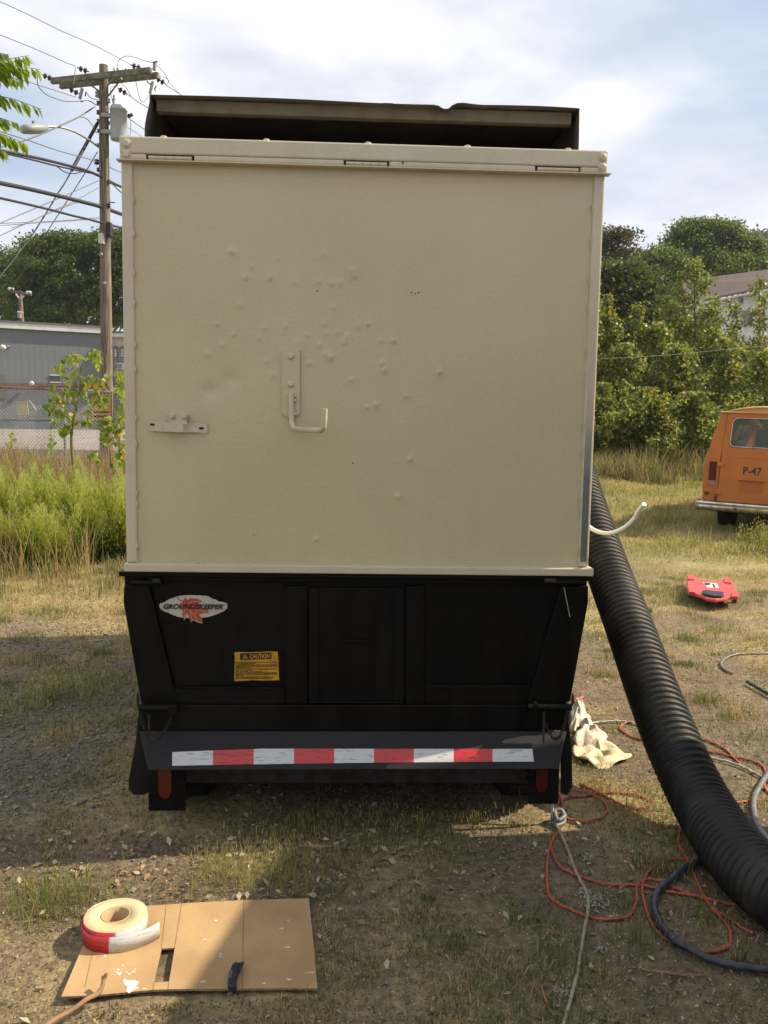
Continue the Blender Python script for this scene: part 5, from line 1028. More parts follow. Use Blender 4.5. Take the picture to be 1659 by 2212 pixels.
wire([(-200, 800), (0, 865), (240, 940), (500, 1030), (820, 1120), (1040, 1215), (1300, 1330)], 0.012, 'single thin cable crossing below the street lamp', M_wireg)
wire([(-200, 985), (0, 1028), (200, 1068), (400, 1112), (640, 1172), (740, 1200), (850, 1245), (1040, 1340), (1300, 1440)], 0.036, 'thick twisted black cable bundle, highest of the heavy cables')
wire([(-200, 1000), (0, 1045), (240, 1100), (480, 1160), (620, 1190), (740, 1215), (850, 1235)], 0.022, 'black cable running just under the topmost heavy bundle')
wire([(490, 1165), (560, 1215), (640, 1228), (720, 1210)], 0.013, 'short slack loop below the twisted bundle near the pole')
wire([(-200, 1265), (0, 1310), (250, 1362), (500, 1420), (700, 1470), (860, 1512), (1045, 1578), (1300, 1670)], 0.052, 'thickest black cable bundle crossing the pole at middle height')
wire([(-200, 1395), (0, 1440), (230, 1492), (450, 1545), (640, 1595), (760, 1622), (900, 1660), (1060, 1700), (1300, 1780)], 0.030, 'lowest heavy black cable passing the pole above the meter box')
wire([(842, 795, 24), (760, 940, 23.6), (620, 1200, 23), (560, 1310, 22.6), (500, 1400, 22.4), (430, 1520, 22), (380, 1600, 21.8), (250, 1800, 21.2), (0, 2120, 20), (-100, 2240, 19.5)], 0.017, 'black guy cable slanting down left from the transformer height')
wire([(842, 795, 24), (730, 1000, 23.5), (620, 1200, 23)], 0.045, 'thick sheathed upper part of the slanting guy cable')
wire([(842, 1040, 24), (730, 1230, 24), (610, 1420, 24), (480, 1620, 24), (300, 1900, 24), (100, 2230, 24), (0, 2380, 24), (-80, 2500, 24)], 0.012, 'thin rusty guy wire slanting down left past the small pole', mat('guy_rust', (0.10, 0.06, 0.045), 0.8))
wire([(-100, 1700), (90, 1620), (290, 1535), (480, 1455), (660, 1375), (850, 1290)], 0.011, 'upper of two thin wires rising rightward to the pole', M_wireg)
wire([(100, 1700), (300, 1626), (480, 1540), (640, 1470), (850, 1350)], 0.009, 'lower of two thin wires rising rightward to the pole', M_wireg)
wire([(-60, 50), (0, 45), (300, 32), (600, 20), (950, -4), (1165, -30)], 0.009, 'upper thin level wire above the big tree', M_wireg, conv=c2)
wire([(-60, 73), (0, 70), (450, 38), (960, 5), (1165, -12)], 0.009, 'lower thin level wire above the big tree', M_wireg, conv=c2)
wire([(-60, 212), (0, 190), (200, 95), (410, 0), (560, -70), (900, -200)], 0.010, 'thin wire rising from the left edge beside the guy cable', M_wireg, conv=c2)
wire([(1100, 540), (1180, 600), (1280, 662), (1500, 800)], 0.014, 'power line leaving the middle insulators toward the roof hood', M_wireg)
wire([(1430, 460), (1490, 500), (1560, 546), (1800, 700)], 0.014, 'power line leaving the right insulators behind the roof hood', M_wireg)
wire([(1345, 285), (1410, 350), (1455, 430), (1440, 470)], 0.011, 'jumper wire arching from the arrester to the right insulators', M_wireg)
wire([(1365, 385), (1440, 405), (1480, 460), (1560, 545), (1800, 720)], 0.009, 'thin wire curving over the right insulators', M_wireg)
wire([(1010, 305), (1025, 255), (1060, 222), (1110, 213), (1180, 228), (1240, 252), (1330, 272)], 0.012, 'arched jumper wire above the crossarm right half', M_wireg)
wire([(1158, 330), (1170, 410), (1190, 510), (1215, 595), (1240, 610), (1282, 562)], 0.011, 'jumper wire drooping below the crossarm right end', M_wireg)
wire([(1040, 440), (1085, 480), (1115, 530), (1130, 560)], 0.011, 'short jumper curving down to the middle insulators', M_wireg)
wire([(1020, 470), (965, 480), (955, 530), (975, 610)], 0.009, 'short drop wire to the transformer bushing', M_wireg)
wire([(1105, 745), (1180, 800), (1262, 855), (1500, 1000)], 0.013, 'service wire leaving the transformer top', M_wireg)
wire([(960, 760), (1100, 830), (1240, 915), (1500, 1070)], 0.009, 'thin service wire passing in front of the transformer', M_wireg)
wire([(1125, 760), (1130, 860), (1115, 900), (1060, 885), (960, 900), (870, 885)], 0.009, 'loop of wire hanging round the transformer foot', M_wireg)
wire([(738, 520), (780, 570), (830, 590), (860, 580)], 0.010, 'jumper from lower left insulators to the pole', M_wireg)
wire([(700, 600), (770, 600), (830, 635), (850, 640)], 0.013, 'cable joining the left fuse to the pole', M_wireg)
wire([(940, 1175), (1040, 1215)], 0.010, 'short thin wire right of the pole at middle height', M_wireg)
wire([(940, 1300), (985, 1330), (1045, 1390), (1200, 1500)], 0.016, 'sagging cable right of the pole behind the trailer')
# small pole behind the building
sp_ = thing('small_utility_pole', 'small distant utility pole with white insulators rising behind the grey building', 'utility pole', Matrix.Translation(at(*c2(262, 1400), 62)))
b = MB(); b.tube([at(*c2(270, 1700), 62), at(*c2(262, 1290), 62), at(*c2(243, 1000), 62), at(*c2(232, 838), 62)], [0.17, 0.16, 0.15, 0.13], 12); b.build('pole', M_wood, sp_, world=True)
b = MB(); p, q = at(*c2(108, 852), 61.7), at(*c2(362, 893), 61.7); b.ext([p, p+Vector((0, .12, 0)), p+Vector((0, .12, .2)), p+Vector((0, 0, .2))], q-p); b.build('crossarm', M_wood, sp_, world=True)
for a, c in (((185, 875), (225, 925)), ((285, 893), (248, 935))): b = MB(); b.tube([at(*c2(*a), 61.6), at(*c2(*c), 61.6)], 0.05, 6); b.build('arm_brace', M_white, sp_, world=True)
for x, y in ((112, 830), (145, 830), (320, 872), (350, 872)): b = MB(); b.lathe([(0.05, 0), (0.12, 0.08), (0.12, 0.14), (0, 0.22)], Matrix.Translation(at(*c2(x, y), 61.7)), 10); b.build('insulator', M_white, sp_, world=True)
b = MB(); p, q = at(*c2(212, 1155), 61.6), at(*c2(240, 1085), 61.6); b.box((p.x, 61.5, p.z), (q.x, 61.8, q.z)); b.build('pole_box', M_galv, sp_, world=True)
b = MB(); b.tube([at(*c2(205, 1083), 61.5), at(*c2(270, 1093), 61.5)], 0.06, 6); b.build('side_bracket', M_white, sp_, world=True)

# chain-link fence
FYs = 18.6
def fz(x): return hz(x, FYs)
fe = thing('chain_link_fence', 'rusty-railed chain-link fence in front of the street', 'fence', Matrix.Translation((-7, FYs, fz(-7))))
fx0, fx1 = -9.6, -1.2
def ftop(X): # rail height from the picture
    x = 829.5+X/FYs*1877*1.0; return at(100, 836 if X < -6 else 838, FYs).z-0.02
zr = at(100, 836, FYs).z; b = MB(); xm_ = at(185, 840, FYs).x; b.tube([(fx0, FYs, at(0, 834, FYs).z), (xm_, FYs, at(185, 843, FYs).z)], 0.030, 10); b.build('top_rail', M_rustrail, fe, world=True)
b = MB(); b.tube([(xm_+0.01, FYs, at(185, 843, FYs).z), (at(250, 847, FYs).x, FYs, at(250, 848, FYs).z), (fx1, FYs, at(250, 848, FYs).z-0.1)], 0.024, 10); b.build('top_rail', M_galv, fe, world=True)
b = MB(); b.tube([at(70, 833, FYs-0.05), at(125, 846, FYs-0.05), at(170, 851, FYs-0.05), at(240, 858, FYs-0.05)], 0.010, 6); b.build('rail_wire', M_rustrail, fe, world=True)
for x in (-9.1, at(138, 900, FYs).x, at(272, 900, FYs).x, -2.6):
    b = MB(); b.tube([(x, FYs+0.04, fz(x)-0.1), (x, FYs+0.04, zr-0.05)], 0.032, 12); b.build('post', M_galv, fe, world=True)
dm = 0.078; wr_ = 0.0042; zt_f = zr-0.03; segs = []
Vf = []; Ff = []
def addw(p, q, r):
    d = np.array(q)-np.array(p); d /= np.linalg.norm(d); a = np.array([0, 1.0, 0]); c = np.cross(d, a); i0 = len(Vf)
    for e in (p, q):
        for t in (0, 2.094, 4.189): Vf.append(np.array(e)+r*(c*math.cos(t)+a*math.sin(t)))
    for k in range(3): Ff.append((i0+k, i0+(k+1) % 3, i0+3+(k+1) % 3, i0+3+k))
Hf = zt_f-fz(-7); nx_ = int((fx1-fx0)/dm); nd = int(Hf/dm)
for i in range(-nd-1, nx_+nd+1):
    xa = fx0+i*dm
    for sgn_ in (1, -1):
        if sgn_ == 1: x0_, z0_ = xa, zt_f-Hf; x1_, z1_ = xa+Hf, zt_f
        else: x0_, z0_ = xa, zt_f; x1_, z1_ = xa+Hf, zt_f-Hf
        # clip to the fence span
        tA = max(0, (fx0-x0_)/(x1_-x0_)); tB = min(1, (fx1-x0_)/(x1_-x0_))
        if tB <= tA: continue
        addw((x0_+(x1_-x0_)*tA, FYs-0.03+sgn_*0.004, z0_+(z1_-z0_)*tA), (x0_+(x1_-x0_)*tB, FYs-0.03+sgn_*0.004, z0_+(z1_-z0_)*tB), wr_)
Vf = np.array(Vf); Vf -= np.array(WM[fe.name].translation); mo = link('chain_link_mesh', mesh_np('chain_link_mesh', Vf, np.array(Ff)), M_galv, fe); mo['kind'] = 'stuff'
ps = thing('pale_sign', 'pale yellow blank square board hanging behind the chain-link fence', 'sign', Matrix.Translation(at(49, 895, FYs+0.05)))
b = MB(); cc3 = lambda x, y: (x*0.1839, 847+y*0.1838); b.ext([at(*cc3(x, y), FYs+0.05) for x, y in ((178, 112), (318, 98), (338, 262), (208, 274))], (0, 0.01, 0)); b.build('board', M_whitesign, ps, world=True)
b = MB(); b.tube(spline([at(*cc3(x, y), FYs+0.05) for x, y in ((318, 98), (350, 108), (400, 170), (432, 225))], 5), 0.008, 6); b.build('tie_wire', M_white, ps, world=True)
# ------------------------------------------------------------------ foliage tools
def blades(name, X, Y, h, w, lean, col, mt, Z=None, az=None, parent=None, seed=0):
    n = len(X); r = np.random.default_rng(seed+100); Z = hzv(X, Y) if Z is None else Z
    a = r.random(n)*2*np.pi if az is None else az; la = r.random(n)*2*np.pi; ln = lean*h*r.random(n)
    cx, cy = np.cos(a)*w/2, np.sin(a)*w/2; dx, dy = np.cos(la)*ln, np.sin(la)*ln
    V = np.empty((n, 5, 3)); V[:, 0] = np.stack([X-cx, Y-cy, Z-0.004], 1); V[:, 1] = np.stack([X+cx, Y+cy, Z-0.004], 1)
    V[:, 2] = np.stack([X-cx*.75+dx*.35, Y-cy*.75+dy*.35, Z+h*.55], 1); V[:, 3] = np.stack([X+cx*.75+dx*.35, Y+cy*.75+dy*.35, Z+h*.55], 1)
    V[:, 4] = np.stack([X+dx, Y+dy, Z+h*np.sqrt(np.clip(1-(ln/h)**2*0.6, 0.1, 1))], 1)
    b = (np.arange(n)*5)[:, None]; F = np.concatenate([b+np.array([0, 1, 2]), b+np.array([2, 1, 3]), b+np.array([2, 3, 4])], 0)
    me = mesh_np(name, V.reshape(-1, 3), F, np.repeat(col, 5, 0)); return link(name, me, mt, parent)
def leaves(name, C, size, mt, seed=0, up=0.35, aspect=0.62, cols=None, parent=None, droop=0.0):
    """one folded four-corner leaf per centre"""
    n = len(C); r = np.random.default_rng(seed+500); nr = r.normal(size=(n, 3)); nr[:, 2] += up*2; nr /= np.linalg.norm(nr, axis=1)[:, None]
    t = r.normal(size=(n, 3)); t[:, 2] -= droop; t -= nr*(t*nr).sum(1)[:, None]; t /= np.linalg.norm(t, axis=1)[:, None]; s = np.cross(nr, t)
    size = np.broadcast_to(size, (n,))[:, None]
    V = np.empty((n, 4, 3)); V[:, 0] = C-t*size*0.5; V[:, 1] = C-t*size*0.05+s*size*aspect*0.5+nr*size*0.10; V[:, 2] = C+t*size*0.5-nr*size*0.05; V[:, 3] = C-t*size*0.05-s*size*aspect*0.5+nr*size*0.10
    b = (np.arange(n)*4)[:, None]; F = b+np.array([0, 1, 2, 3]); return link(name, mesh_np(name, V.reshape(-1, 3), F, None if cols is None else np.repeat(cols, 4, 0)), mt, parent)
def crown_pts(lobes, ncl, nper, spread, r, shell=0.55):
    A = np.array(lobes); vol = (A[:, 3]*A[:, 4]*A[:, 5])**(2/3); k = r.choice(len(A), ncl, p=vol/vol.sum())
    d = r.normal(size=(ncl, 3)); d /= np.linalg.norm(d, axis=1)[:, None]; d[:, 2] = np.where(d[:, 2] < -0.5, -d[:, 2], d[:, 2])
    rad = (shell+(1-shell)*r.random(ncl)**0.6)[:, None]; cc = A[k, :3]+d*rad*A[k, 3:6]
    sp = spread*(0.6+0.8*r.random(ncl)); P = np.repeat(cc, nper, 0)+np.clip(r.normal(size=(ncl*nper, 3)), -1.7, 1.7)*np.repeat(sp, nper)[:, None]*np.array([1, 1, 0.55]); return P, cc
def lobe(x, y, rx, ry, Y, dp=0.9): p = at(x, y, Y); k = Y/1877*1.02; return (p.x, p.y, p.z, rx*k, rx*k*dp, ry*k)
def card_mask(x, y, m=0.015):
    q = CARDP; ins = np.ones(len(x), bool)
    for i in range(4):
        a, b_ = q[i], q[(i+1) % 4]; e = (b_[0]-a[0], b_[1]-a[1]); L_ = math.hypot(*e); ins &= ((e[0]*(y-a[1])-e[1]*(x-a[0]))/L_) > -m
    return ins
CARDP = [(p.x, p.y) for p in (ck(48, 897), ck(1588, 848), ck(1535, 308), ck(205, 365))]
def tree(name, label, lobes, ncl, nper, spread, leaf, mt, seed, trunk_r=0.25, group=None, shell=0.5, cat='tree', base=None):
    r = np.random.default_rng(seed); A = np.array(lobes); c = A[:, :3].mean(0); bx, by = (c[0], c[1]) if base is None else base; bz = hz(bx, by)
    T = thing(name, label, cat, Matrix.Translation((bx, by, bz)), group)
    P, cc = crown_pts(lobes, ncl, nper, spread, r, shell); P -= np.array([bx, by, bz])
    o = leaves('crown', P, leaf*(0.7+0.6*r.random(len(P))), mt, seed, parent=T); o['kind'] = 'stuff'
    top = max(a[2] for a in A); b = MB(); zmid = bz+(c[2]-bz)*0.75; rr = random.Random(seed)
    b.tube(spline([(bx, by, bz-0.2), (bx+trunk_r*0.4, by, bz+(zmid-bz)*0.5), (c[0], c[1], zmid), (c[0]+0.1, c[1], (zmid+top)/2)], 4), [trunk_r*(1-0.055*i) for i in range(13)], 10); b.build('trunk', M_bark, T, world=True)
    b = MB()
    for k in range(min(len(cc), 26)):
        q = Vector(cc[k]); s0 = Vector((c[0], c[1], bz+(zmid-bz)*(0.45+0.5*rr.random()))); m_ = s0.lerp(q, 0.5)+Vector((0, 0, -0.06*(q-s0).length)); b.tube([s0, m_, q], [trunk_r*0.33, trunk_r*0.2, trunk_r*0.05], 5)
    b.build('limbs', M_bark, T, world=True)['kind'] = 'stuff'; return T

# ------------------------------------------------------------------ distant and middle trees
tree('maple_tree', 'big dense dark green tree rising behind the grey building', [lobe(*a, 78) for a in ((150, 600, 100, 85), (92, 618, 55, 70), (215, 575, 80, 62), (105, 558, 50, 40), (270, 600, 90, 90), (160, 548, 60, 38), (62, 660, 42, 55), (180, 680, 110, 60), (255, 540, 60, 34), (340, 580, 60, 70), (95, 690, 70, 50))], 620, 150, 0.52, 0.27, M_leaf_dark, 1, 0.6)
tree('poplar_tree', 'paler green tree at the left edge behind the big dark tree', [lobe(*a, 92) for a in ((-5, 600, 38, 45), (22, 570, 20, 24), (-20, 650, 60, 60), (15, 640, 30, 40), (60, 600, 20, 22))], 300, 70, 0.7, 0.28, M_leaf_mid, 2, 0.4)
tree('oak_tree', 'thin-crowned olive tree just right of the cream box against the sky', [lobe(*a, 60) for a in ((1320, 535, 45, 38), (1290, 540, 40, 40), (1350, 555, 30, 30), (1345, 515, 22, 18), (1368, 575, 16, 14), (1305, 590, 60, 40))], 150, 55, 0.38, 0.20, leafmat('olive_leaf', (0.055, 0.062, 0.028), (0.10, 0.10, 0.045), 0.3), 3, 0.3, shell=0.3)
tree('oak_tree', 'largest rounded tree on the skyline at right above the brown roof', [lobe(*a, 68) for a in ((1500, 530, 52, 46), (1545, 545, 60, 52), (1592, 560, 52, 48), (1480, 570, 50, 45), (1500, 508, 30, 26), (1535, 500, 26, 20), (1580, 520, 30, 24), (1615, 545, 30, 30), (1470, 540, 26, 24), (1530, 590, 90, 40), (1635, 600, 40, 36), (1560, 515, 40, 26))], 560, 120, 0.44, 0.23, M_leaf_mid, 4, 0.5)
tree('oak_tree', 'rounded darker tree left of the largest skyline tree', [lobe(*a, 66) for a in ((1425, 575, 38, 34), (1450, 600, 45, 40), (1395, 605, 34, 34), (1420, 640, 70, 50))], 420, 80, 0.55, 0.23, M_leaf_mid, 5, 0.4)
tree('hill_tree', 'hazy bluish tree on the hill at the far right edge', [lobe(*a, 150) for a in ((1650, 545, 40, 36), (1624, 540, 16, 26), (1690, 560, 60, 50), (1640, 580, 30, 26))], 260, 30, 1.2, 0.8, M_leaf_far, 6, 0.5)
tree('ash_tree', 'mid green tree close behind the cream box with feathery upper sprays', [lobe(*a, 40) for a in ((1330, 640, 50, 55), (1385, 650, 40, 50), (1300, 620, 40, 45), (1360, 600, 30, 30), (1345, 720, 80, 60), (1420, 700, 60, 50), (1290, 740, 50, 80))], 620, 34, 0.36, 0.20, M_leaf_under, 7, 0.25)
tree('ash_tree', 'dark green tree standing low before the white house', [lobe(*a, 42) for a in ((1470, 735, 60, 45), (1560, 790, 80, 40), (1430, 740, 50, 50), (1640, 800, 60, 45))], 480, 34, 0.36, 0.20, M_leaf_under, 8, 0.25)

# white house
hs_ = thing('white_house', 'white house with brown shingle roof showing above the poplars at the right edge', 'house', Matrix.Translation(at(1650, 760, 52)))
def hq(pts, name, mt, Y=52.0, th=0.1, par=None): b = MB(); b.ext([at(x, y, Y) for x, y in pts], (0, th, 0)); return b.build(name, mt, par or hs_, world=True)
hq([(1400, 668), (1555, 646), (1740, 608), (1740, 800), (1400, 800)], 'wall', M_white, 52.2, 8)
b = MB(); e0, e1, r1, r0 = at(1470, 661, 51.7), at(1740, 606, 51.7), at(1740, 575, 56.5), at(1476, 610, 56.5); b.ext([e0, e1, r1, r0], (0, 0.05, 0.12)); b.build('roof', M_brownroof, hs_, world=True)
hq([(1470, 662), (1740, 607), (1740, 611), (1470, 666)], 'eave', M_white, 51.6, 0.3)
for x0, y0_, x1, y1_, mt in ((1618, 671, 1626, 702, M_glass), (1603, 671, 1616, 704, M_glassgrey), (1573, 648, 1580, 662, M_glass), (1600, 643, 1606, 655, M_glass), (1640, 668, 1652, 700, M_glass), (1545, 690, 1556, 716, M_glass)):
    fr = hq([(x0-1.5, y0_-1.5), (x1+1.5, y0_-1.5), (x1+1.5, y1_+1.5), (x0-1.5, y1_+1.5)], 'window', M_white, 52.1, 0.08); hq([(x0, y0_), (x1, y0_), (x1, y1_), (x0, y1_)], 'pane', mt, 52.07, 0.025, fr)
for x, y in ((1517, 655), (1804, 640), ): 
    b = MB(); b.tube([at(x, y, 51), at(x+3, y-14, 51)], 0.05, 6); b.build('roof_pipe', M_galv, hs_, world=True)

# ------------------------------------------------------------------ young poplars: a stem with leaves on ascending twigs
def poplar(name, label, xc, ytop, hw, Y, nl, leaf, mt, seed, ybase=1010, group=None, lean=0, stem_m=M_bark):
    r = np.random.default_rng(seed); top = at(xc, ytop, Y); bx = at(xc-lean, ybase, Y).x; bz = hz(bx, Y); H = top.z-bz
    T = thing(name, label, 'tree', Matrix.Translation((bx, Y, bz)), group); R = hw*Y/1877
    nb = 40; P = []; ph_ = r.random()*6; b = MB(); b.tube(spline([(bx, Y, bz-0.1), ((bx*2+top.x)/3, Y, bz+H*0.35), ((bx+top.x*2)/3, Y, bz+H*0.7), (top.x, Y, bz+H*0.99)], 4), [0.045*(1-0.07*i)*max(1, H/4) for i in range(13)], 8)
    tw = MB()
    for k in range(nb):
        f = 0.18+0.82*(k/nb)**0.8; z = bz+H*f; x = bx+(top.x-bx)*f; a = r.random()*2*np.pi; Lb = R*(0.10+1.15*math.sin(math.pi*min(1, max(0, (1-f)*0.72+0.02)))**0.9)*(0.45+0.75*r.random())*(1+0.25*math.sin(f*9+ph_)); ang = 0.55+0.6*r.random()
        s0 = Vector((x, Y, z-Lb*0.5)); e = s0+Vector((math.cos(a)*Lb*math.cos(ang*0.8)*1.2, math.sin(a)*Lb*math.cos(ang*0.8)*1.2, Lb*math.sin(ang))); e.z = min(e.z, bz+H*1.0)
        tw.tube([s0, s0.lerp(e, 0.5)+Vector((0, 0, -0.03)), e], [0.012, 0.008, 0.003], 4, cap=False)
        m_ = max(4, int(nl/nb*(0.5+Lb/R))); t = 0.15+0.9*r.random(m_)**0.8; P.append(np.array(s0)+np.outer(t, np.array(e-s0))+r.normal(size=(m_, 3))*(0.05+0.09*R)*np.array([1, 1, 0.8]))
    P = np.concatenate(P)-np.array([bx, Y, bz]); P[:, 2] = np.clip(P[:, 2], 0.05, H*1.01)
    leaves('crown', P, leaf*(0.6+0.7*r.random(len(P))), mt, seed, up=0.15, aspect=0.9, parent=T, droop=1.0)['kind'] = 'stuff'
    b.build('trunk', stem_m, T, world=True); tw.build('twigs', stem_m, T, world=True)['kind'] = 'stuff'
pl_ = [(1500, 562, 62, 30.0, 3600, 'tallest young poplar, its tip crossing the left end of the brown roof'),
 (1640, 598, 40, 31.0, 1500, 'young poplar with sunlit tip in front of the white house wall'), (1590, 655, 40, 30.5, 1500, 'young poplar standing before the white house left windows'),
 (1378, 655, 34, 27.0, 1700, 'slim young poplar with a clustered tip midway in the thicket'), (1310, 640, 40, 25.5, 2600, 'young poplar leaning beside the cream box right edge, sunlit'),
 (1285, 560, 16, 25.0, 800, 'narrow poplar almost hidden by the cream box edge'), (1420, 700, 66, 27.0, 3600, 'yellowing poplar with gold leaves in the middle of the thicket'),
 (1565, 735, 62, 26.5, 3200, 'poplar with pale leaves just above the orange van roof'), (1475, 745, 60, 26.0, 3200, 'shorter green poplar between the yellowing one and the van'),
 (1350, 745, 55, 25.0, 2800, 'low bushy poplar near the box, spotted with yellow leaves'), (1650, 760, 60, 27.0, 2600, 'low poplar behind the van at the right edge'),
 (1440, 640, 40, 30.0, 1600, 'poplar with orange-tinged leaves left of the tallest one'), (1545, 640, 36, 29.5, 1500, 'slender poplar in front of the roof left part'),
 (1300, 830, 55, 24.0, 2400, 'low leafy poplar at the foot of the thicket beside the hose'), (1400, 840, 65, 24.5, 2600, 'low poplar at the thicket foot, dark leaves below gold ones'), (1500, 850, 62, 24.8, 2600, 'low poplar at the thicket foot left of the van')]
for i, (x, y, hw, Y, n_, lab) in enumerate(pl_): poplar('poplar_sapling', lab, x, y, hw, Y, n_, 0.108, M_leaf_cot, 20+i, group='young poplars in the right-hand thicket', lean=(-8 if i == 4 else 0))
# dark undergrowth filling the thicket
r = np.random.default_rng(77); n_ = 46000; ux = r.uniform(3.8, 17.0, n_); uy = r.uniform(26.0, 33.0, n_)+fbm(NZ3, ux, ux*0, 1.5)*1.5-1; hh = 1.5+3.0*fbm(NZ1, ux, uy*0+2, 1.6)*np.clip((uy-25)/3, 0.2, 1.3)
P = np.stack([ux, uy, hzv(ux, uy)+hh*r.random(n_)**0.8], 1); o = leaves('undergrowth', P, 0.16*(0.6+0.8*r.random(n_)), M_leaf_under, 77); tag(o, 'dark leafy undergrowth filling the thicket at the field edge', 'undergrowth', kind='stuff')
# left-hand scrub behind the fence line (street side, low)
r = np.random.default_rng(78); n_ = 5000; ux = r.uniform(-34, -19, n_); uy = r.uniform(44, 46, n_); P = np.stack([ux, uy, hzv(ux, uy)+0.5*r.random(n_)], 1)

# ------------------------------------------------------------------ the left sapling: every leaf a part
def leafmesh(name, s=1.0):
    o = [(0, -0.5), (0.30, -0.46), (0.46, -0.26), (0.40, 0.0), (0.18, 0.26), (0, 0.52), (-0.18, 0.26), (-0.40, 0.0), (-0.46, -0.26), (-0.30, -0.46)]
    V_ = [(0, -0.36, 0)]+[(x*s, y*s, 0.09*s*abs(x)*2-0.06*s*y*y*3) for x, y in o]; V_[0] = (0, -0.3*s, -0.02*s); n = len(o)
    me = bpy.data.meshes.new(name); me.from_pydata(V_, [], [(0, 1+i, 1+(i+1) % n) for i in range(n)]); me.update(); return me
LM = leafmesh('leaf')
def sapling(label, stems, blobs, nleaf, size, Y, seed, base):
    rr = random.Random(seed); B = at(*base, Y); B.z = hz(B.x, Y); T = thing('poplar_sapling', label, 'tree', Matrix.Translation(B)); b = MB()
    for S, r0 in stems: P = spline([at(x, y, Y) for x, y in S], 5); b.tube(P, [r0*(1-0.75*i/len(P)) for i in range(len(P))], 7)
    b.build('stem', M_greenstem, T, world=True)
    Bi = Matrix.Translation(-B)
    for k in range(nleaf):
        x, y, rx, ry = rr.choice(blobs); a = rr.random()*6.283; q = rr.random()**0.6; p = at(x+rx*q*math.cos(a), y+ry*q*math.sin(a), Y+rr.gauss(0, 0.18))
        E = Matrix.Rotation(rr.random()*6.283, 4, 'Z') @ Matrix.Rotation(rr.gauss(-1.05, 0.55), 4, 'X') @ Matrix.Rotation(rr.gauss(0, 0.5), 4, 'Y')
        s = size*rr.uniform(0.65, 1.25); link('leaf', LM, M_leaf_sap, T, Bi @ Matrix.Translation(p) @ E @ Matrix.Diagonal((s, s, s, 1)))
st_l = [([(160, 1010), (155, 966), (156, 922), (166, 875), (173, 840), (176, 800), (165, 772)], 0.028), ([(173, 845), (190, 820), (205, 790), (208, 768)], 0.012), ([(166, 880), (140, 850), (125, 830)], 0.010), ([(160, 905), (130, 895), (108, 880)], 0.009), ([(175, 830), (215, 845), (235, 838)], 0.009), ([(158, 940), (140, 925), (125, 930)], 0.008)]
bl_l = [(150, 795, 26, 28), (165, 775, 22, 12), (205, 780, 16, 22), (207, 765, 6, 8), (130, 800, 12, 12), (170, 830, 40, 26), (145, 850, 34, 24), (115, 868, 22, 22), (200, 835, 26, 22), (225, 820, 12, 18), (140, 890, 24, 18), (200, 862, 22, 16), (110, 890, 16, 14), (185, 905, 12, 22), (150, 918, 14, 16), (225, 870, 14, 14), (120, 840, 14, 10), (136, 935, 8, 10)]
sapling('leggy green sapling with broad leaves, some yellow, standing before the fence left of the pole', st_l, bl_l, 290, 0.094, 13.0, 5, (160, 1010))
st_r = [([(262, 1020), (258, 960), (262, 900), (266, 850), (262, 812)], 0.02), ([(258, 960), (240, 930), (228, 920)], 0.009), ([(240, 1010), (236, 960), (232, 930)], 0.01)]
bl_r = [(262, 820, 8, 16), (268, 860, 10, 24), (255, 845, 8, 10), (250, 925, 30, 28), (265, 900, 16, 30), (240, 945, 24, 20), (262, 965, 18, 26), (228, 925, 14, 20), (205, 990, 14, 12), (255, 1000, 16, 16), (270, 940, 20, 50)]
sapling('bushy sapling with green and yellow leaves at the trailer left edge below the annex', st_r, bl_r, 270, 0.085, 12.6, 6, (262, 1020))
sapling('thin vine with yellowing leaves climbing the fence', [([(108, 985), (112, 955), (110, 925), (118, 905)], 0.008)], [(115, 925, 14, 16), (110, 950, 8, 20), (112, 965, 8, 14), (120, 915, 10, 8)], 46, 0.07, 17.9, 8, (108, 985))
sapling('low weedy vine with a few yellow leaves on the fence at the left edge', [([(24, 990), (22, 955), (28, 935)], 0.007)], [(22, 955, 14, 14), (28, 940, 8, 10), (18, 970, 12, 10)], 26, 0.08, 17.9, 9, (24, 990))

# tree of heaven at the left edge: compound leaves of hanging leaflets
AY = 6.4; ab_ = Vector((-3.9, AY, hz(-3.9, AY))); AT = thing('tree_of_heaven', 'tree of heaven reaching in from the left edge with long leaves of hanging leaflets', 'tree', Matrix.Translation(ab_))
b = MB(); b.tube(spline([ab_-Vector((0, 0, 0.1)), ab_+Vector((0.05, 0, 1.6)), ab_+Vector((0.0, 0, 3.2)), ab_+Vector((0.1, 0, 4.3)), ab_+Vector((0.1, 0, 5.2))], 5), [0.07-0.0026*i for i in range(21)], 10); b.build('trunk', M_bark, AT, world=True)
LLm = bpy.data.meshes.new('leaflet'); LLm.from_pydata([(0, 0, 0), (0.13, 0.25, 0.02), (0.16, 0.5, 0.0), (0.09, 0.8, -0.05), (0, 1, -0.12), (-0.09, 0.8, -0.05), (-0.16, 0.5, 0.0), (-0.13, 0.25, 0.02), (0, 0.3, -0.025), (0, 0.65, -0.07)], [], [(0, 1, 8), (1, 2, 9, 8), (2, 3, 9), (3, 4, 9), (4, 5, 9), (5, 6, 9), (6, 7, 8, 9), (7, 0, 8)]); LLm.update()
rr = random.Random(21); AW = Matrix.Translation(-ab_)
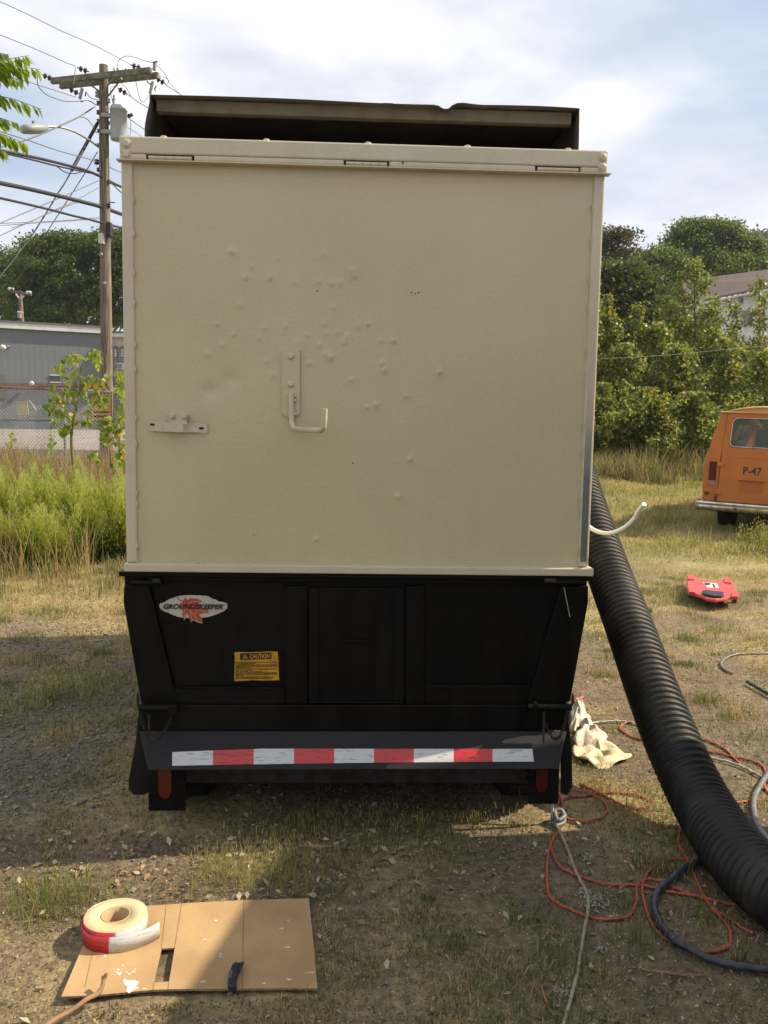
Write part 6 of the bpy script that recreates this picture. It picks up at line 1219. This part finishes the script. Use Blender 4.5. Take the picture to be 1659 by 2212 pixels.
fr_ = [[(-110, 185, 5.9), (-40, 140, 6.1), (15, 128, 6.2), (62, 120, 6.3)], [(-110, 215, 6.3), (-50, 160, 6.3), (20, 143, 6.3), (86, 150, 6.4)], [(-110, 230, 6.3), (-50, 205, 6.3), (20, 212, 6.35), (90, 236, 6.4)], [(-110, 290, 6.2), (-60, 275, 6.2), (0, 288, 6.3), (57, 312, 6.4)], [(-100, 330, 6.5), (-50, 315, 6.5), (-15, 316, 6.6), (14, 328, 6.6)], [(-90, 120, 6.5), (-50, 115, 6.5), (-20, 112, 6.6), (18, 118, 6.6)], [(-100, 170, 6.0), (-50, 150, 6.1), (0, 158, 6.2), (48, 176, 6.2)], [(-100, 260, 6.3), (-60, 245, 6.4), (-10, 252, 6.5), (40, 268, 6.5)], [(-110, 200, 6.7), (-60, 190, 6.8), (-30, 192, 6.8), (2, 205, 6.8)]]
for fi, F_ in enumerate(fr_):
    P = [at(*q) for q in F_]; S = spline([ab_+Vector((0.08, 0, 3.2+0.2*(fi % 3)))]+P, 14); b = MB(); b.tube(S, [0.006*(1-0.7*i/len(S)) for i in range(len(S))], 6)
    rc = b.build('leaf', M_greenstem, AT, world=True); S2 = S[len(S)//4:]; nl_ = 17
    for k in range(nl_):
        u = (k+0.5)/nl_; p = S2[int(u*(len(S2)-1))]; t = (S2[min(len(S2)-1, int(u*(len(S2)-1))+1)]-S2[max(0, int(u*(len(S2)-1))-1)]).normalized()
        for s in (-1, 1):
            out_ = (t.cross(Vector((0, 0, 1))).normalized()*s); d = (out_*0.55+t*0.55+Vector((0, 0, -0.55-0.3*rr.random()))).normalized(); Ln = 0.115*(0.85+0.3*rr.random())*(1 if u < 0.8 else 0.75)
            xa = d.cross(Vector((rr.gauss(0, .3), rr.gauss(0, .3), 1))).normalized(); za = xa.cross(d); Mx = Matrix((( xa.x, d.x, za.x, p.x), (xa.y, d.y, za.y, p.y), (xa.z, d.z, za.z, p.z), (0, 0, 0, 1)))
            link('leaflet', LLm, M_leaf_ail, rc, AW @ Mx @ Matrix.Diagonal((Ln*1.1, Ln, Ln, 1)))

# ------------------------------------------------------------------ ragweed
def ragweed_mesh(seed, H):
    """a bush of upright plumes, broad leaves low down tinted dark with shade, fine pale spikes on top"""
    r = np.random.default_rng(seed); X = []; Z = []; Yp = []; hh = []; col = []; ww = []
    lo = np.array([0.045, 0.070, 0.012]); mid = np.array([0.21, 0.25, 0.035]); hi = np.array([0.41, 0.44, 0.15]); yl = np.array([0.46, 0.42, 0.05])  # lo deepens the foot: darker green plus undergrowth shade in the tint
    for k in range(13):
        a = r.random()*6.283; R0 = 0.30*np.sqrt(r.random()); Hp = H*(0.62+0.42*r.random())*(1-0.5*R0); bx, by = np.cos(a)*R0, np.sin(a)*R0; lx, ly = np.cos(a)*0.20*R0/0.3, np.sin(a)*0.20*R0/0.3; tone = 0.8+0.4*r.random()
        m_ = 520; f = r.random(m_)**0.85; rad = 0.12*(1-f)**0.55*(0.35+0.65*r.random(m_))+0.006; th = r.random(m_)*6.283
        side = np.where(r.random(m_) < 0.5, 1, 1.0); X.append(bx+lx*f+np.cos(th)*rad); Yp.append(by+ly*f+np.sin(th)*rad); Z.append(Hp*(0.05+0.93*f)); h = (0.075-0.055*f)*(0.6+0.8*r.random(m_)); hh.append(h); ww.append(h*(0.34-0.2*f))
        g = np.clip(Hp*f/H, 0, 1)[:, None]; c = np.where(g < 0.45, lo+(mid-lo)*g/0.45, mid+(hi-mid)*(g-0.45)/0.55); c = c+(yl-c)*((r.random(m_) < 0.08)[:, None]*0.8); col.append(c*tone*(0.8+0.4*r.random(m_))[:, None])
    X, Yp, Z, hh, col, ww = map(np.concatenate, (X, Yp, Z, hh, col, ww)); return X, Yp, Z, hh, col, ww
rags = []
for k, H in enumerate((1.0, 1.12, 0.92)):
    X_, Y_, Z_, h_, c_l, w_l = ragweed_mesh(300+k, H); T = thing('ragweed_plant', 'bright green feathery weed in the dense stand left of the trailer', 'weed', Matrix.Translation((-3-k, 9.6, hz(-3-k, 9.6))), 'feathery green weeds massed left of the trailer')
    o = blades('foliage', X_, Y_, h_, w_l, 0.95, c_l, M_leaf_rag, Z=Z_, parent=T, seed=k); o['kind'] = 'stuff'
    b = MB(); b.tube([(0, 0, -0.05), (0.01, 0.01, H*0.5), (0, 0, H*0.95)], [0.008, 0.006, 0.002], 6); b.build('stem', M_greenstem, T); rags.append(T)
r = random.Random(31); k = 0
spots_ = [(-30, 1222), (5, 1228), (48, 1224), (88, 1220), (128, 1216), (165, 1212), (205, 1208), (240, 1206), (272, 1200), (-12, 1190), (28, 1186), (70, 1182), (108, 1178), (150, 1180), (190, 1176), (228, 1174), (262, 1170), (0, 1150), (45, 1150), (95, 1148), (140, 1146), (185, 1144), (230, 1150), (285, 1190), (300, 1165)]
for x, y in spots_:
    p = on_ground(x+r.uniform(-6, 6), y); Hs = r.uniform(0.55, 0.98) if y > 1200 else r.uniform(0.66, 1.18)
    if y > 1200 and r.random() < 0.35: Hs *= 0.7
    Mx = Matrix.Translation(Vector((p.x, p.y, hz(p.x, p.y)))) @ Matrix.Rotation(r.random()*6.28, 4, 'Z') @ Matrix.Diagonal((1.1, 1.1, Hs, 1))
    if k < 3: rags[k].matrix_world = Mx
    else: copy_tree(rags[k % 3], Mx)
    k += 1

# ------------------------------------------------------------------ grasses and ground cover
def palette(n, cs, ws, r, var=0.25):
    i = r.choice(len(cs), n, p=np.array(ws)/sum(ws)); c = np.array(cs)[i]; return 0.88*c*(1-var+2*var*r.random((n, 1)))
STRAW, DRY, OLIVE, GREEN, BROWN, RED = (0.45, 0.375, 0.185), (0.34, 0.28, 0.135), (0.17, 0.18, 0.065), (0.10, 0.15, 0.035), (0.20, 0.145, 0.085), (0.26, 0.14, 0.075)
def fr_xy(n, y0, y1, r, p=1.0, xl=-0.56, xr=0.54):
    y = y0+(y1-y0)*r.random(n)**p; x = (xl+(xr-xl)*r.random(n))*(y+0.6); return x, y
r = np.random.default_rng(201)
def under_trailer(x, y): return (np.abs(x-0.0) < 0.62) & (y > 3.7) & (y < 6.3)
# short dry turf, patchy
n_ = 450000; x, y = fr_xy(n_, 1.75, 9.6, r, 1.35); g = fbm(NZ3, x, y, 0.9); keep = (r.random(n_) < np.clip((g-0.40+0.12*np.clip((y-4.5)/2, 0, 1))*4.0, 0.07, 1)*np.where((x > -0.1) & (y < 3.6), 0.55, 1)*np.where((x < -0.4) & (y < 6.0), 0.38, 1)*np.where((np.abs(x) < 0.9) & (y > 2.7) & (y < 3.9), 0.09, 1)) & ~under_trailer(x, y) & ~card_mask(x, y); x, y, g = x[keep], y[keep], g[keep]; m_ = len(x)
gi = fbm(NZ2, x, y, 0.45); pg = (np.clip((gi-0.46)*4, 0.03, 0.75)*np.clip(1.25-(y-3)*0.12, 0.45, 1))[:, None]; isg = (r.random((m_, 1)) < pg)
c = np.where(isg, palette(m_, [OLIVE, GREEN], [2, 1.2], r), palette(m_, [STRAW, DRY, BROWN, (0.46, 0.37, 0.18)], [2.4, 1.6, 0.8, 1.2], r))
lf = (x < -0.5)[:, None]*0.0
o = blades('short_grass', x, y, (0.010+0.026*r.random(m_)*np.clip(g*2, 0.5, 1.5))*(1+0.5*isg[:, 0])*(0.65+0.1*np.clip(y-1.5, 0, 6))*np.clip(0.2+2.6*(fbm(NZ1, x+7, y, 0.25)-0.25), 0.35, 1.9), 0.0022+0.0018*r.random(m_), 1.7, c, M_grass, seed=1); tag(o, 'short patchy dry and green grass on the dirt around the trailer', 'grass', kind='stuff')
# tufts
cxy = np.stack(fr_xy(620, 1.9, 9.5, r, 1.1), 1); k = r.choice(620, 52000, p=(lambda q: q/q.sum())(0.2+r.random(620)**2)); sp_r = 0.02+0.07*r.random(620); x = cxy[k, 0]+r.normal(size=52000)*sp_r[k]; y = cxy[k, 1]+r.normal(size=52000)*sp_r[k]; ht = (0.025+0.055*r.random(620)**1.5)[k]*(0.5+0.6*r.random(52000))*(0.75+0.06*np.clip(y-2, 0, 7))
kk = ~under_trailer(x, y) & ~card_mask(x, y) & ((r.random(52000) < 0.45) | (y > 4)) & ~((np.abs(x) < 0.95) & (y > 2.8) & (y < 3.9) & (r.random(52000) < 0.93)); x, y, ht, k = x[kk], y[kk], ht[kk], k[kk]; gt = r.random(620) < 0.62
c = np.where(gt[k][:, None], palette(len(x), [OLIVE, GREEN, DRY], [3, 2, 1], r), palette(len(x), [STRAW, DRY], [2, 1], r)); o = blades('grass_tufts', x, y, ht, 0.0026+0.002*r.random(len(x)), 0.9, c, M_grass, seed=2); tag(o, 'scattered grass tufts on the bare ground', 'grass', kind='stuff')
# field grass further out
n_ = 210000; x, y = fr_xy(n_, 8.4, 26, r, 1.15, -0.5, 0.56); g = fbm(NZ1, x, y, 1.7); kp_ = r.random(n_) < np.clip(0.35+g, 0, 1)*np.clip((y-8.2-2.4*fbm(NZ4, x, y, 0.6))/2.2, 0, 1); x, y, g = x[kp_], y[kp_], g[kp_]; m_ = len(x)
pg = np.clip((fbm(NZ2, x, y, 1.1)-0.38)*3.5+(y-14)*0.03, 0.15, 0.8)[:, None]; c = np.where(r.random((m_, 1)) < pg, palette(m_, [(0.28, 0.28, 0.08), (0.19, 0.21, 0.055), (0.36, 0.33, 0.12)], [2, 1, 1.8], r), palette(m_, [STRAW, DRY, (0.44, 0.37, 0.16)], [2, 0.7, 2.4], r))
vq = np.hypot(x-5.6, y-12.6); o = blades('field_grass', x, y, np.where(vq < 1.6, 0.35, 1)*np.clip(0.3+2.4*(fbm(NZ2, x+7, y, 0.5)-0.25), 0.3, 1.9)*(0.04+0.11*r.random(m_))*(0.7+g)*np.clip((y-7)/4, 0.4, 1), 0.006+0.0006*y*r.random(m_), 1.5, c, M_grass, seed=3); tag(o, 'yellow-green field grass stretching to the thicket', 'grass', kind='stuff')
# tall dry stems behind the ragweed and at the thicket foot
n_ = 42000; x = r.uniform(-9.6, -2.4, n_); y = r.uniform(10.8, 18.4, n_); kp_ = (np.abs(x) < 0.5*y+1) & (fbm(NZ4, x, y, 0.8) > 0.33); x, y = x[kp_], y[kp_]; m_ = len(x)
c = palette(m_, [RED, BROWN, (0.42, 0.33, 0.16), (0.36, 0.25, 0.14), OLIVE, (0.26, 0.26, 0.09)], [1.0, 1.2, 2.2, 2, 1.0, 1.2], r); o = blades('tall_dry_grass', x, y, (0.32+0.75*r.random(m_)**1.4)*(0.45+1.0*fbm(NZ2, x, y, 0.7)), 0.007+0.006*r.random(m_), 0.55, c, M_grass, seed=4); tag(o, 'tall reddish brown dry weeds between the green weeds and the fence', 'dry weeds', kind='stuff')
n_ = 34000; x = r.uniform(4.2, 15, n_); y = r.uniform(20.5, 25.4, n_); kp_ = fbm(NZ4, x, y, 0.9) > 0.53; x, y = x[kp_], y[kp_]; m_ = len(x); c = palette(m_, [DRY, BROWN, OLIVE, (0.34, 0.26, 0.10), GREEN], [1.5, 1, 2, 1.2, 1.6], r)
o = blades('tall_dry_grass', x, y, (0.15+0.8*r.random(m_)**1.8)*(0.3+1.2*fbm(NZ3, x, y, 0.7)), 0.012+0.012*r.random(m_), 0.6, c, M_grass, seed=5); tag(o, 'tall mixed dry grass along the foot of the right-hand thicket', 'dry weeds', kind='stuff')
n_ = 4500; x = r.uniform(-6.4, -1.9, n_); y = r.uniform(8.3, 11.0, n_); kp_ = fbm(NZ4, x, y, 0.5) > 0.5; x, y = x[kp_], y[kp_]; m_ = len(x)
o = blades('dry_stalks', x, y, 0.15+0.75*r.random(m_)**1.7, 0.004+0.004*r.random(m_), 0.8, palette(m_, [(0.42, 0.33, 0.16), (0.30, 0.20, 0.11), OLIVE, (0.30, 0.31, 0.08)], [2, 1.3, 1, 1], r), M_grass, seed=14); tag(o, 'dead and straggling stalks mixed into the green weeds', 'dry weeds', kind='stuff')
# edge weeds under the ragweed
n_ = 20000; x, y = fr_xy(n_, 7.4, 10.4, r, 1.0, -0.52, -0.22); kp_ = (fbm(NZ4, x, y, 0.35) > 0.42) & (r.random(n_) < np.clip((y-7.3)/1.8, 0, 1)); x, y = x[kp_], y[kp_]; m_ = len(x); o = blades('edge_grass', x, y, 0.04+0.15*r.random(m_)**2, 0.005+0.003*r.random(m_), 0.9, palette(m_, [STRAW, DRY, OLIVE, GREEN, BROWN], [1.6, 1.5, 1.5, 1.6, 1.2], r), M_grass, seed=6); tag(o, 'rough grass and stalks at the foot of the green weeds', 'grass', kind='stuff')
# wispy seeding grass behind the cardboard, weeds at its left, weeds by the van
def wisps(label, pts, n, h0, h1, col, seed, sx, sy, sw=0.0022, heads=True):
    r = np.random.default_rng(seed); X = []; Y = []
    for px, py in pts: p = on_ground(px, py); m_ = n//len(pts); X.append(p.x+r.normal(0, sx, m_)); Y.append(p.y+r.normal(0, sy, m_))
    X = np.concatenate(X); Y = np.concatenate(Y); h = h0+(h1-h0)*r.random(len(X)); c = palette(len(X), col, [1]*len(col), r); Z = hzv(X, Y)
    if heads:
        q = r.integers(0, len(X), len(X)*4); t = 0.55+0.45*r.random(len(q)); X2 = X[q]+r.normal(0, 0.022, len(q)); Y2 = Y[q]+r.normal(0, 0.022, len(q)); Z2 = Z[q]+h[q]*t; h2 = 0.012+0.018*r.random(len(q))
        X = np.concatenate([X, X2]); Y = np.concatenate([Y, Y2]); Z = np.concatenate([Z, Z2]); h = np.concatenate([h, h2]); c = np.concatenate([c, palette(len(q), [(0.36, 0.32, 0.12), (0.28, 0.28, 0.09)], [1, 1], r)])
    if seed in (41, 42): k_ = ~card_mask(X, Y, 0.0); X, Y, Z, h, c = X[k_], Y[k_], Z[k_], h[k_], c[k_]
    o = blades('seeding_grass', X, Y, h, sw, 0.7, c, M_grass, Z=Z, seed=seed); tag(o, label, 'grass', kind='stuff')
wisps('wispy seeding grass catching the sun behind the cardboard', [(440, 1918), (475, 1912), (505, 1908), (540, 1912), (575, 1905), (610, 1912), (640, 1900)], 330, 0.03, 0.15, [(0.26, 0.27, 0.07), (0.35, 0.32, 0.12)], 41, 0.06, 0.06, sw=0.0016)
wisps('green grass clump left of the tape roll', [(95, 1960), (120, 1945), (150, 1955), (70, 1940), (135, 1985), (170, 1920)], 520, 0.02, 0.12, [(0.15, 0.19, 0.05), (0.26, 0.24, 0.09)], 42, 0.07, 0.06, heads=False, sw=0.0028)
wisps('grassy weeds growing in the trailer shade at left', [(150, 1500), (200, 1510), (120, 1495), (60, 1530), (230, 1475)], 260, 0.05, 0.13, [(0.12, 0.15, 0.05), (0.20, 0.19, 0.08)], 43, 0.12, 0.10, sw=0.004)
wisps('leafy weeds beside the van wheel at the right edge', [(1648, 1185), (1660, 1178), (1630, 1192), (1655, 1200)], 260, 0.08, 0.42, [(0.10, 0.14, 0.035), (0.16, 0.19, 0.05)], 44, 0.12, 0.15, sw=0.010)
wisps('thin grass stalks in the dark strip under the trailer', [(700, 1795), (760, 1790), (640, 1800), (1020, 1790), (950, 1800), (1120, 1800), (880, 1810), (560, 1810), (800, 1840), (900, 1850), (1000, 1840), (700, 1850)], 500, 0.02, 0.07, [(0.085, 0.085, 0.03), (0.06, 0.065, 0.025)], 45, 0.09, 0.08)  # stalk colours darkened, putting the shade under the trailer into the tint
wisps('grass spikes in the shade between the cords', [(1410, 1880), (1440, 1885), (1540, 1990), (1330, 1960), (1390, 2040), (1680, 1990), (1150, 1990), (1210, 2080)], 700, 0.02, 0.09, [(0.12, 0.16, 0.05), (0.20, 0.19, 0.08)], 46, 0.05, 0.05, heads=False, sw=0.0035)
# dead leaves, chips and stones
def scatter(name, label, cat, n, x, y, size, cols, ws, mt, seed, dz0=0.004, flat=2.2, aspect=0.5):
    r = np.random.default_rng(seed); P = np.stack([x, y, hzv(x, y)+dz0+0.006*r.random(n)], 1); o = leaves(name, P, size, mt, seed, up=flat, aspect=aspect, cols=palette(n, cols, ws, r)); tag(o, label, cat, kind='stuff')
n_ = 800; x = r.normal(-0.55, 0.55, n_); y = r.normal(2.98, 0.17, n_); kp_ = (np.abs(x) < 1.6) & ~card_mask(x, y); x, y = x[kp_], y[kp_]
scatter('dead_leaves', 'band of curled dead leaves lying behind the cardboard', 'dead leaves', len(x), x, y, 0.012+0.030*r.random(len(x))**1.5, [(0.42, 0.32, 0.19), (0.32, 0.21, 0.11), (0.50, 0.42, 0.28), (0.22, 0.14, 0.08)], [2, 2, 1, 1.5], M_litter, 51, 0.008, 0.9)
n_ = 3400; x, y = fr_xy(n_, 1.8, 8, r, 1.3); kp_ = ~card_mask(x, y); x, y = x[kp_], y[kp_]; n_ = len(x); scatter('dead_leaves', 'dead leaves scattered over the whole yard', 'dead leaves', n_, x, y, 0.012+0.026*r.random(n_)**2, [(0.36, 0.28, 0.18), (0.46, 0.40, 0.28), (0.20, 0.13, 0.08)], [2, 1.4, 1.5], M_litter, 52, 0.005, 1.0)
n_ = 80000; x, y = fr_xy(n_, 1.75, 6.5, r, 1.2); kp_ = ~card_mask(x, y); x, y = x[kp_], y[kp_]; n_ = len(x); scatter('wood_chips', 'fine chips and plant debris on the soil', 'debris', n_, x, y, 0.004+0.010*r.random(n_)**1.5, [(0.30, 0.225, 0.13), (0.46, 0.38, 0.22), (0.10, 0.075, 0.05), (0.36, 0.33, 0.28)], [2, 1.3, 2, 0.7], M_litter, 53, 0.001, 1.2, 0.4)
def stones(name, label, x, y, s, seed, mt):
    r = np.random.default_rng(seed); n = len(x); base = np.array([(1, 0, 0), (0, 1, 0), (-1, 0, 0), (0, -1, 0), (0.1, 0.1, 0.75), (0, 0, -0.5)]); V = base[None]*(0.7+0.6*r.random((n, 6, 1)))*s[:, None, None]*np.array([1, 1, 0.75])
    a = r.random(n)*6.28; ca, sa = np.cos(a)[:, None], np.sin(a)[:, None]; V = np.stack([V[..., 0]*ca-V[..., 1]*sa, V[..., 0]*sa+V[..., 1]*ca, V[..., 2]], 2); V += np.stack([x, y, hzv(x, y)+s*0.25], 1)[:, None]
    f = np.array([(0, 1, 4), (1, 2, 4), (2, 3, 4), (3, 0, 4), (1, 0, 5), (2, 1, 5), (3, 2, 5), (0, 3, 5)]); F = (np.arange(n)*6)[:, None, None]+f; c = palette(n, [(0.22, 0.20, 0.17), (0.16, 0.15, 0.13), (0.30, 0.27, 0.23), (0.20, 0.165, 0.13)], [2, 2, 1, 1], r)
    o = link(name, mesh_np(name, V.reshape(-1, 3), F.reshape(-1, 3), np.repeat(c, 6, 0)), mt); tag(o, label, 'gravel', kind='stuff')
M_stone = bpy.data.materials.new('stone'); M_stone.use_nodes = True; _a = M_stone.node_tree.nodes.new('ShaderNodeAttribute'); _a.attribute_name = 'tint'; M_stone.node_tree.links.new(_a.outputs['Color'], M_stone.node_tree.nodes['Principled BSDF'].inputs['Base Color']); M_stone.node_tree.nodes['Principled BSDF'].inputs['Roughness'].default_value = 0.9
n_ = 16000; x, y = fr_xy(n_, 1.8, 7.5, r, 1.1, -0.5, -0.1); kp_ = r.random(n_) < np.clip((fbm(NZ4, x+3, y, 1.4)-0.42)*5, 0.04, 1); x, y = x[kp_], y[kp_]; stones('gravel', 'grey gravel strewn in the shade left of the trailer', x, y, 0.003+0.011*r.random(len(x))**2.2, 61, M_stone)
n_ = 5000; x, y = fr_xy(n_, 1.8, 8, r, 1.1, -0.1, 0.5); stones('gravel', 'sparse pebbles in the dirt right of the trailer', x, y, 0.002+0.008*r.random(n_)**2.5, 62, M_stone)

r = np.random.default_rng(90); cc_ = [(470, 440, 45), (560, 500, 55), (510, 480, 60), (700, 135, 20), (770, 150, 18), (955, 70, 14), (460, 290, 14), (250, 760, 30), (560, 800, 30), (290, 1085, 35), (260, 1165, 16), (480, 190, 30), (1300, 320, 18), (640, 590, 20)]
X = []; Y = []
for x0, y0_, sd in cc_:
    for k in range(int(sd*2.6)): p = on_ground(*c4(x0+r.normal()*sd, y0_+r.normal()*sd*0.4)); X.append(p.x); Y.append(p.y)
X, Y = np.array(X), np.array(Y); scatter('pale_scraps', 'pale shredded scraps lying in the shade among the orange cord loops', 'debris', len(X), X, Y, 0.006+0.012*r.random(len(X)), [(0.50, 0.47, 0.40), (0.40, 0.38, 0.30)], [1, 1], M_litter, 91, 0.006, 0.5, 0.35)
for pts, lab in (([(155, 1035), (175, 1100), (205, 1165), (240, 1230)], 'thin brown twig beside the tan rope near the bottom edge'), ([(818, 925), (950, 945), (1080, 962), (1220, 965)], 'thin straight twig on the soil below the dark hose'), ([(800, 130), (840, 180), (880, 235)], 'dark twig in the shade above the cord loop'), ([(985, 225), (1005, 265), (1020, 290)], 'short twig inside the orange cord loop')):
    o = lay([(c4, pts)], 0.003, lift=0.003).build('twig', M_twig); tag(o, lab, 'twig')

wire([(1240, 779, 16), (1285, 776, 16), (1442, 767, 17), (1559, 756, 18), (1760, 738, 19)], 0.0032, 'thin wire stretched level in front of the right-hand thicket', M_wireg, conv=lambda x, y: (x, y))

# ------------------------------------------------------------------ thin summer haze
hzm = bpy.data.materials.new('haze'); hzm.use_nodes = True; t = hzm.node_tree; t.nodes.clear(); mo_ = t.nodes.new('ShaderNodeOutputMaterial'); pv = t.nodes.new('ShaderNodeVolumePrincipled')
pv.inputs['Color'].default_value = (0.92, 0.95, 1.0, 1); pv.inputs['Density'].default_value = 0.0003; pv.inputs['Anisotropy'].default_value = 0.35; t.links.new(pv.outputs[0], mo_.inputs['Volume'])
b = MB(); b.box((-950, -650, -1.5), (950, 1850, 40)); hb_ = b.build('haze', hzm); tag(hb_, kind='stuff')
